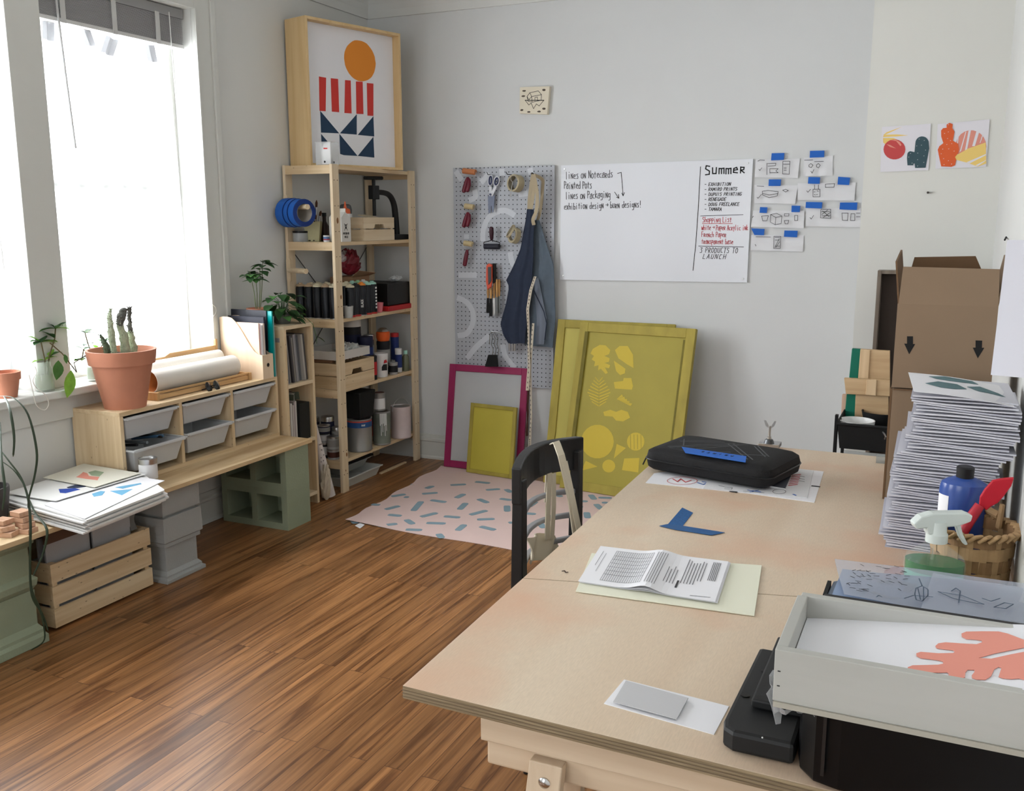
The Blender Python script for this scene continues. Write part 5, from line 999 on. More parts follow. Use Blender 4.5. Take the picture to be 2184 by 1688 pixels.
R = root('apron', on_board(1110,735,.08), 'dark navy denim apron hanging from a hook on the pegboard, cream neck strap', 'apron')
cloth([(1124,446),(1121,470),(1115,500),(1110,530),(1096,565),(1079,598),(1085,612),(1078,650),(1066,690),(1072,715),(1083,733)],[(1138,447),(1140,475),(1138,500),(1138,530),(1137,565),(1134,598),(1131,620),(1128,655),(1124,690),(1122,715),(1120,733)],0,.085,.008,DEN,'apron_cloth',R)
b = B(); PV = lambda *q: [on_board(*p) for p in q]
def tape_px(px, d, w=.027, m=TAPE, parent=None):
    n = len(px); P = [on_board(*q, d+.006*sin(i*1.9)) for i, q in enumerate(px)]; bb = B(); strip(bb, P, -Y_, w, m, .002, 5); return obj('neck_strap', bb, parent)
tape_px([(1128,449),(1129,425),(1132,400),(1135,380),(1137,372)], .066, .018, TAPE, R)
tape_px([(1137,372),(1139,395),(1136,425),(1131,452)], .084, .020, TAPE, R)
tape_px([(1138,372),(1143,395),(1146,420),(1144,450),(1137,468),(1139,480)], .090, .020, TAPE, R)
obj('hook', B().ball(on_board(1135,371,.05), .008, MATTE, 10, (1,1,1)).tube([on_board(1135,371,0), on_board(1135,371,.05)], .004, MATTE, 8), R)
R = root('apron', on_board(1160,745,.05), 'grey blue denim apron hanging behind the navy one', 'apron')
cloth([(1138,470),(1137,520),(1136,560),(1132,620),(1128,680),(1118,735)],[(1150,470),(1165,520),(1180,565),(1182,610),(1184,680),(1178,742)],0,.045,.008,DEN2,'apron_cloth',R,seed=2,folds=5)
cloth([(1140,600),(1142,640),(1146,680),(1143,735)],[(1148,592),(1158,640),(1166,680),(1160,735)],0,.065,.004,mat('pocket_denim',(112,120,134),.9),'apron_flap',R,seed=3,folds=4)
tape_px([(1139,374),(1150,378),(1158,386),(1157,405),(1155,430),(1150,460),(1144,475)], .046, .018, TAPE, R)
obj('seam_stitching', B().tube([on_board(*q,.075) for q in ((1138,620),(1148,640),(1160,665),(1166,690),(1162,725))], .0025, DEN, 6), R)
def ribbon(px, w, d, m, lab, dash=True, name='ribbon_tape', cat='ribbon'):
    R = root(name, on_board(*px[-1], d), lab, cat); P = [on_board(*q, d+.004*sin(i*1.7)) for i, q in enumerate(px)]; n = len(P)-1
    def fn(u, v): 
        t = v*n; i = min(int(t), n-1); p = P[i].lerp(P[i+1], t-i); return p+X_*(u-.5)*w*(1+.25*sin(v*9))+Y_*.004*sin(v*11+u*2)
    obj('ribbon', B().grid(fn, 3, n*4, m, .002), R)
    if dash:
        b = B()
        for k in range(n*5):
            t = k/5+.05; i = int(t); p = P[i].lerp(P[i+1], t-i)-Y_*.007; line(b, [p, p-Z_*.007], -Y_, .003, INK)
        obj('stitch_marks', b, R)
ribbon([(1141,590),(1132,620),(1126,660),(1127,700),(1127,740),(1129,780),(1125,833)], .015, .11, TWILL, 'cream twill tape with dark dashes hanging down the aprons, left strand')
ribbon([(1137,690),(1134,740),(1131,790),(1132,840),(1133,890),(1131,935),(1130,958)], .013, .10, TWILL, 'longer cream twill tape with dark dashes, right strand reaching near the floor')
ribbon([(1127,830),(1126,870),(1125,900),(1124,930)], .010, .09, mat('brown_tie',(70,42,32),.8), 'thin dark brown tie hanging beside the twill tapes', False)
# ---------------------------------------------------------------- art tile, whiteboard
R = root('art_tile', W_(1138,243,.03), 'small square cream panel with a black house drawing, alone high on the wall', 'picture')
T0 = .026; tl = obj('panel', B().prism([W_(*q,T0) for q in ((1109,186),(1172,184),(1167,244),(1108,242))][::-1], (0,T0-.001,0), mat('tile_cream',(214,202,176),.7), mat('tile_edge',(224,216,196),.7)), R)
b = B(); LN = lambda px, w=.0025, m=INK, off=T0, bb=None: line(bb or b, [W_(*q,off+.0002) for q in px], -Y_, w, m)
LN([(1124,206),(1130,198),(1134,206),(1128,213),(1124,206)]); LN([(1130,198),(1148,194),(1155,202),(1134,206)]); LN([(1134,206),(1135,218),(1154,214),(1155,202)]); LN([(1124,206),(1126,216),(1135,218)]); LN([(1141,215),(1141,208),(1146,207),(1146,214)]); LN([(1120,214),(1160,214)],.004); LN([(1120,214),(1128,224),(1133,220),(1138,232),(1144,222),(1150,226),(1160,214)])
for q in ((1118,194),(1160,192),(1113,235),(1128,239),(1150,238),(1116,205),(1160,232)): b.prism(ellipse(W_(*q,T0),.011,.005,X_,Z_,8,.2,q[0])[::-1], (0,-.0006,0), mat('sketch_brown',(84,74,64),.7))
obj('drawing', b, tl)
WBF = .012; q = ((1197,353),(1606,339),(1593,603),(1194,597))
R = root('whiteboard', W_(1395,600,.01), 'large white dry-erase board with handwritten lists, on the back wall', 'whiteboard')
wb = obj('board', B().prism([W_(*p,WBF) for p in q][::-1], (0,WBF-.001,0), mat('whiteboard_gloss',(224,227,233),.22,spec=.5)), R)
b = B()
for p in ((1204,361),(1595,348),(1585,595),(1201,588)): b.lathe(W_(*p,WBF-.001), [(.006,0),(.004,.0035)], METAL, 12, axis=(0,-1,0))
obj('screw', b, R)
RM = mat('red_marker',(196,84,92),.6); b = B(); r2 = B()
def wt(bb, s, px, py, h, m, w=.003, sl=-.03, adv=4.6, jit=.3, seed=1, rise=0, xs=1):
    o = W_(px,py,WBF+.0003); return strokes(bb, s, o, Vector((1,0,rise)).normalized(), Z_, -Y_, h, m, w, sl, jit, adv, seed, xs)
wt(b,'lines on Notecards',1206,382,.038,INK,adv=4.05,rise=.015,xs=.60); wt(b,'Painted Pots',1203,403,.038,INK,adv=4.0,seed=2,xs=.54); wt(b,'lines on Packaging',1206,425,.038,INK,adv=4.0,seed=3,rise=.02,xs=.58); wt(b,'exhibition design > burn designs!',1203,447,.034,INK,adv=4.15,seed=4,rise=.02,xs=.58)
LW = lambda px, w=.0032, m=INK, bb=None: LN(px, w, m, WBF+.0002, bb or b)
LW([(1317,370),(1325,368),(1329,417)]); LW([(1326,412),(1329,418),(1332,411)]); LW([(1311,410),(1319,422)]); LW([(1315,421),(1320,423),(1319,415)])
LW([(1494,356),(1489,450),(1484,520),(1478,577)],.0034); LW([(1494,461),(1585,458)],.0025); LW([(1490,525),(1586,527)],.0028)
wt(b,'Summer',1503,373,.047,INK,.006,adv=4.5,rise=.03)
for k, s in enumerate(('- EXHIBITION','- RAMIRO PRINTS','- DUPUIS PRINTING','- RENEGADE','- DOUG FREELANCE','- TAMARA')): wt(b,s,1502,397+10.6*k,.016,INK,.0026,.2,4.3,.2,k)
wt(b,'3 PRODUCTS TO',1492,539,.026,INK,.0026,.15,4.6,.2,8,xs=.79); wt(b,'LAUNCH',1498,552,.024,INK,.0026,.25,5.2,.2,9)
obj('black_writing', b, wb)
b = r2
wt(b,'Shopping List',1498,474,.026,RM,.0028,adv=3.95,seed=3,xs=.69); LW([(1498,477),(1562,477)],.003,RM,b)
for k, s in enumerate(('white > Paper Acrylic ink','French Paper','transparent base')): wt(b,s,1496,491+14.5*k,.026,RM,.0028,adv=4,seed=5+k,xs=(.57,.63,.6)[k])
obj('red_writing', b, wb)
# ---------------------------------------------------------------- sketch sheets with blue tape
def zz(x, y): return (1150+x/3.12, 320+y/3.12)
def paper(q, lab, tapes, draws, seed, off=.004):
    P = [W_(*zz(*p), off) for p in q]; R = root('sketch_sheet', P[3], lab, 'sketch', 'sketch sheets taped to the back wall'); rnd = random.Random(seed)
    ph = rnd.uniform(0,6)
    def fn(u, v):
        p = P[3]*(1-u)*(1-v)+P[2]*u*(1-v)+P[1]*u*v+P[0]*(1-u)*v; return (p.x, YB-off-.007*abs(sin(u*7+ph))*(1-v)*1.2-.002*sin(v*9+u*5), p.z)
    sh = obj('sheet', B().grid(fn, 16, 8, mat('sketch_paper',(222,223,226),.85), .0008), R)
    D = off+.016
    for t in tapes: obj('blue_tape', B().prism([W_(*zz(*p), D-.006) for p in t][::-1], (0,-.0008,0), BLUE), R)
    b = B()
    for d in draws: LN([zz(*p) for p in d], .0022, INK, D-.003, b)
    if draws: obj('drawing', b, sh)
paper(((1440,62),(1735,58),(1722,188),(1436,182)),'sketch sheet nearest the whiteboard in the top row, drawing of stands',[((1547,22),(1632,20),(1628,66),(1543,70))],[[(1455,75),(1470,66),(1500,68)],[(1515,88),(1515,165)],[(1520,90),(1575,88),(1572,105),(1522,108)],[(1535,125),(1590,125),(1575,140),(1590,152),(1535,152),(1535,125)],[(1622,75),(1668,75),(1664,162),(1620,160),(1622,75)],[(1625,95),(1664,95)],[(1628,120),(1645,120)],[(1628,135),(1645,135)],[(1462,128),(1468,137),(1482,118)]],1)
paper(((1760,50),(1955,38),(1952,172),(1758,175)),'small sketch sheet furthest right in the top row, two round doodles',[((1802,6),(1898,4),(1896,48),(1800,52))],[[(1832,78),(1892,76)],[(1795,100),(1808,90),(1822,102),(1810,118),(1795,112),(1795,100)],[(1845,100),(1858,90),(1870,102),(1858,120),(1845,112),(1845,100)],[(1808,142),(1816,155),(1828,130)],[(1765,68),(1820,66)]],2)
paper(((1432,232),(1722,235),(1704,360),(1434,355)),'sketch sheet in the second row by the whiteboard, drawing of a box',[((1528,196),(1610,196),(1606,240),(1526,240))],[[(1450,240),(1495,242)],[(1485,275),(1520,270),(1590,278),(1585,305),(1530,318),(1487,300),(1485,275)],[(1487,290),(1530,300),(1590,290)],[(1620,268),(1640,262),(1658,270),(1640,280),(1620,268)],[(1450,315),(1456,322),(1480,295)]],3)
paper(((1720,222),(2108,216),(2098,338),(1722,334)),'wide sketch sheet in the second row, drawing of a spotted bag',[((1792,180),(1870,182),(1866,226),(1788,224)),((1990,178),(2070,184),(2062,234),(1985,230))],[[(1822,262),(1868,262),(1868,312),(1822,312),(1822,262)],[(1832,262),(1832,232)],[(1858,262),(1858,232)],[(1828,280),(1836,278)],[(1850,272),(1858,276)],[(1845,298),(1852,296)],[(1830,296),(1838,300)],[(1905,228),(1965,224),(1962,248),(1905,250),(1905,228)],[(1780,272),(1788,282),(1806,262)]],4)
paper(((1425,402),(1765,405),(1762,522),(1410,512)),'long sketch sheet in the third row by the whiteboard, cups and boxes',[((1470,380),(1520,382),(1514,420),(1466,418)),((1680,370),(1738,372),(1734,414),(1678,414))],[[(1480,440),(1525,438),(1515,472),(1488,472),(1480,440)],[(1540,430),(1580,422),(1615,440),(1610,490),(1570,498),(1538,480),(1540,430)],[(1540,430),(1575,450),(1615,440)],[(1575,450),(1570,498)],[(1632,425),(1662,425),(1660,440),(1632,440),(1632,425)],[(1632,470),(1660,468),(1655,492),(1636,492),(1632,470)],[(1700,436),(1720,436),(1720,470),(1700,470),(1700,436)],[(1420,450),(1425,440)]],5)
paper(((1778,388),(2140,385),(2140,515),(1775,508)),'long sketch sheet in the third row ending at the wall corner, dark sketch',[((1775,346),(1885,348),(1880,390),(1772,386)),((2002,350),(2118,350),(2114,400),(1998,396))],[[(1875,395),(1940,395),(1940,455),(1872,452),(1875,395)],[(1885,405),(1930,445)],[(1880,430),(1920,400)],[(1890,450),(1938,415)],[(1878,412),(1935,408)],[(1880,440),(1936,436)],[(2015,420),(2055,420),(2052,470),(2018,468),(2015,420)],[(2075,425),(2100,425),(2100,470),(2072,470),(2075,425)],[(2110,420),(2135,420)],[(2110,445),(2135,445)],[(1802,450),(1810,460),(1826,436)]],6)
paper(((1412,565),(1762,568),(1755,678),(1408,668)),'lowest sketch sheet by the whiteboard, drawing of a small framed sign',[((1410,522),(1500,526),(1495,568),(1432,566)),((1632,536),(1720,538),(1716,582),(1628,578))],[[(1562,575),(1608,575),(1604,655),(1560,655),(1562,575)],[(1568,582),(1602,582)],[(1568,650),(1598,590)],[(1575,650),(1600,610)],[(1570,600),(1600,600)],[(1570,640),(1600,640)],[(1437,628),(1443,640)],[(1442,578),(1540,580)]],7)
# ---------------------------------------------------------------- two prints on the breast
YA = 4.6
def A_(px, py, off=0): return AT(1, YA-off, px, py)
def za(x, y): return (1860+x/7.8, 240+y/7.8)
def aprint(q, lab, items):
    R = root('cactus_print', A_(*q[3],.003), lab, 'print'); p = obj('sheet', B().prism([A_(*x,.005) for x in q][::-1], (0,.002,0), mat('print_paper',(224,222,228),.8)), R)
    b = B()
    for i, (m, px) in enumerate(items): b.prism([A_(*za(*x),.0052+.0002*i) for x in px][::-1], (0,-.0003,0), m)
    obj('printed_shapes', b, p)
YE = mat('yellow_ink',(236,204,120),.75); RR = mat('brick_ink',(196,76,76),.75); TE = mat('teal_dark_ink',(60,84,92),.75); O2 = mat('vermilion_ink',(220,98,52),.75); PK = mat('salmon_ink',(222,148,132),.75); WP = mat('print_paper',(224,222,228))
def ell(cx, cy, rx, ry, n=22, a0=0, a1=2*pi): return [(cx+rx*cos(a0+(a1-a0)*k/n), cy+ry*sin(a0+(a1-a0)*k/n)) for k in range(n)]
tk = lambda pts, s=7: [(WP, [(x-s,y-s*.5),(x+s,y-s),(x+s,y),(x-s,y+s*.5)]) for x, y in pts]
aprint(((1881,271),(1985.5,264),(1980,363),(1877.5,367)),'left square print of a red fruit and dark green cactus on the right wall section',
 [(YE,[(180,380),(240,330),(490,240),(350,310),(230,365)]),(YE,[(180,410),(200,370),(410,365),(600,380),(400,400)]),(YE,[(182,425),(360,425),(470,480),(400,470),(230,540),(185,500)]),(RR,ell(372,615,182,168)),(PK,[(300,460),(400,475),(470,560),(490,540),(460,490),(390,455)]),(PK,[(240,530),(300,540),(400,600),(300,575)]),
  (TE,ell(832,510,112,112,12,pi,2*pi)+[(950,600),(890,920),(715,925),(708,850),(690,850),(685,880),(588,880),(580,760)]+ell(640,700,55,55,6,pi,1.6*pi)+[(705,660),(715,560)])]+tk([(783,445),(868,468),(742,560),(820,545),(890,628),(760,677),(640,683),(610,745),(862,725),(757,788),(860,832),(757,893),(665,845)]))
aprint(((2000,265),(2111,254.5),(2103,356),(1995,360)),'right square print of an orange cactus with striped pink sun, on the right wall section',
 [(PK,ell(1645,560,255,265)),(WP,[(1430,390),(1445,380),(1420,560),(1405,560)]),(WP,[(1555,320),(1568,320),(1480,640),(1455,660)]),(WP,[(1605,300),(1645,298),(1580,620),(1545,630)]),(WP,[(1735,310),(1780,330),(1710,560),(1665,560)]),(WP,[(1835,365),(1845,385),(1800,510),(1790,510)]),
  (YE,[(1310,750),(1440,690),(1600,600),(1890,500),(1900,850),(1760,900),(1560,830),(1400,790)]),(WP,[(1570,830),(1895,690),(1895,710),(1620,850)]),(WP,[(1720,880),(1895,790),(1895,800),(1760,890)]),
  (O2,[(1240,200),(1290,172),(1342,195),(1335,260),(1372,320),(1345,470),(1430,520),(1445,610),(1430,680),(1380,740),(1400,790),(1380,880),(1320,905),(1150,898),(1120,760),(1092,620),(1120,560),(1185,510),(1150,400),(1148,300),(1180,262),(1240,255)])]+tk([(1272,205),(1205,350),(1268,325),(1255,435),(1305,470),(1243,535),(1325,520),(1275,607),(1175,612),(1150,690),(1365,645),(1190,770),(1270,805),(1322,860),(1197,870)]))
obj('wall_nail', B().tube([A_(1979,411,0), A_(1979,411,.018)], .005, mat('nail_dark',(60,54,48),.5), 10).tube([A_(1984,411,0),A_(1988,410,.01)], .0025, METAL, 6), None, 'small dark nail sticking out of the wall below the two prints', 'nail')
# ---------------------------------------------------------------- leaning screens
YELS = mat('yellow_plain',(188,174,66),.55,var=.05,vs=6); YEL = mat('yellow_emulsion',(166,153,62),.55,var=.05,vs=6); YEL2 = mat('yellow_frame',(168,152,66),.6,var=.16,vs=18,stretch=(1,1,.3)); YDK = mat('olive_smear',(118,108,40),.7,var=.2,vs=14); MAG = mat('magenta_frame',(150,34,84),.5,var=.08,vs=10); YLT = mat('stencil_open',(204,180,62),.6)
def screen(bl, br, tl, tr, fw, th, mf, mm, lab, name='silk_screen', mesh_alpha=None, inset=.4, group='printing screens'):
    """frame leaning on the wall; corners are world points of its front face"""
    bl, br, tl, tr = map(Vector, (bl, br, tl, tr)); u = (br-bl).normalized(); v = (tl-bl).normalized(); n = u.cross(v).normalized()
    if n.y > 0: n = -n
    w = (br-bl).length; h = (tl-bl).length; R = root(name, (bl+br)/2, lab, 'screen', group)
    def P(a, c, d=0): return bl+u*a+v*c-n*d
    def bar(a0, a1, c0, c1, nm, m):
        obj(nm, B().hexa([P(a0,c0,0),P(a1,c0,0),P(a1,c0,th),P(a0,c0,th)],[P(a0,c1,0),P(a1,c1,0),P(a1,c1,th),P(a0,c1,th)],m), R, bevel=.002)
    bar(0,fw,0,h,'frame_side',mf); bar(w-fw,w,0,h,'frame_side',mf); bar(fw,w-fw,0,fw,'frame_rail',mf); bar(fw,w-fw,h-fw,h,'frame_rail',mf)
    ms = obj('mesh_panel', B().hexa([P(fw,fw,th*inset),P(w-fw,fw,th*inset),P(w-fw,fw,th*inset+.001),P(fw,fw,th*inset+.001)],[P(fw,h-fw,th*inset),P(w-fw,h-fw,th*inset),P(w-fw,h-fw,th*inset+.001),P(fw,h-fw,th*inset+.001)],mm), R)
    return R, P, n, w, h, ms
def lean(px_bl, px_br, px_tl, px_tr, ytop):
    return PZ(.001,*px_bl), PZ(.001,*px_br), PY(ytop,*px_tl), PY(ytop,*px_tr)
FOG = mat('white_mesh',(226,226,228),.6,alpha=.38)
# rear big screen
a = PZ(.001,1165,1010); a = Vector((1.13,4.80,.001))
S1 = screen(PZ(.006,1158,1029),PZ(.006,1158,1029)+Vector((.665,.0,0)),PY(4.90,1190,681),PY(4.90,1432,692),.045,.022,YEL2,mat('mesh_pale_yellow',(190,178,88),.55,var=.05),'large yellow screen leaning on the wall behind the patterned one')
PBL, PBR, PTL, PTR = PZ(.006,1193,1040), PZ(.006,1437,1079), PY(4.86,1238,687), PY(4.86,1484,706)
S2 = screen(PBL, PBR, PTL, PTR,.05,.03,YEL2,YEL,'large front yellow screen with faint leaf and shape stencils',inset=.35)
R2, P2, n2, w2, h2, m2 = S2
def on_s2(px, py):
    o = P2(.1,.1,.03*.35-.0005); d = ray(px,py); return CAM+d*((o-CAM).dot(n2)/d.dot(n2))
def zs(x, y): return (1140+x/4.02, 660+y/4.02)
b = B()
def st(px, m=YLT, i=0):
    P = [on_s2(*zs(*q)) for q in px]; b.prism(P[::-1], n2*(.0006+.0002*i), m)
st(ell(540,1135,140,145)); st(ell(868,1135,75,78)); st(ell(637,1345,55,55)); st([(705,1155),(785,1190),(680,1280)]); st([(770,1280),(900,1275),(890,1400),(750,1380)]); st([(440,1300),(540,1350),(400,1385)])
st([(690,350),(730,315),(800,315),(845,390),(850,505),(790,470),(720,420)]); st([(680,440),(780,510),(775,550),(735,565),(700,530)]); st([(680,625),(760,615),(765,590),(830,590),(845,660),(835,690),(690,680)]); st([(590,880),(650,862),(700,880),(745,862),(800,880),(820,930),(760,962),(700,955),(670,920),(600,915)])
st([(500,340),(560,305),(610,310),(650,350),(640,385),(600,400),(645,420),(640,450),(600,460),(650,480),(640,505),(605,500),(630,545),(610,555),(570,510),(545,525),(550,480),(510,490),(520,450),(490,430),(510,400),(480,380)])
for k in range(9): 
    y = 600+k*26; L = 30+k*14 if k < 5 else 95-(k-5)*12; st([(550,y+14),(550-L,y-22),(550-L,y-12),(550,y+26)]); st([(556,y+14),(556+L,y-22),(556+L,y-12),(556,y+26)])
for k in range(5): st([(705,770),(750+k*22,730+k*20),(760+k*16,750+k*20)])
for x in (820,850,880,910): st([(x,1075),(x+5,1075),(x+8,1200),(x+3,1200)], YEL, 2)
obj('stencil_shapes', b, m2)
b = B(); D2 = -.0008
for (a0,c0,a1,c1,ww) in ((.045,.1,.045,h2-.05,.020),(w2-.055,.1,w2-.055,h2-.06,.010)):
    b = B()
    b.hexa([P2(a0-ww/2,c0,D2),P2(a0+ww/2,c0,D2),P2(a0+ww/2,c0,0),P2(a0-ww/2,c0,0)],[P2(a1-ww/2,c1,D2),P2(a1+ww/2,c1,D2),P2(a1+ww/2,c1,0),P2(a1-ww/2,c1,0)],YDK)
    obj('emulsion_smear', b, R2)
# magenta frame and small yellow one
screen(PZ(.006,946,995),PZ(.006,1113,1013),PY(4.895,959,776),PY(4.90,1122,790),.04,.018,MAG,FOG,'magenta screen frame with clear white mesh, leaning below the pegboard')
screen(PZ(.006,994,1007),PZ(.006,1092,1022),PY(4.83,1004,859),PY(4.83,1110,868),.022,.016,YEL2,YELS,'small plain yellow screen leaning on the magenta frame')
# ---------------------------------------------------------------- painted canvas mat
CV = mat('pink_canvas',(222,196,190),.9,var=.02,bump=.1,bs=200)
edge = [(737,1112),(760,1095),(780,1082),(800,1066),(830,1058),(850,1040),(880,1030),(900,1018),(920,1008),(940,993)]
q0, q1, q2, q3 = PZ(.004,737,1112), PZ(.004,1120,1178), Vector((1.93,4.62,0)), PZ(.004,944,993)
q1, q2 = PZ(.004,1420,1228), Vector((2.3,4.60,0))
def mz(u, v): 
    p = q0*(1-u)*(1-v)+q1*u*(1-v)+q2*u*v+q3*(1-u)*v; e = .010*sin(v*23)*(u == 0)+.008*sin(u*17)*(v == 0)
    return (p.x+e, p.y+e*.6, .003+.006*max(0,sin(v*9+1))*max(0,1-u*9)+.006*max(0,sin(u*7+2))*max(0,1-v*9))
R = root('canvas_mat', (1.2,4.2,0), 'pale pink painted canvas with grey blue dashes, spread on the floor before the screens', 'mat')
cm = obj('canvas', B().grid(mz, 24, 20, CV, .002), R)
DASH = mat('dash_paint',(134,158,170),.8,var=.05)
zd = lambda x, y: (720+x/3.5226, 920+y/3.5226)
D = [((800,338),(835,350),9),((550,398),(635,404),3),((665,432),(718,412),3),((848,406),(965,400),6),((1035,380),(1145,392),5),((1115,443),(1220,435),6),((1265,437),(1305,462),6),((405,492),(510,474),5),((500,495),(535,498),5),((635,472),(752,463),6),((700,518),(815,535),7),((890,503),(952,472),9),((1058,510),(1130,540),8),((1220,507),(1305,520),6),((255,550),(318,556),7),((358,590),(465,562),8),((568,600),(630,528),13),((915,590),(965,540),12),((1272,560),(1275,605),17),((995,630),(1122,596),11),((270,625),(305,630),17),((380,628),(480,638),7),((625,645),(748,614),7),((800,640),(920,650),9),((1048,665),(1180,660),10),((228,680),(345,662),6),((112,655),(135,695),14),((302,714),(448,696),7),((515,665),(568,700),9),((668,690),(812,695),5),((900,748),(955,702),12),((1072,716),(1185,744),8),((512,740),(635,744),7),((758,772),(785,805),16),((1285,690),(1320,686),6),((1430,570),(1490,530),12),((1410,618),(1490,624),7),((1510,680),(1550,730),14),((1635,470),(1680,495),9),((1780,500),(1820,475),9),((1900,478),(1930,515),12),((1785,527),(1880,528),5),((1940,548),(1985,590),12),((1870,610),(1880,655),17),((1960,500),(2060,502),5),((1985,538),(2035,538),4),((1640,655),(1680,654),5),((1790,568),(1845,570),5)]
for (a, c, w) in D:
    b = B()
    A2, C2 = PZ(.0034,*zd(*a)), PZ(.0034,*zd(*c)); d = (C2-A2); L = d.length; d.normalize(); s = Z_.cross(d); ww = .017
    b.prism([A2-s*ww*.7, A2+d*.012-s*ww, C2-d*.012-s*ww, C2-s*ww*.6, C2+s*ww*.6, C2-d*.012+s*ww, A2+d*.012+s*ww, A2+s*ww*.7], (0,0,.0005), DASH); obj('dash', b, cm)
obj('paper_scrap', B().prism([PZ(.001,*p) for p in ((757,1122),(768,1128),(778,1120),(768,1116))], (0,0,.001), PAPER), None, 'tiny white paper scrap on the floor at the near corner of the pink canvas', 'paper scrap')
# ================================================================ the work table
ZT_ = .75; TA, TB = (2.466,1.142), (2.418,2.60)
def table_ply():
    m = wood('table_plywood', (218,200,176), (210,188,162), 1, .35, knots=False, fine=16, rough=.5); nt = m.node_tree; b = nt.nodes['Principled BSDF']; N = nt.nodes.new; L = nt.links.new
    src = b.inputs['Base Color'].links[0].from_socket; tc = N('ShaderNodeTexCoord')
    mp = N('ShaderNodeMapping'); mp.inputs['Scale'].default_value = (420, 60, 60); L(tc.outputs['Object'], mp.inputs[0]); ng = N('ShaderNodeTexNoise'); ng.inputs['Scale'].default_value = 1; ng.inputs['Detail'].default_value = 2; L(mp.outputs[0], ng.inputs['Vector'])
    mg = N('ShaderNodeMapRange'); mg.inputs['From Min'].default_value = .3; mg.inputs['From Max'].default_value = .7; mg.inputs['To Min'].default_value = .93; mg.inputs['To Max'].default_value = 1.03; L(ng.outputs[0], mg.inputs[0]); sg = N('ShaderNodeVectorMath'); sg.operation = 'SCALE'; L(src, sg.inputs[0]); L(mg.outputs[0], sg.inputs['Scale']); src = sg.outputs[0]
    n = N('ShaderNodeTexNoise'); n.inputs['Scale'].default_value = 3.2; n.inputs['Detail'].default_value = 5; L(tc.outputs['Object'], n.inputs['Vector'])
    r = N('ShaderNodeMapRange'); r.inputs['From Min'].default_value = .46; r.inputs['From Max'].default_value = .68; r.inputs['To Max'].default_value = .75; L(n.outputs[0], r.inputs[0])
    mx = N('ShaderNodeMix'); mx.data_type = 'RGBA'; L(r.outputs[0], mx.inputs[0]); L(src, mx.inputs[6]); mx.inputs[7].default_value = lin((212,168,138))+(1,); L(mx.outputs[2], b.inputs['Base Color']); return m
TPLY = table_ply(); EDGE = wood('ply_edge', (158,140,110), (122,104,78), 0, 1, knots=False, fine=400)
tl_, tr_, bl_, br_ = PZ(ZT_,1385,1000), PZ(ZT_,1880,974.5), PZ(ZT_,858.3,1463), PZ(ZT_,1640,1655.5)
TL, BL_ = PZ(ZT_,1403,975), bl_
un = (br_-bl_).normalized(); XR = XW-.010
BRr = bl_+un*((XR-bl_.x)/un.x); uf = (PZ(ZT_,1869.5,973.6)-PZ(ZT_,1670.8,954.9)).normalized(); F0 = PZ(ZT_,1670.8,954.9)
ed = (PZ(ZT_,1340,1032.6)-bl_); 
t_ = ((F0-bl_).cross(uf)).z/(ed.cross(uf)).z; FL = bl_+ed*t_; FR = F0+uf*((XR-F0.x)/uf.x)
R = root('work_table', ((FL.x+XR)/2,(bl_.y+FL.y)/2,0), 'large pale plywood work table on wooden trestles along the right wall', 'table')
SA = PZ(ZT_,1118.4,1234)
ts = (SA-bl_).dot(ed)/ed.dot(ed); SL = bl_+ed*ts; SR = BRr+(FR-BRr)*ts; g = ed.normalized()*.0008
def tboard(a, b_, c, d, nm):
    bb = B(); dz = Z_*.021; bb.add([a-dz,b_-dz,c-dz,d-dz,a,b_,c,d], [(4,5,6,7)], TPLY); k = len(bb.v)-8; e = bb.mi(EDGE)
    for f in ((3,2,1,0),(0,1,5,4),(1,2,6,5),(2,3,7,6),(3,0,4,7)): bb.f.append([k+i for i in f]); bb.m.append(e); bb.sm.append(False)
    return obj(nm, bb, R, bevel=.0012)
tboard(bl_, BRr, SR-g, SL-g, 'tabletop_board'); tboard(SL+g, SR+g, FR, FL, 'tabletop_board')
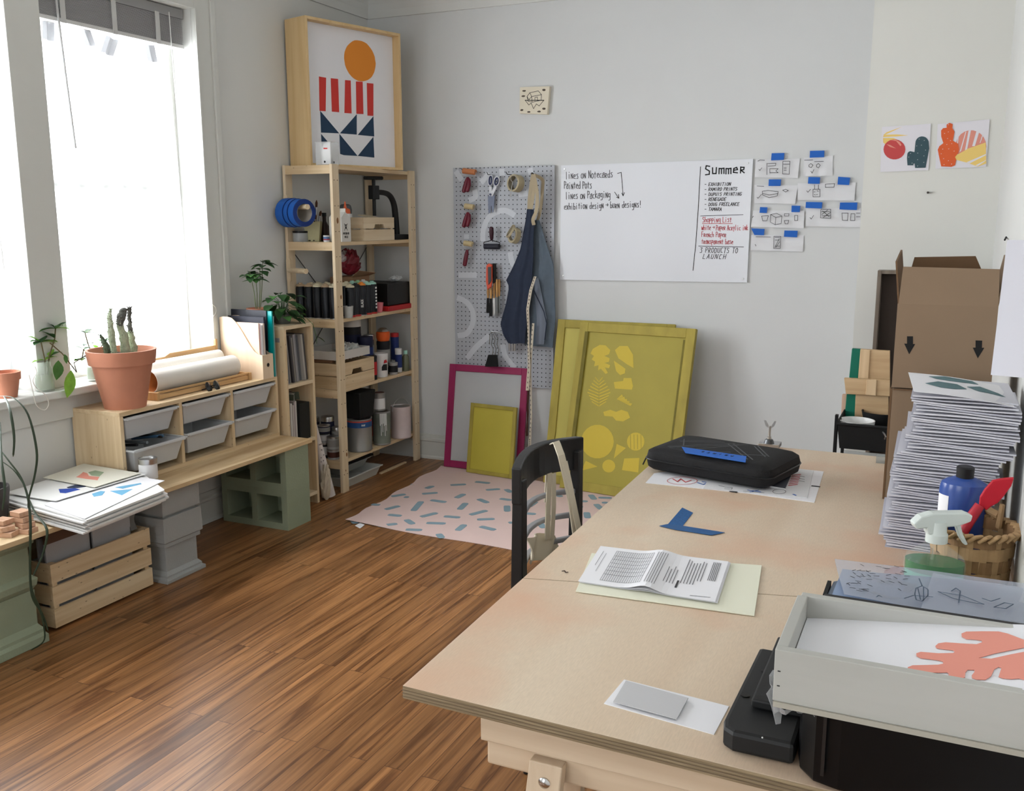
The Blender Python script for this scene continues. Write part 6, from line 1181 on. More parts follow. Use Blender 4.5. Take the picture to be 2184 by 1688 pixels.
# plywood plies on the near edge
b = B(); nn = Vector((un.y,-un.x,0))
for z in (.0055,.0105,.0155): b.prism([bl_-Z_*(z+.0013)+nn*.0014, BRr-Z_*(z+.0013)+nn*.0014, BRr-Z_*z+nn*.0014, bl_-Z_*z+nn*.0014], nn*.0003, mat('ply_line',(120,104,84),.8))
obj('ply_lines', b, R)
TW_ = {a: wood('trestle_'+'xyz'[a], (212,192,166), (196,172,144), a, .8, knots=False) for a in range(3)}
def trestle(yc, lab):
    r = root('trestle', ((2.6+3.3)/2, yc, 0), lab, 'trestle', 'wooden trestles under the table'); zt = ZT_-.0215; x0, x1 = PZ(zt-.02,1012,1545).x if yc < 2 else 2.60, 3.30
    obj('top_beam', B().box((x0,yc-.035,zt-.056),(x1,yc+.035,zt-.001),TW_[0]), r, bevel=.002); obj('cross_beam', B().box((x0+.006,yc-.026,zt-.098),(x1-.01,yc+.026,zt-.057),TW_[0]), r, bevel=.004)
    for x in (x0+.11, x1-.16):
        for s in (-1,1):
            a = Vector((x,yc+s*.035,zt-.062)); e = Vector((x-.03 if x < 3 else x+.03,yc+s*.17,.002))
            obj('leg', B().bar(a, e, .052,.020,TW_[2],(0,1,0) if False else (1,0,0)) if False else B().hexa([e+Vector((-.026,-.010,0)),e+Vector((.026,-.010,0)),e+Vector((.026,.010,0)),e+Vector((-.026,.010,0))],[a+Vector((-.026,-.010,0)),a+Vector((.026,-.010,0)),a+Vector((.026,.010,0)),a+Vector((-.026,.010,0))],TW_[2]), r, bevel=.002)
            if s < 0: obj('bolt', B().lathe(a+Vector((0,-.014,-.028)), [(.0095,0),(.0095,.0015),(.006,.0045),(.001,.0055)], mat('nickel',(200,200,200),.2,metal=1), 20, axis=(0,-1,-.1)), r)
    for s in (-1,1): obj('stretcher', B().bar((x0+.09,yc+s*.10,.32),(x1-.14,yc+s*.10,.32),.018,.05,TW_[0]), r)
trestle(bl_.y+.065, 'wooden trestle under the near end of the table'); trestle(2.45, 'wooden trestle under the far end of the table, hidden behind the chair')
def Tp(px, py, dz=0): return PZ(ZT_+dz, px, py)
def onT(name, px, z0, t, m, lab=None, cat=None, parent=None, group=None, bevel=0):
    P = [Tp(*q, z0+t) for q in px]; a = sum(P[i].x*P[(i+1)%len(P)].y-P[(i+1)%len(P)].x*P[i].y for i in range(len(P)))
    if a < 0: P = P[::-1]
    P = [Vector((p.x,p.y,ZT_+z0)) for p in P]; return obj(name, B().prism(P, (0,0,t), m), parent, lab, cat, group, bevel=bevel)
# stains / marks
b = B()
for px, w in ((((1199,1219),(1204,1218),(1207,1222),(1211,1221)),.0022),): 
    P = [Tp(*q,.0012) for q in px]; line(b, P, Z_, w, mat('thread_dark',(60,40,32),.8))
obj('thread', b, None, 'tiny dark thread lying on the table left of the printed forms', 'thread')
# ---------------------------------------------------------------- carry case with tape label
CB = [(1362,1000),(1640,1043),(1668,975),(1398,935)]
z0 = .008; h0 = .058
def case():
    BF = mat('case_fabric',(22,22,24),.75,var=.2,vs=30,bump=.2,bs=400)
    p0, p1 = Tp(1372,1000,z0), Tp(1636,1048,z0); d = (p1-p0); L = d.length; d.normalize(); w = Vector((-d.y,d.x,0)); Wd = .235
    r = root('carry_case', p0+d*L/2+w*Wd/2, 'black zippered fabric case with blue tape label, at the far end of the table', 'case')
    def rr(e, z):
        P = []; rad = .035
        for cx, cy, a0 in ((rad,rad,pi),(L-rad,rad,1.5*pi),(L-rad,Wd-rad,0),(rad,Wd-rad,.5*pi)):
            for k in range(6):
                a = a0+pi/2*k/5; P.append(p0+d*(cx+(rad+e)*cos(a))+w*(cy+(rad+e)*sin(a))+Z_*z)
        return P
    prof = [(-.012,0),(0,.008),(.003,.022),(.003,.028),(.004,.034),(0,.050),(-.014,.058),(-.05,.062)]
    vs = []; fs = []; n = 24
    for e, z in prof: 
        ring_ = rr(e, z) if e > -.03 else [p0+d*L/2+w*Wd/2+Z_*z+(q-(p0+d*L/2+w*Wd/2))*.8 for q in rr(0,0)]
        vs += [Vector((q.x,q.y,p0.z+z)) for q in ring_]
    for i in range(len(prof)-1):
        for k in range(n): fs.append((i*n+k,i*n+(k+1)%n,(i+1)*n+(k+1)%n,(i+1)*n+k))
    fs += [tuple(reversed(range(n))), tuple(range((len(prof)-1)*n,len(prof)*n))]
    obj('case_body', B().add(vs, fs, BF, True), r)
    zp = rr(.005,.030); zp.append(zp[0]); obj('zipper', B().tube(zp, .0022, mat('zip_black',(14,14,15),.35), 6), r)
    obj('zip_pull', B().tube([rr(.006,.026)[0]+Vector((-.004,0,0)), rr(.006,.026)[0]+Vector((-.012,-.008,-.022))], .002, MATTE, 6), r)
    top = p0.z+.0622; GS = mat('grey_scribble',(84,86,88),.8); bb = B(); rnd = random.Random(5)
    for a, c in (((.05,.12),(.5,.9)),((.08,.08),(.55,.85)),((.3,.2),(.62,.95)),((.9,.15),(.5,.85)),((.86,.12),(.46,.8)),((.02,.55),(.35,.9)),((.05,.5),(.4,.86)),((.4,.1),(.62,.35)),((.95,.5),(.6,.2)),((.15,.3),(.02,.7)),((.7,.9),(.95,.4)),((.72,.95),(.97,.45))):
        P = [p0+d*L*(.1+.8*a[0])+w*Wd*(.1+.8*a[1]), p0+d*L*(.1+.8*c[0])+w*Wd*(.1+.8*c[1])]
        P = [Vector((q.x,q.y,top)) for q in P]; line(bb, P, Z_, .0035, GS, .0004)
    obj('chalk_marks', bb, r)
    q = [PZ(top+.0006,*p) for p in ((1454,954),(1592,974),(1590,987),(1462,967))]; tp = obj('tape_label', B().prism(q[::-1], (0,0,.0008), BLUE), r)
    bb = B(); ux = (q[0]-q[1]).normalized(); uy = (q[2]-q[1]).normalized(); uy = (uy-ux*uy.dot(ux)).normalized()
    if uy.cross(ux).z > 0: pass
    o = q[1]*.82+q[0]*.18; o = o+ (q[2]-q[1])*.25; strokes(bb, 'PRINTS', o+Z_*.001, ux, uy, Z_, .011, INK, .0014, adv=9, jit=.1); obj('lettering', bb, tp)
case()
onT('paper_sheet', [(1377,1030),(1600,1053),(1737,1072),(1757,1006),(1700,1000),(1560,985),(1395,1010)], 0, .0012, PAPER, 'large white drawing sheet under the black carry case', 'drawing')
o = onT('paper_sheet', [(1500,1042),(1722,1062),(1735,1004),(1530,985)], .0015, .0012, mat('paper_grey_white',(218,218,220),.8), 'thinner white drawing sheet on the larger one, under the black case', 'drawing')
b = B(); RI = mat('red_ink_pen',(190,44,48),.7); BI = mat('blue_ink_pen',(46,96,170),.7)
def TL_(px, m, w=.002, z=.003): line(b, [Tp(*q,z) for q in px], Z_, w, m, .0004)
for k in range(7): TL_([(1682+k*1.2,1036-k*3.6),(1700+k*1.2,1034-k*3.6)], RI, .004)
for k in range(3): TL_([(1704,1016+k*5),(1716,1018+k*5)], INK, .0008)
TL_([(x, y) for x, y in ell(1662,1049,14,5,16)]+[(1676,1049)], INK, .001); TL_([(1595,1046),(1610,1048),(1622,1050)], BI, .004); TL_([(1600,1050),(1618,1046)], BI, .003); TL_([(1585,1048),(1630,1052)], INK, .0008); TL_([(1533,1036),(1548,1040),(1562,1041),(1560,1044),(1545,1043)], INK, .001); TL_([(1692,1055),(1697,1057)], BI, .005)
obj('pen_drawing', b, o)
b = B()
TL_(ell(1455,1026,32,8,20)+[(1487,1026)], RI, .0012, .0018); TL_([(1435,1022),(1445,1028),(1452,1022),(1462,1029),(1474,1025)], RI, .003, .0018); TL_([(1488,1030),(1500,1034),(1510,1030),(1498,1028)], BI, .004, .0018); TL_([(1558,1048.5),(1570,1050)], INK, .008, .0018); TL_([(1733,1037),(1747,1038.5)], INK, .008, .0018); 
obj('pen_drawing', b, bpy.data.objects['paper_sheet'])
R = root('spiral_notebook', Tp(1670,1020), 'small grey-covered spiral notebook sticking out from under the black case', 'notebook')
nb = [(1600,1030),(1675,1043),(1694,1000),(1625,990)]; P = [Tp(*q,.006) for q in nb][::-1]; P = [Vector((p.x,p.y,ZT_+.003)) for p in P]; obj('pages', B().prism(P,(0,0,.0035),mat('page_edge',(206,206,206),.8)), R); P = [p+Z_*.0036 for p in P]; obj('cover', B().prism(P,(0,0,.0008),mat('slate_cover',(72,76,84),.5)), R)
b = B()
for k in range(9): q = Tp(1668+k*2.0,993+k*.6,.006); b.tube([q+Vector((0,0,-.003)),q+Vector((0,.003,.004)),q+Vector((0,.006,-.002))],.0012,MATTE,5)
obj('spiral', b, R)
# ---------------------------------------------------------------- blue tape L on the table
TPB = mat('table_tape',(38,92,148),.7,var=.3,vs=180)
onT('tape_strip', [(1455,1083),(1478,1094),(1456,1122),(1424,1119)], .0008, .0006, TPB, 'short blue tape strip standing up the L on the table', 'tape strip', group='blue tape L on the table')
onT('tape_strip', [(1406,1122),(1424,1118),(1458,1122),(1546,1136),(1518,1142),(1440,1130)], .0015, .0006, mat('table_tape2',(40,88,140),.6), 'long blue tape strip forming the foot of the L on the table', 'tape strip', group='blue tape L on the table')
# ---------------------------------------------------------------- printed forms on cream board
CRM = mat('cream_card',(228,228,208),.8)
onT('card_sheet', [(1228,1261),(1609,1313),(1625,1206),(1262,1180)], .001, .0022, CRM, 'large cream card under the printed forms on the table', 'card', bevel=.0005)
q = [Tp(*p,.010) for p in ((1233,1237),(1525,1283),(1554,1197),(1281,1162))]
def form(z, sh, nm, lab, hump):
    Q = [p+Vector((sh,sh*.6,0)) for p in q]
    def fn(u, v):
        p = Q[0]*(1-u)*(1-v)+Q[1]*u*(1-v)+Q[2]*u*v+Q[3]*(1-u)*v; k = math.exp(-((u-.50)/.10)**2)
        return (p.x,p.y,z+hump*k*(1.2-v*.3)+.002*u)
    o = obj(nm, B().grid(fn, 26, 6, PAPER, .0004, False), None, lab, 'form', 'folded printed forms on the table'); return fn, o
form(ZT_+.0042, .004, 'printed_form', 'lowest of three folded white forms on the cream card', .002); form(ZT_+.0055, .002, 'printed_form', 'middle folded white form on the cream card', .004); fn, fo = form(ZT_+.007, 0, 'printed_form', 'top folded white form with printed table and text, on the cream card', .009)
b = B(); rnd = random.Random(4); GI = mat('print_grey',(96,96,100),.8)
def fl_(u0, v0, u1, v1, w=.0008, m=GI):
    n = max(1,int(abs(u1-u0)*16)+1); P = [Vector(fn(u0+(u1-u0)*k/n, v0+(v1-v0)*k/n))+Z_*.0007 for k in range(n+1)]; line(b, P, Z_, w, m, .0002)
for k in range(19):
    u = .15+.0165*k if k < 15 else .15+.0165*k+.0; fl_(u,.10,u,.90,.0007)
for v in (.10,.26,.36,.46,.56,.66,.76,.90): fl_(.15,v,.45,v,.0006)
for k in range(5): fl_(.48+.018*k,.10,.48+.018*k,.92,.0010)
for k in range(4): fl_(.60+.022*k,.25,.60+.022*k,.25+rnd.uniform(.3,.6),.0012)
for k in range(7): fl_(.72+.022*k,.30 if k < 5 else .4,.72+.022*k,.92-rnd.random()*.1,.0014)
for k in range(5): fl_(.90+.014*k*.9,.45,.90+.014*k*.9,.92,.0012)
fl_(.70,.18,.70,.34,.004,mat('print_black',(50,50,52))); fl_(.05,.45,.05,.85,.0007); fl_(.08,.3,.08,.8,.0006); fl_(.82,.05,.96,.07,.0010,INK)
obj('printed_text', b, fo)
# cards at the near edge
onT('card_sheet', [(1331,1450),(1555,1507),(1523,1567),(1288,1501)], 0, .001, PAPER, 'plain white card under the small grey card near the table edge', 'card'); onT('card_sheet', [(1335,1452),(1468,1489),(1443,1534),(1308,1497)], .004, .0012, mat('grey_card',(192,192,194),.7), 'small grey card lying on the white card near the table edge', 'card')
# ---------------------------------------------------------------- printer under the tray
PX0 = 2.958
pz_ = ZT_
R = root('printer', (3.15,1.28,ZT_), 'black desktop printer under the grey tray at the near right corner of the table', 'printer')
YP = Tp(1740,1688).y+.004; XP = Tp(1700,1625).x
body = B(); prof = []
rad = .05
pl = [(XW-.012,YP),(XP+.055,YP),(XP+.025,YP+.008),(XP+.006,YP+.03),(XP,YP+.06),(XP,1.35),(XW-.012,1.35)]
body.prism([Vector((x,y,ZT_+.004)) for x, y in pl][::-1], (0,0,.150), mat('printer_gloss',(12,12,13),.3,spec=.25)); obj('printer_body', body, R, bevel=.004)
obj('lid', B().prism([Vector((x+(0 if x > 3.2 else .004),y+.002,ZT_+.155)) for x, y in pl][::-1], (0,0,.012), mat('printer_lid',(24,24,26),.5)), R, bevel=.003)
obj('side_groove', B().box((XP+.034,YP-.0012,ZT_+.02),(XP+.038,YP+.001,ZT_+.15),mat('groove',(34,30,28),.4)), R)
LP = mat('dark_case',(26,27,28),.5)
b = B(); P = [Tp(*q,.034) for q in ((1536,1560),(1612,1376),(1642,1381),(1642,1378),(1700,1400),(1700,1640),(1600,1600))]
low = [Tp(*q) for q in ((1536,1577),(1560,1600),(1688,1632))]
xa, ya, xb, yb = low[0].x+.004, low[0].y-.03, XP-.002, Tp(1612,1376,.034).y
foot = [Vector((xa+.018,ya-.0,0)),Vector((xa+.004,ya+.010,0)),Vector((xa,ya+.03,0)),Vector((xa+.004,yb,0)),Vector((xa+.028,yb,0)),Vector((xb,yb,0)),Vector((xb,ya,0))]
b = B(); b.prism([p+Z_*(ZT_+.002) for p in foot][::-1], (0,0,.030), LP); obj('paper_flap', b, R, bevel=.006)
obj('paper_flap_step', B().box((xa+.028,ya+.07,ZT_+.033),(xb,yb+.02,ZT_+.046),LP), R, bevel=.003); obj('flap_tab', B().box((xb-.03,yb+.02,ZT_+.03),(xb-.012,yb+.045,ZT_+.052),LP), R, bevel=.002)
b = B()
for px, py in ((1590,1482),(1632,1430)): c_ = Tp(px,py,.034); b.lathe(c_-Z_*.001, [(.006,0),(.006,.0006)], mat('notch',(8,8,8),.4), 18)
obj('finger_notch', b, R)
obj('indicator', B().ball(Tp(1626,1574,.033), .0012, WHITE, 8), R)
# ---------------------------------------------------------------- grey wooden tray
ZR = .985; zb_ = .925
T0, T1 = PZ(ZR,1653,1385), PZ(ZR,1697,1262); GT = {a: wood('grey_paint_wood_'+'xyz'[a], (182,182,177), (170,170,164), a, .8, knots=False, fine=18) for a in range(2)}
yN = T0.y; yF = T1.y+.002; xL = T0.x; xR = XW-.006; t = .012
R = root('wooden_tray', ((xL+xR)/2,(yN+yF)/2,zb_-.0), 'grey painted wooden tray holding a coral leaf print, on top of the printer', 'tray')
obj('tray_wall', B().box((xL,yN,zb_),(xR,yN+t,ZR),GT[0]), R, bevel=.001); obj('tray_wall', B().box((xL+.004,yF-t,zb_),(xR,yF,ZR),GT[0]), R, bevel=.001); obj('tray_wall', B().box((xL,yN+t,zb_),(xL+t,yF-t,ZR),GT[1]), R, bevel=.001); obj('tray_floor', B().box((xL+t,yN+t,zb_),(xR,yF-t,zb_+.008),GT[1]), R)
obj('ledge', B().box((xL+.001,yN-.002,zb_-.006),(xR,yN+.02,zb_),mat('ledge_dirt',(168,164,152),.7)), R)
b = B()
for z in (zb_+.018, zb_+.035): b.box((xL+.004,yN-.0006,z),(xL+.007,yN,z+.001),MATTE)
obj('staple', b, R)
SO = mat('print_board_white',(226,227,232),.6)
zi = zb_+.030
pq_ = [(1676,1368),(1700,1308),(2184,1340),(2500,1362),(2500,1500),(2184,1472)]
P = [PZ(zi,*q) for q in pq_]; P = [Vector((min(max(p.x,xL+t+.001),xR-.004), min(max(p.y,yN+t+.001),yF-t-.001), zi-.003)) for p in P]
PR_ = root('leaf_print', (sum(p.x for p in P)/6,sum(p.y for p in P)/6,zi-.02), 'white print with a large coral leaf shape lying in the grey tray', 'print')
x0, x1_, y0_, y1_ = xL+t+.001, xR-.002, yN+t+.001, yF-t-.001
zs0 = .957; SLp = .125
def zsheet(x): return zs0+(x-x0)*SLp
def onS(px, py):   # where a sight line meets the slightly tilted sheet
    d = ray(px,py); k = (zs0+(CAM.x-x0)*SLp-CAM.z)/(d.z-d.x*SLp); return CAM+d*k
yb0, yb1 = y0_-.006, y1_+.006
def srow(z_off, x, y): return (x, y, zsheet(x)+z_off)
xq = x0+.05
ps = obj('sheet', B().hexa([srow(-.002,x0,y0_),srow(-.002,x1_,yb0),srow(-.002,x1_,yb1+.01),srow(-.002,x0,y1_)],[srow(0,x0,y0_),srow(0,x1_,yb0),srow(0,x1_,yb1+.01),srow(0,x0,y1_)],SO), PR_)
obj('sheet_stack', B().box((x0+.004,y0_+.004,zb_+.009),(x1_,y1_-.003,zs0-.004),PAPER), PR_)
zl = lambda x, y: (1500+x/3.193, 1180+y/3.193)
lf = [(2184,870),(2150,860),(2100,865),(2040,860),(2010,850),(2020,820),(2030,790),(2010,782),(1980,800),(1960,845),(1920,870),(1860,868),(1830,858),(1828,840),(1848,815),(1845,803),(1800,802),(1785,820),(1780,855),(1750,870),(1690,864),(1665,850),(1672,830),(1660,820),(1500,823),(1420,815),(1390,798),(1392,785),(1425,772),(1600,768),(1635,760),(1630,745),(1590,735),(1480,722),(1452,708),(1450,690),(1480,680),(1600,690),(1700,688),(1715,680),(1700,668),(1640,662),(1590,655),(1580,640),(1600,622),(1650,615),(1750,622),(1860,628),(1900,615),(1895,602),(1850,595),(1790,592),(1760,575),(1758,555),(1790,542),(1900,540),(2010,541),(2070,555),(2184,598),(2184,650),(1985,690),(1872,722),(1960,727),(2080,700),(2184,680)]
P = [onS(*zl(*q)) for q in lf]; P = [Vector((min(p.x,x1_),max(p.y,y0_+.001),zsheet(min(p.x,x1_))+.0006)) for p in P]
ar = sum(P[i].x*P[(i+1)%len(P)].y-P[(i+1)%len(P)].x*P[i].y for i in range(len(P)))
me_pts = P if ar > 0 else P[::-1]
lo = obj('printed_leaf', B().prism(me_pts, (0,0,.0006), CORAL), ps)
# crinkled film poking out below the tray
FILM = mat('clear_film',(225,228,232),.15,alpha=.35,spec=.8)
A1 = PZ(.90,1640,1480)
obj('plastic_film', B().grid(lambda u,v: (xL-.010+.012*v+.004*sin(u*14), yN+.02+.13*u, zb_-.004-.035*v*(1-.3*u)+.004*sin(u*20+v*3)), 12, 6, FILM, .0004), None, 'crinkled clear film hanging out between the tray and the printer', 'film')
obj('plastic_film', B().grid(lambda u,v: (xL+.0+.045*u, yN+.004+.006*sin(u*17)+.012*v, zb_-.007-.016*v*(1-u)-.001), 10, 4, FILM, .0004), None, 'thin edge of clear film showing under the front of the grey tray', 'film')
# ---------------------------------------------------------------- film positives lying behind the tray
TR = mat('tracing_film',(190,198,214),.25,alpha=.38,spec=.6); TR2 = mat('blue_film',(150,172,206),.3,alpha=.6)
ZF = .90
R = root('storage_bin', (3.2,1.62,ZT_), 'slate grey lidded container behind the tray, under the clear films', 'container')
q_ = [Tp(1752,1262,.10), Tp(1765,1232,.10), Tp(1785,1222,.10)]
gx0, gy0, gy1 = PZ(.86,1756,1262).x, PZ(.86,1760,1262).y-.06, PZ(.86,1770,1224).y+.01
obj('container_body', B().prism([Vector(p) for p in ((gx0+.03,gy0,ZT_+.001),(gx0+.004,gy0+.03,ZT_+.001),(gx0+.008,gy1-.03,ZT_+.001),(gx0+.035,gy1,ZT_+.001),(XW-.02,gy1,ZT_+.001),(XW-.02,gy0,ZT_+.001))][::-1], (0,0,.105), mat('slate_bin',(96,108,124),.5)), R, bevel=.004)
obj('dark_edge', B().box((gx0+.000,gy0+.035,ZT_+.06),(gx0+.006,gy1-.035,ZT_+.107),MATTE), R)
print('tray', xL, yN, yF, 'cont', gx0, gy0, gy1, 'XP', XP, YP)
def film(px, z, m, lab, draws=None, seed=0, slope=0, wv=.003):
    P = [PZ(z,*q) for q in px]; P = [Vector((min(p.x,XW-.006),max(p.y,yF+.003),z)) for p in P]
    def fn(u, v):
        p = P[0]*(1-u)*(1-v)+P[1]*u*(1-v)+P[2]*u*v+P[3]*(1-u)*v; return (p.x,p.y,z+wv*sin(u*6+seed)*sin(v*4+seed)+slope*u)
    o = obj('film_sheet', B().grid(fn, 12, 8, m, .0004), None, lab, 'film sheet', 'clear film sheets behind the tray')
    return o
f1 = film([(1773,1275),(2150,1340),(2184,1255),(1797,1212)], ZT_+.112, TR2, 'bluish film sheet with grey brush drawings, lowest behind the tray', seed=1, wv=.002)
f2 = film([(1800,1270),(2184,1330),(2230,1250),(1780,1192)], ZT_+.118, TR, 'clear film sheet with small black dashes, topmost behind the tray', seed=2, wv=.002)
f3 = film([(1960,1310),(2184,1345),(2220,1262),(1990,1222)], ZT_+.125, TR, 'clear film sheet with faint grey leaf drawings at the right behind the tray', seed=3, wv=.002)
b = B(); rnd = random.Random(14)
for k in range(46):
    px, py = 1806+rnd.random()*130, 1204+rnd.random()*58+0; a = rnd.uniform(-.6,.6); p = PZ(ZT_+.1215,px,py); d = Vector((cos(a*2),sin(a*2),0))*.004; line(b, [p-d,p+d], Z_, .0011, INK, .0003)
obj('dash_print', b, f2)
b = B(); GB = mat('grey_brush',(112,124,142),.7); zc = lambda x, y: (1500+x/3.193, 1180+y/3.193)
for pts, w in ((((1200,200),(1300,190),(1430,220),(1380,260)),.010),(((1120,160),(1200,180),(1260,210)),.006),(((1160,270),(1240,300),(1330,310)),.008),(((1600,270),(1700,250),(1800,300),(1900,350)),.009),(((1620,330),(1720,350),(1800,390)),.007),(((1800,230),(1860,290),(1870,400)),.005)):
    line(b, [PZ(ZT_+.1150,*zc(*q)) for q in pts], Z_, w, GB, .0003)
obj('brush_drawing', b, f1)
b = B()
for pts in ([(1440,280),(1450,240),(1490,225),(1530,250),(1530,290),(1490,330),(1450,320),(1440,280)],[(1490,225),(1470,175)],[(1460,240),(1480,320)],[(1500,235),(1500,325)],[(1600,265),(1760,290),(1910,350),(1840,340),(1700,310),(1600,265)],[(1370,310),(1430,290),(1560,300)],[(1690,260),(1720,240),(1750,260),(1740,340)],[(1980,370),(2050,340),(2110,350),(2060,380),(1980,370)],[(1900,310),(1960,330),(2020,310)],[(1180,300),(1195,290),(1215,300)]):
    line(b, [PZ(ZT_+.1285,*zc(*q)) for q in pts], Z_, .0016, mat('pen_slate',(74,88,104),.7), .0003)
obj('line_drawing', b, f3)
onT('saucer', ell(1925,1222,40,14,26), .002, .006, CLAY, 'terracotta saucer rim peeking out beside the spray bottle', 'saucer')
# ---------------------------------------------------------------- spray bottle, ink bottle, basket
c = Tp(1990,1262)+Vector((.0,.0,.0)); c = Vector((PZ(.80,1990,1240).x, PZ(.80,1990,1240).y+.022, ZT_))
R = root('spray_bottle', c, 'clear trigger spray bottle half full of green liquid, beside the basket', 'spray bottle')
CL = mat('clear_bottle',(232,240,236),.05,alpha=.10,spec=.6); GL = mat('green_liquid',(14,104,46),.12); GL2 = mat('mint_liquid',(70,190,150),.12)
dC = (c-CAM).dot(FW); k_ = dC/FPX; rb = 61*k_
zc0 = PZ(0,0,0) if False else None
def zat(py, x=c.x, y=c.y):   # height above the table of the point over (x, y) seen on image row PY
    lo, hi = -.5, 2.5
    for _ in range(50):
        m_ = (lo+hi)/2; d = Vector((x,y,m_))-CAM; yy = 844-FPX*d.dot(UP)/d.dot(FW)
        if yy > py: lo = m_
        else: hi = m_
    return lo
za_, zs_, zn_ = zat(1225), zat(1185), zat(1160)
obj('bottle_body', B().lathe((c.x,c.y,0), [(rb*.9,ZT_+.001),(rb,ZT_+.012),(rb,zs_-.012),(rb*.92,zs_),(rb*.35,zn_),(rb*.33,zn_+.006)], CL, 32, sy=.72), R)
obj('liquid', B().lathe((c.x,c.y,0), [(rb*.86,ZT_+.006),(rb*.95,ZT_+.014),(rb*.95,zat(1216))], GL2, 32, sy=.70), R); obj('liquid_top', B().lathe((c.x,c.y,0), [(rb*.955,zat(1216)+.0003),(rb*.955,zat(1196))], GL, 32, sy=.70), R)
obj('dip_tube', B().tube([(c.x-.004,c.y,zn_),(c.x-.006,c.y,ZT_+.02)], .002, CL, 8), R)
TW3 = mat('trigger_white',(214,222,218),.35,alpha=.93)
zc1, zc2 = zn_+.004, zat(1135); obj('collar', B().lathe((c.x,c.y,0), [(22*k_,zc1),(22*k_,zc2-.003),(19*k_,zc2),(18*k_,zat(1112))], TW3, 24), R)
u1 = RT.copy(); u1.z = 0; u1.normalize()
def hd(px, py, d=0): 
    d0 = ray(px,py); n = FW.copy(); n.z = 0; n.normalize(); return CAM+d0*((c-CAM).dot(n)/d0.dot(n))+n*d
nh = Vector((FW.x,FW.y,0)).normalized()
obj('spray_head', B().prism([hd(*q,-.011) for q in ((1944,1114),(1960,1099),(1985,1092),(2055,1091),(2070,1097),(2066,1110),(2050,1116),(2038,1120),(2014,1122),(2012,1138),(1975,1138),(1972,1124),(1950,1126))], nh*.022, TW3), R, bevel=.003)
obj('trigger', B().prism([hd(*q,-.006) for q in ((2036,1120),(2046,1118),(2052,1140),(2062,1160),(2056,1162),(2044,1144))], nh*.012, TW3), R, bevel=.002)
c = Vector((PZ(.80,2035,1125).x, 0, ZT_)); p = Tp(2040,1222); c = Vector((p.x,p.y,ZT_)); R = root('ink_bottle', c, 'blue liquid bottle with a black cap, in front of the paper stack', 'bottle')
k_ = (c-CAM).dot(FW)/FPX; rb = 47*k_; zz_ = lambda py: zat(py, c.x, c.y)
obj('bottle_body', B().lathe((c.x,c.y,0), [(rb*.92,ZT_+.001),(rb,ZT_+.01),(rb,zz_(1042)),(rb*.94,zz_(1030)),(rb*.7,zz_(1023)),(rb*.42,zz_(1018))], mat('blue_bottle',(52,80,150),.22,spec=.6), 34, sy=.8), R)
obj('cap', B().lathe((c.x,c.y,0), [(17*k_,zz_(1021)),(17.5*k_,zz_(998)),(15*k_,zz_(995))], mat('cap_black',(24,25,28),.5), 30), R)
fc = (Vector((CAM.x,CAM.y,0))-Vector((c.x,c.y,0))).normalized(); a0 = math.atan2(fc.y,fc.x)
b = B(); za1, zb1 = zz_(1105), zz_(1054); K = 6; vs = []
for k in range(K+1):
    a = a0-1.35+.75*k/K; vs += [(c.x+cos(a)*rb*1.015,c.y+sin(a)*rb*.815,za1),(c.x+cos(a)*rb*1.015,c.y+sin(a)*rb*.815,zb1)]
b.add(vs, [(2*i,2*i+2,2*i+3,2*i+1) for i in range(K)], PAPER, True); obj('paper_label', b, R)
# basket
p = Tp(2075,1262); c = Vector((3.256, 1.915, ZT_)); BK = mat('basket_splint',(172,140,100),.7,var=.2,vs=30); BK2 = mat('basket_splint_dark',(140,108,74),.7,var=.2,vs=30)
rt = .078; zt1 = zat(1140, c.x, c.y-.05)
R = root('woven_basket', c, 'round woven splint basket against the right wall, near the spray bottle', 'basket')
H = max(.10, min(.135, zt1-ZT_)); NS = 18
for i in range(5):
    b = B(); z0_ = ZT_+.004+H*i/5; vs = []; fs = []; n = NS*4
    for k in range(n):
        a = 2*pi*k/n; o_ = .0022*sin(NS/2*a+(pi if i%2 else 0)); rr_ = rt*(.80+.14*(i+.5)/5)+o_
        for z, e in ((z0_,0),(z0_+H/5-.0015,.0012)): vs.append((c.x+cos(a)*(rr_+e),c.y+sin(a)*(rr_+e),z))
    fs = [(2*k,2*((k+1)%n),2*((k+1)%n)+1,2*k+1) for k in range(n)]; nV = len(vs); vs += [(c.x+(v[0]-c.x)*.965,c.y+(v[1]-c.y)*.965,v[2]) for v in vs]; fs += [tuple(nV+x for x in reversed(f)) for f in fs]
    b.add(vs, fs, BK if i%2 else BK2); obj('weave_band', b, R)
for k in range(NS):
    a = 2*pi*(k+.25)/NS*1.0; P0 = Vector((c.x+cos(a)*rt*.80,c.y+sin(a)*rt*.80,ZT_+.003)); P1 = Vector((c.x+cos(a)*rt*.925,c.y+sin(a)*rt*.925,ZT_+H-.002)); obj('stake', B().bar(P0,P1,.013,.0016,BK,(cos(a),sin(a),0)), R)
obj('basket_floor', B().cyl((c.x,c.y,ZT_+.001), rt*.80,.003,BK2), R)
b = B(); 
for k in range(30):
    a = 2*pi*k/30; a2 = a+2*pi/30*1.25; b.tube([Vector((c.x+cos(a)*rt,c.y+sin(a)*rt,ZT_+H-.006)),Vector((c.x+cos((a+a2)/2)*(rt+.004),c.y+sin((a+a2)/2)*(rt+.004),ZT_+H+.004)),Vector((c.x+cos(a2)*(rt-.006),c.y+sin(a2)*(rt-.006),ZT_+H+.003))],.0062,BK,12,flat=.6)
obj('braided_rim', b, R)
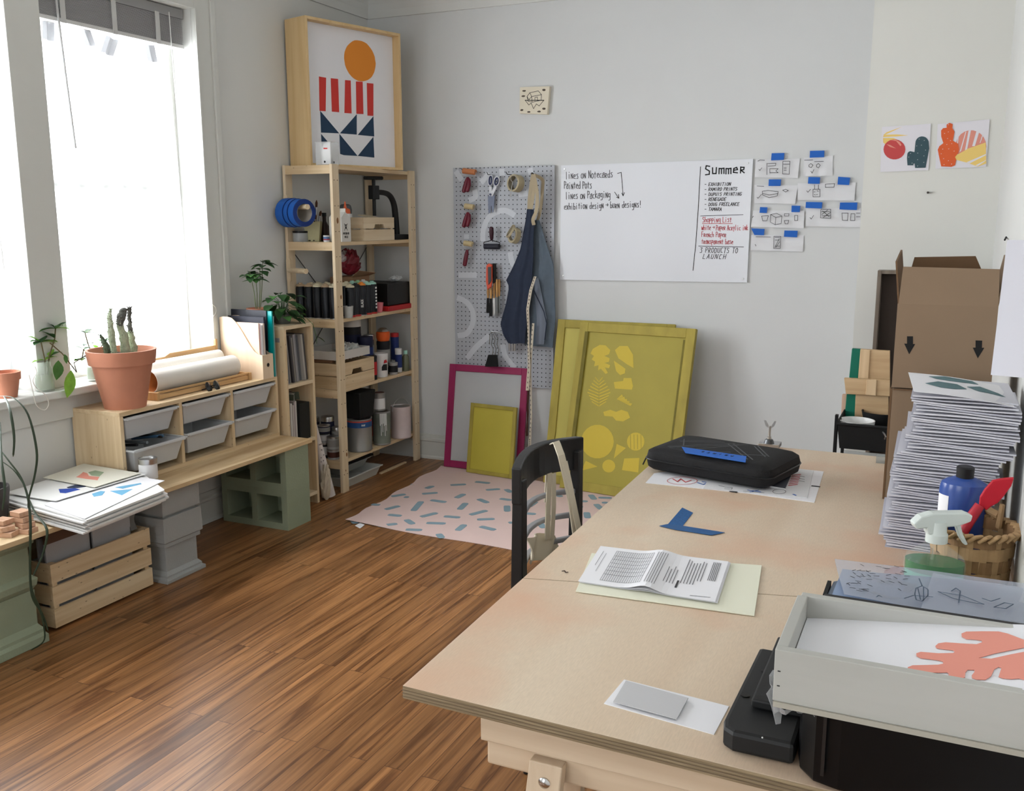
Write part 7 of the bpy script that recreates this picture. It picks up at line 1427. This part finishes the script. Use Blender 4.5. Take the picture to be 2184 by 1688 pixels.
obj('handle_stub', B().tube([(c.x+.045,c.y+.045,ZT_+H-.01),(c.x+.048,c.y+.047,ZT_+H+.035)],[.010,.008],BK,8,flat=.6), R); obj('handle_loop', B().tube([(c.x+.005,c.y+.082,ZT_+H-.002),(c.x+.022,c.y+.075,ZT_+H+.016),(c.x+.045,c.y+.05,ZT_+H+.012)],.008,BK,8), R)
# red spatula standing in the basket
RS = mat('red_silicone',(186,26,44),.4); R = root('spatula', (c.x-.02,c.y-.02,ZT_+.01), 'red silicone spatula leaning out of the woven basket', 'spatula')
n2_ = Vector((FW.x,FW.y,0)).normalized()
def hb(px, py, yy): return AT(1, yy, px, py)
P = [hb(2046,1152,1.90), hb(2062,1118,1.91), hb(2090,1078,1.92)]; obj('handle', B().tube(P, [.010,.0125,.0105], mat('red_handle',(168,26,44),.35), 12, flat=.7), R)
obj('spatula_blade', B().prism([hb(*q,1.915) for q in ((2088,1078),(2090,1061),(2100,1045),(2117,1026),(2138,1022),(2163,1020),(2157,1038),(2140,1061),(2128,1074),(2113,1082),(2104,1090))], (0,.010,0), RS), R, bevel=.002)
b = B(); ux = (hb(2090,1085,1.90)-hb(2070,1118,1.90)).normalized(); strokes(b, 'Joie', hb(2071,1118,1.893), ux, Vector((-ux.z,0,ux.x)), -Y_, .009, WHITE, .0009, adv=5, jit=0) if False else strokes(b, 'un Omunu', hb(2072,1120,1.893), ux, Vector((-ux.z,0,ux.x)), -Y_, .006, mat('pale_script',(226,190,190),.5), .0007, adv=4, jit=0)
R_ = R
# ---------------------------------------------------------------- tall stack of card sheets
SH = mat('stack_paper',(214,214,222),.75); SH2 = mat('stack_paper_darker',(196,196,206),.75)  # second sheet tone is slightly darker, used on every third sheet
rnd = random.Random(17); NSH = 56; zt0 = ZT_+.001; ztop = 1.085
edge_px = [(1885,1160),(1884,1120),(1888,1085),(1898,1060),(1905,1030),(1910,1000),(1900,975),(1925,940),(1940,905),(1950,870),(1952,850),(1950,818)]
right_px = [(2000,1180),(2005,1150),(2010,1120),(2015,1085),(2090,1060),(2105,1020),(2130,990),(2150,955),(2158,915),(2162,890),(2165,868),(2118,832)]
def lerp_tab(tab, t):
    x = t*(len(tab)-1); i = min(int(x), len(tab)-2); f = x-i; return (tab[i][0]*(1-f)+tab[i+1][0]*f, tab[i][1]*(1-f)+tab[i+1][1]*f)
YS = 2.10
protoM = None
for k in range(NSH):
    t = k/(NSH-1); z = zt0+(ztop-zt0)*t
    lp = lerp_tab(edge_px, t); x0 = AT(1,YS,*lp).x; Wd = .197+rnd.uniform(-.004,.004); 
    wob = .006*sin(k*.9)+rnd.uniform(-.004,.004); th = .0036; x0 += wob
    if x0+Wd > XW-.012: x0 = XW-.012-Wd
    bz = .0015+rnd.random()*.0012; ang = rnd.uniform(-.03,.03); tilt = -.012-.02*t
    cc = Vector((x0,YS,z))
    def fn(u, v, cc=cc, Wd=Wd, ang=ang, k=k, tilt=tilt):
        x = u*Wd; y = v*.26; return (cc.x+x*cos(ang)-y*sin(ang), cc.y+x*sin(ang)+y*cos(ang)*1.0, cc.z+tilt*x+.0016*sin(u*5+k)*(1-v))
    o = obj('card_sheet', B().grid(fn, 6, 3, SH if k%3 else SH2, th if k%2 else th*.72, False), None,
        ('white sheet in the tall uneven paper stack by the cardboard boxes, below its top print'), 'sheet', 'sheets in the tall paper stack')
tp = obj('leaf_print', B().grid(lambda u,v: (AT(1,YS,1952,850).x-.003+u*.185-.02*v, YS-.012+v*.22, ztop+.008+.006*v-.018*u+.004*sin(u*3)), 8, 5, PAPER, .0008), None, 'white print with grey green leaf shapes, on top of the tall paper stack', 'print')
b = B()
TG = mat('grey_teal_ink',(92,122,128),.7)
def tpf(u, v): return Vector((AT(1,YS,1952,850).x-.003+u*.185-.02*v, YS-.012+v*.22, ztop+.0092+.006*v-.018*u+.004*sin(u*3)))
for us in (((.15,.45),(.3,.62),(.5,.6),(.58,.42),(.45,.33),(.3,.32)),((.22,.85),(.4,.95),(.7,.92),(.75,.8),(.5,.74),(.3,.76)),((.6,.55),(.75,.68),(.92,.5),(.97,.38),(.8,.42),(.7,.42))): b.prism([tpf(*q) for q in us][::-1] if False else [tpf(*q) for q in us], (0,0,-.0004), TG)
obj('printed_leaves', b, tp)
# ---------------------------------------------------------------- cardboard boxes
KB = mat('cardboard',(140,118,96),.85,var=.03,vs=10); KB2 = mat('cardboard_edge',(112,86,62),.9)
YBX = 2.47
def bx(px, py): return AT(1, YBX, px, py)
x0 = 3.072; x1 = 3.289; zj = bx(1900,826).z
R = root('cardboard_box', ((x0+x1)/2,YBX+.13,ZT_), 'lower brown cardboard box on the table behind the paper stack', 'box', 'cardboard boxes on the table')
obj('box_body', B().box((x0+.002,YBX,ZT_+.001),(x1,YBX+.30,zj-.003),KB), R, bevel=.002); obj('flap', B().box((x0+.004,YBX-.003,zj-.006),(x1,YBX+.0,zj-.003),KB2), R); obj('flap', B().box((x0-.003,YBX,ZT_+.002),(x0+.002,YBX+.29,zj-.004),KB2), R)
zt2 = bx(1911,648).z; R = root('cardboard_box', ((x0+x1)/2,YBX+.13,zj), 'upper open cardboard box with two black down arrows and raised flaps', 'box', 'cardboard boxes on the table')
t = .004; bb = B(); bb.box((x0,YBX,zj),(x1,YBX+t,zt2),KB); bb.box((x0,YBX+.30,zj),(x1,YBX+.30+t,zt2),KB); bb.box((x0,YBX+t,zj),(x0+t,YBX+.30,zt2),KB); bb.box((x1-t,YBX+t,zj),(x1,YBX+.30,zt2),KB); bb.box((x0+t,YBX+t,zj),(x1-t,YBX+.30,zj+t),KB); body = obj('box_body', bb, R)
obj('flap', B().hexa([(x0+.002,YBX,zt2),(x1,YBX,zt2),(x1,YBX+t,zt2),(x0+.002,YBX+t,zt2)],[(x0+.006,YBX+.012,zt2+.088),(x1-.004,YBX+.012,zt2+.086),(x1-.004,YBX+.016,zt2+.086),(x0+.006,YBX+.016,zt2+.088)],KB), R)
obj('flap', B().hexa([(x0,YBX+.30,zt2),(x1,YBX+.30,zt2),(x1,YBX+.304,zt2),(x0,YBX+.304,zt2)],[(x0+.02,YBX+.31,zt2+.10),(x1-.05,YBX+.31,zt2+.105),(x1-.05,YBX+.314,zt2+.105),(x0+.02,YBX+.314,zt2+.10)],KB2), R)
obj('flap', B().hexa([(x0,YBX+.004,zt2),(x0+t,YBX+.004,zt2),(x0+t,YBX+.30,zt2),(x0,YBX+.30,zt2)],[(x0-.012,YBX+.01,zt2+.10),(x0-.008,YBX+.01,zt2+.10),(x0-.010,YBX+.28,zt2+.12),(x0-.014,YBX+.28,zt2+.12)],KB2), R)
obj('flap', B().hexa([(x1-t,YBX+.004,zt2),(x1,YBX+.004,zt2),(x1,YBX+.30,zt2),(x1-t,YBX+.30,zt2)],[(x1+.014,YBX+.01,zt2+.11),(x1+.018,YBX+.01,zt2+.11),(x1+.018,YBX+.28,zt2+.11),(x1+.014,YBX+.28,zt2+.11)],KB), R)
b = B(); zw = lambda x, y: (1750+x/4.219, 500+y/4.219)
for a in (((778,918),(832,918),(832,988),(852,988),(798,1080),(753,984),(778,984)),((1395,955),(1455,957),(1452,1022),(1474,1022),(1415,1117),(1370,1020),(1395,1020))): b.prism([bx(*zw(*q)) for q in a][::-1], (0,-.0006,0), MATTE)
obj('printed_arrows', b, body)
# dark open frame behind the boxes, standing on the trolley side
YF = 4.30
def fx(px, py): return AT(1, YF, px, py)
fr0, fr1 = fx(1872,577), fx(1868,985); R = root('framed_board', (fr0.x+.15,YF+.04,0), 'tall dark brown deep frame standing on the floor behind the cardboard boxes', 'picture frame')
DK = wood('dark_frame_wood',(132,120,106),(100,88,76),2,.8,knots=False); xa_ = fr0.x; zf = fr0.z; zl_ = .0
xe = XW-.012
obj('frame_side', B().box((xa_,YF,zl_+.001),(xa_+.016,YF+.07,zf),DK), R, bevel=.002); obj('frame_side', B().box((xe-.016,YF,zl_+.001),(xe,YF+.07,zf),DK), R); obj('frame_rail', B().box((xa_+.016,YF,zf-.014),(xe-.016,YF+.07,zf),DK), R); obj('back_panel', B().box((xa_+.016,YF+.06,zl_+.02),(xe-.016,YF+.066,zf-.014),mat('frame_back',(62,52,46),.8)), R)
# ---------------------------------------------------------------- paper curling off the right wall
P = [AT(1,2.15,2113,800), AT(1,1.90,2200,808), AT(1,1.95,2210,512), AT(1,2.25,2148,512)]
Q = [Vector((min(p.x,XW-.004),p.y,p.z)) for p in P]
obj('hanging_paper', B().grid(lambda u,v: (Q[0]*(1-u)*(1-v)+Q[1]*u*(1-v)+Q[2]*u*v+Q[3]*(1-u)*v)+Vector((0,.0,0)), 6, 10, mat('hanging_paper_white',(190,190,197),.8), .0008), None, 'tall white paper sheet hanging off the right wall above the paper stack', 'paper')
obj('wall_nail', B().tube([AT(0,XW-.001,2146,506), AT(0,XW-.012,2143,512)], .003, MATTE, 6), None, 'short dark nail at the top of the hanging paper on the right wall', 'nail')
# ---------------------------------------------------------------- screen clamp at the far edge
p = Vector((PY(FL.y-.02,1640,950).x, FL.y-.02, ZT_)); R = root('screen_clamp', p, 'metal hinge clamp with a wing nut screw at the far edge of the table', 'clamp')
k_ = (p-CAM).dot(FW)/FPX
obj('clamp_base', B().box((p.x-22*k_,p.y-.01,ZT_+.001),(p.x+22*k_,p.y+.04,ZT_+.014),METAL), R, bevel=.002); obj('washer', B().lathe(p+Z_*.014, [(11*k_,0),(8*k_,.012),(4*k_,.014)], mat('dark_metal',(90,92,94),.35,metal=.8), 18), R)
obj('screw', B().tube([p+Z_*.02, p+Z_*.035, p+Z_*.036, p+Z_*.068], [4.2*k_,4.2*k_,2.8*k_,2.8*k_], METAL, 14), R); b = B()
for s in (-1,1): b.prism([p+Vector((s*2*k_,0,.060)),p+Vector((s*9*k_,0,.068)),p+Vector((s*13*k_,0,.084)),p+Vector((s*9*k_,0,.084)),p+Vector((s*4*k_,0,.072))], (0,.003,0), METAL)
obj('wing_nut', b, R)
obj('glass_block', B().box((0,0,0),(.05,.03,.02),mat('clear_block',(190,196,194),.1,alpha=.6),Matrix.Translation(Tp(1868,988))), None, 'small clear plastic block at the far corner of the table by the box', 'block')
# ---------------------------------------------------------------- trolley with squeegees
YC = 3.75
def cx_(px, py, y=YC): return AT(1, y, px, py)
R = root('utility_cart', (2.98,YC+.15,0), 'black trolley beyond the table with a deep top tray', 'trolley')
a = cx_(1781,904); b1 = cx_(1783,957); xr_ = XW-.03; zt3, zb3 = a.z, b1.z
bb = B(); X0 = a.x+.008; Y0_, Y1_ = YC, YC+.38; f_ = .012
bb.add([(X0+f_,Y0_+f_,zb3),(xr_,Y0_+f_,zb3),(xr_,Y1_-f_,zb3),(X0+f_,Y1_-f_,zb3),(X0,Y0_,zt3),(xr_,Y0_,zt3),(xr_,Y1_,zt3),(X0,Y1_,zt3)], [(0,3,2,1),(0,1,5,4),(1,2,6,5),(2,3,7,6),(3,0,4,7)], MATTE)
bb.add([(X0+f_+.004,Y0_+f_+.004,zb3+.004),(xr_-.004,Y0_+f_+.004,zb3+.004),(xr_-.004,Y1_-f_-.004,zb3+.004),(X0+f_+.004,Y1_-f_-.004,zb3+.004),(X0+.004,Y0_+.004,zt3),(xr_-.004,Y0_+.004,zt3),(xr_-.004,Y1_-.004,zt3),(X0+.004,Y1_-.004,zt3)], [(0,1,2,3),(4,5,1,0),(5,6,2,1),(6,7,3,2),(7,4,0,3)], MATTE)
obj('top_tray', bb, R); rim_ = [Vector(q) for q in ((X0,Y0_,zt3),(xr_,Y0_,zt3),(xr_,Y1_,zt3),(X0,Y1_,zt3),(X0,Y0_,zt3))]; obj('tray_rim', B().tube(rim_, .006, MATTE, 8), R)
for yy in (YC+.03, YC+.35):
    for xx in (X0-.012, xr_-.012): obj('post', B().box((xx,yy-.012,.02),(xx+.012,yy+.012,zt3+.030),MATTE), R, bevel=.002); obj('wheel', B().lathe((xx+.0,yy,.025), [(.024,0),(.024,.014)], BLACK, 18, axis=(1,0,0)), R)
obj('corner_clip', B().box((X0-.016,YC+.34,zt3-.02),(X0+.01,YC+.38,zt3+.035),MATTE), R, bevel=.003)
obj('lower_shelf', B().box((X0,Y0_,.10),(xr_,Y1_,.16),MATTE), R, bevel=.003); obj('clear_strip', B().box((X0+.03,YC-.004,zb3-.030),(xr_,YC+.0,zb3-.004),mat('acrylic_strip',(176,180,180),.2,alpha=.6)), R)
obj('wire_hook', B().tube([cx_(1883,922,YC-.006),cx_(1886,926,YC-.02),cx_(1889,932,YC-.02),cx_(1887,937,YC-.01)], .003, METAL, 8), R)
cc_ = cx_(1826,905,YC+.07); R = root('plastic_tub', (cc_.x,YC+.09,zb3+.005), 'round white plastic tub standing in the black trolley tray', 'tub'); kk_ = (cc_-CAM).dot(FW)/FPX; zz0 = zb3+.006; zz1 = zat(896, cc_.x, YC+.09); q1_ = 37*kk_
obj('tub_body', B().lathe((cc_.x,YC+.09,0), [(q1_*.86,zz0),(q1_*.97,zz1-.02),(q1_,zz1),(q1_*.94,zz1),(q1_*.9,zz1-.02),(q1_*.8,zz0+.006),(.001,zz0+.006)], WHITE, 34, capt=False), R)
cb = cx_(1878,890,YC+.20); obj('black_bowl', B().lathe((cb.x,YC+.24,zb3+.006), [(.05,0),(.075,zt3-zb3+.01),(.070,zt3-zb3+.01),(.045,.006),(.001,.006)], MATTE, 30, capt=False), None, 'black round bowl behind the white tub in the trolley tray', 'bowl')
GRN = mat('green_rubber',(0,106,84),.5); SQ = wood('squeegee_wood',(206,176,136),(184,152,112),0,.8,knots=False)
def squee(y, items, lab):
    P0 = cx_(*items[0][1][0], y); R = root('squeegee', P0, lab, 'squeegee', 'squeegees in the trolley')
    for nm, px, m, dy in items: obj(nm, B().prism([cx_(*q, y-dy) for q in px][::-1], (0,.022,0), m), R, bevel=.002)
squee(YC+.30, [('rubber_blade',((1817,744),(1836,745),(1830,808),(1811,806)),GRN,.0),('wooden_handle',((1835,745),(1898,749),(1898,812),(1830,808)),SQ,.004),('handle_ridge',((1835,745),(1856,747),(1852,810),(1830,808)),wood('squeegee_ridge',(218,190,152),(196,164,124),2,.8,knots=False),.010)], 'squeegee with green rubber blade standing tallest in the trolley')
squee(YC+.24, [('wooden_handle',((1800,807),(1898,812),(1898,846),(1804,841)),SQ,.0),('handle_ridge',((1848,810),(1870,811),(1868,845),(1846,843)),wood('squeegee_ridge'," "," ") if False else MATS['squeegee_ridge'],.006)], 'wooden squeegee handle lying across the others in the trolley')
squee(YC+.26, [('rubber_blade',((1806,840),(1826,841),(1822,900),(1800,900)),GRN,.0),('wooden_handle',((1825,841),(1895,845),(1895,905),(1822,900)),SQ,.004)], 'lower squeegee with green rubber blade behind the white tub')
squee(YC+.28, [('wooden_handle',((1796,842),(1806,842),(1802,900),(1793,900)),mat('pinkish_wood',(206,172,150),.7),.0)], 'narrow pinkish wooden squeegee end at the left in the trolley')
# ---------------------------------------------------------------- chair and tote bag
CHB = mat('chair_black',(24,25,27),.42,coat=.2); CHG = mat('chair_grey',(140,140,142),.5)
p1 = AT(1,2.10,1107,1000); xN = p1.x; p2 = AT(1,2.46,1232,960); xF_ = p2.x; zt4 = .845
R = root('chair', (2.42,2.28,0), 'black wooden ladder-back chair pushed up to the left side of the table', 'chair')
def slat(z0, z1, bow, m, nm, th=.014, y0=2.105, y1=2.455, top=False, over=0):
    K = 12; P = []
    bb = B(); vs = []
    for k in range(K+1):
        t = k/K; y = y0-over+(y1-y0+2*over)*t; x = xN*(1-t)+xF_*t-bow*sin(pi*t); 
        zz0 = z0-(0 if not top else .0)+(.018*sin(pi*t) if top else 0); zz1 = z1+(.012*sin(pi*t) if top else 0)
        vs += [(x-th/2,y,zz0),(x+th/2,y,zz0),(x+th/2,y,zz1),(x-th/2,y,zz1)]
    fs = [(i*4+j,i*4+(j+1)%4,i*4+4+(j+1)%4,i*4+4+j) for i in range(K) for j in range(4)]+[(3,2,1,0),(K*4,K*4+1,K*4+2,K*4+3)]
    bb.add(vs, fs, m); return obj(nm, bb, R, bevel=.004)
slat(.738,.834,.045,CHB,'top_rail',.026,top=True,over=.022)
for z in (.672,.602,.532): slat(z,z+.017,.045,CHG,'back_slat',.020,top=True)
slat(.462,.485,.045,CHB,'back_slat',.02)
for (x, y) in ((xN,2.105),(xF_,2.455)):
    obj('rear_leg', B().hexa([(x+.015,y-.014,0),(x+.043,y-.014,0),(x+.043,y+.014,0),(x+.015,y+.014,0)],[(x-.020,y-.018,.44),(x+.014,y-.018,.44),(x+.014,y+.018,.44),(x-.020,y+.018,.44)],CHB), R, bevel=.004)
    obj('back_post', B().hexa([(x-.020,y-.018,.44),(x+.014,y-.018,.44),(x+.014,y+.018,.44),(x-.020,y+.018,.44)],[(x-.014,y-.016,.80),(x+.014,y-.016,.80),(x+.014,y+.016,.80),(x-.014,y+.016,.80)],CHB), R, bevel=.004)
obj('seat', B().box((xN-.005,2.09,.44),(xN+.44,2.47,.462),CHB), R, bevel=.008)
for y in (2.11,2.45): obj('front_leg', B().hexa([(xN+.405,y-.016,0),(xN+.435,y-.016,0),(xN+.435,y+.016,0),(xN+.405,y+.016,0)],[(xN+.40,y-.018,.44),(xN+.438,y-.018,.44),(xN+.438,y+.018,.44),(xN+.40,y+.018,.44)],CHB), R, bevel=.003); obj('side_rail', B().box((xN-.02,y-.009,.24),(xN+.36,y+.009,.265),CHB), R)
CO = mat('cotton_canvas',(206,196,174),.9,var=.05); R = root('tote_bag', (xN+.06,2.30,.30), 'cream cotton tote bag hung by its straps over the chair back', 'bag')
def cpt(px, py, y, ox=0): p = AT(1,y,px,py); return Vector((p.x+ox,p.y,p.z))
def strap(pts, w, nm='strap'):
    P = [Vector(p) for p in pts]; n = len(P)-1
    def fn(u, v): t = v*n; i = min(int(t), n-1); p = P[i].lerp(P[i+1], t-i); return p+Vector((.25,1,0)).normalized()*(u-.5)*w
    return obj(nm, B().grid(fn, 2, n*5, CO, .003), R)
strap([cpt(1168,1070,2.42,.0),cpt(1171,1010,2.42),cpt(1174,965,2.41),cpt(1178,948,2.35),cpt(1186,944,2.28),cpt(1196,972,2.24),cpt(1207,1020,2.235),cpt(1218,1070,2.235),cpt(1227,1138,2.235)], .028)
strap([cpt(1200,985,2.245,.004),cpt(1212,1040,2.24,.004),cpt(1222,1090,2.24,.004),cpt(1231,1133,2.24,.004)], .022)
strap([cpt(1171,1010,2.29),cpt(1168,1080,2.29),cpt(1166,1150,2.29)], .020); strap([cpt(1180,1010,2.31),cpt(1180,1080,2.31),cpt(1176,1150,2.31)], .018)
obj('bag_body', B().grid(lambda u,v: (lambda p: Vector((p.x+.012*sin(u*11+v*3)-.01, p.y, p.z)))(cpt(1128+70*u+(8*v), 1150+55*v-(10*sin(u*3)), 2.20+.18*u)), 16, 10, CO, .004), R)
obj('bag_body', B().grid(lambda u,v: (xN+.02+.10*v+.01*sin(u*9), 2.16+.20*u, .475+.06*(1-v)*abs(sin(u*5+1))+.004), 12, 8, CO, .006), R)
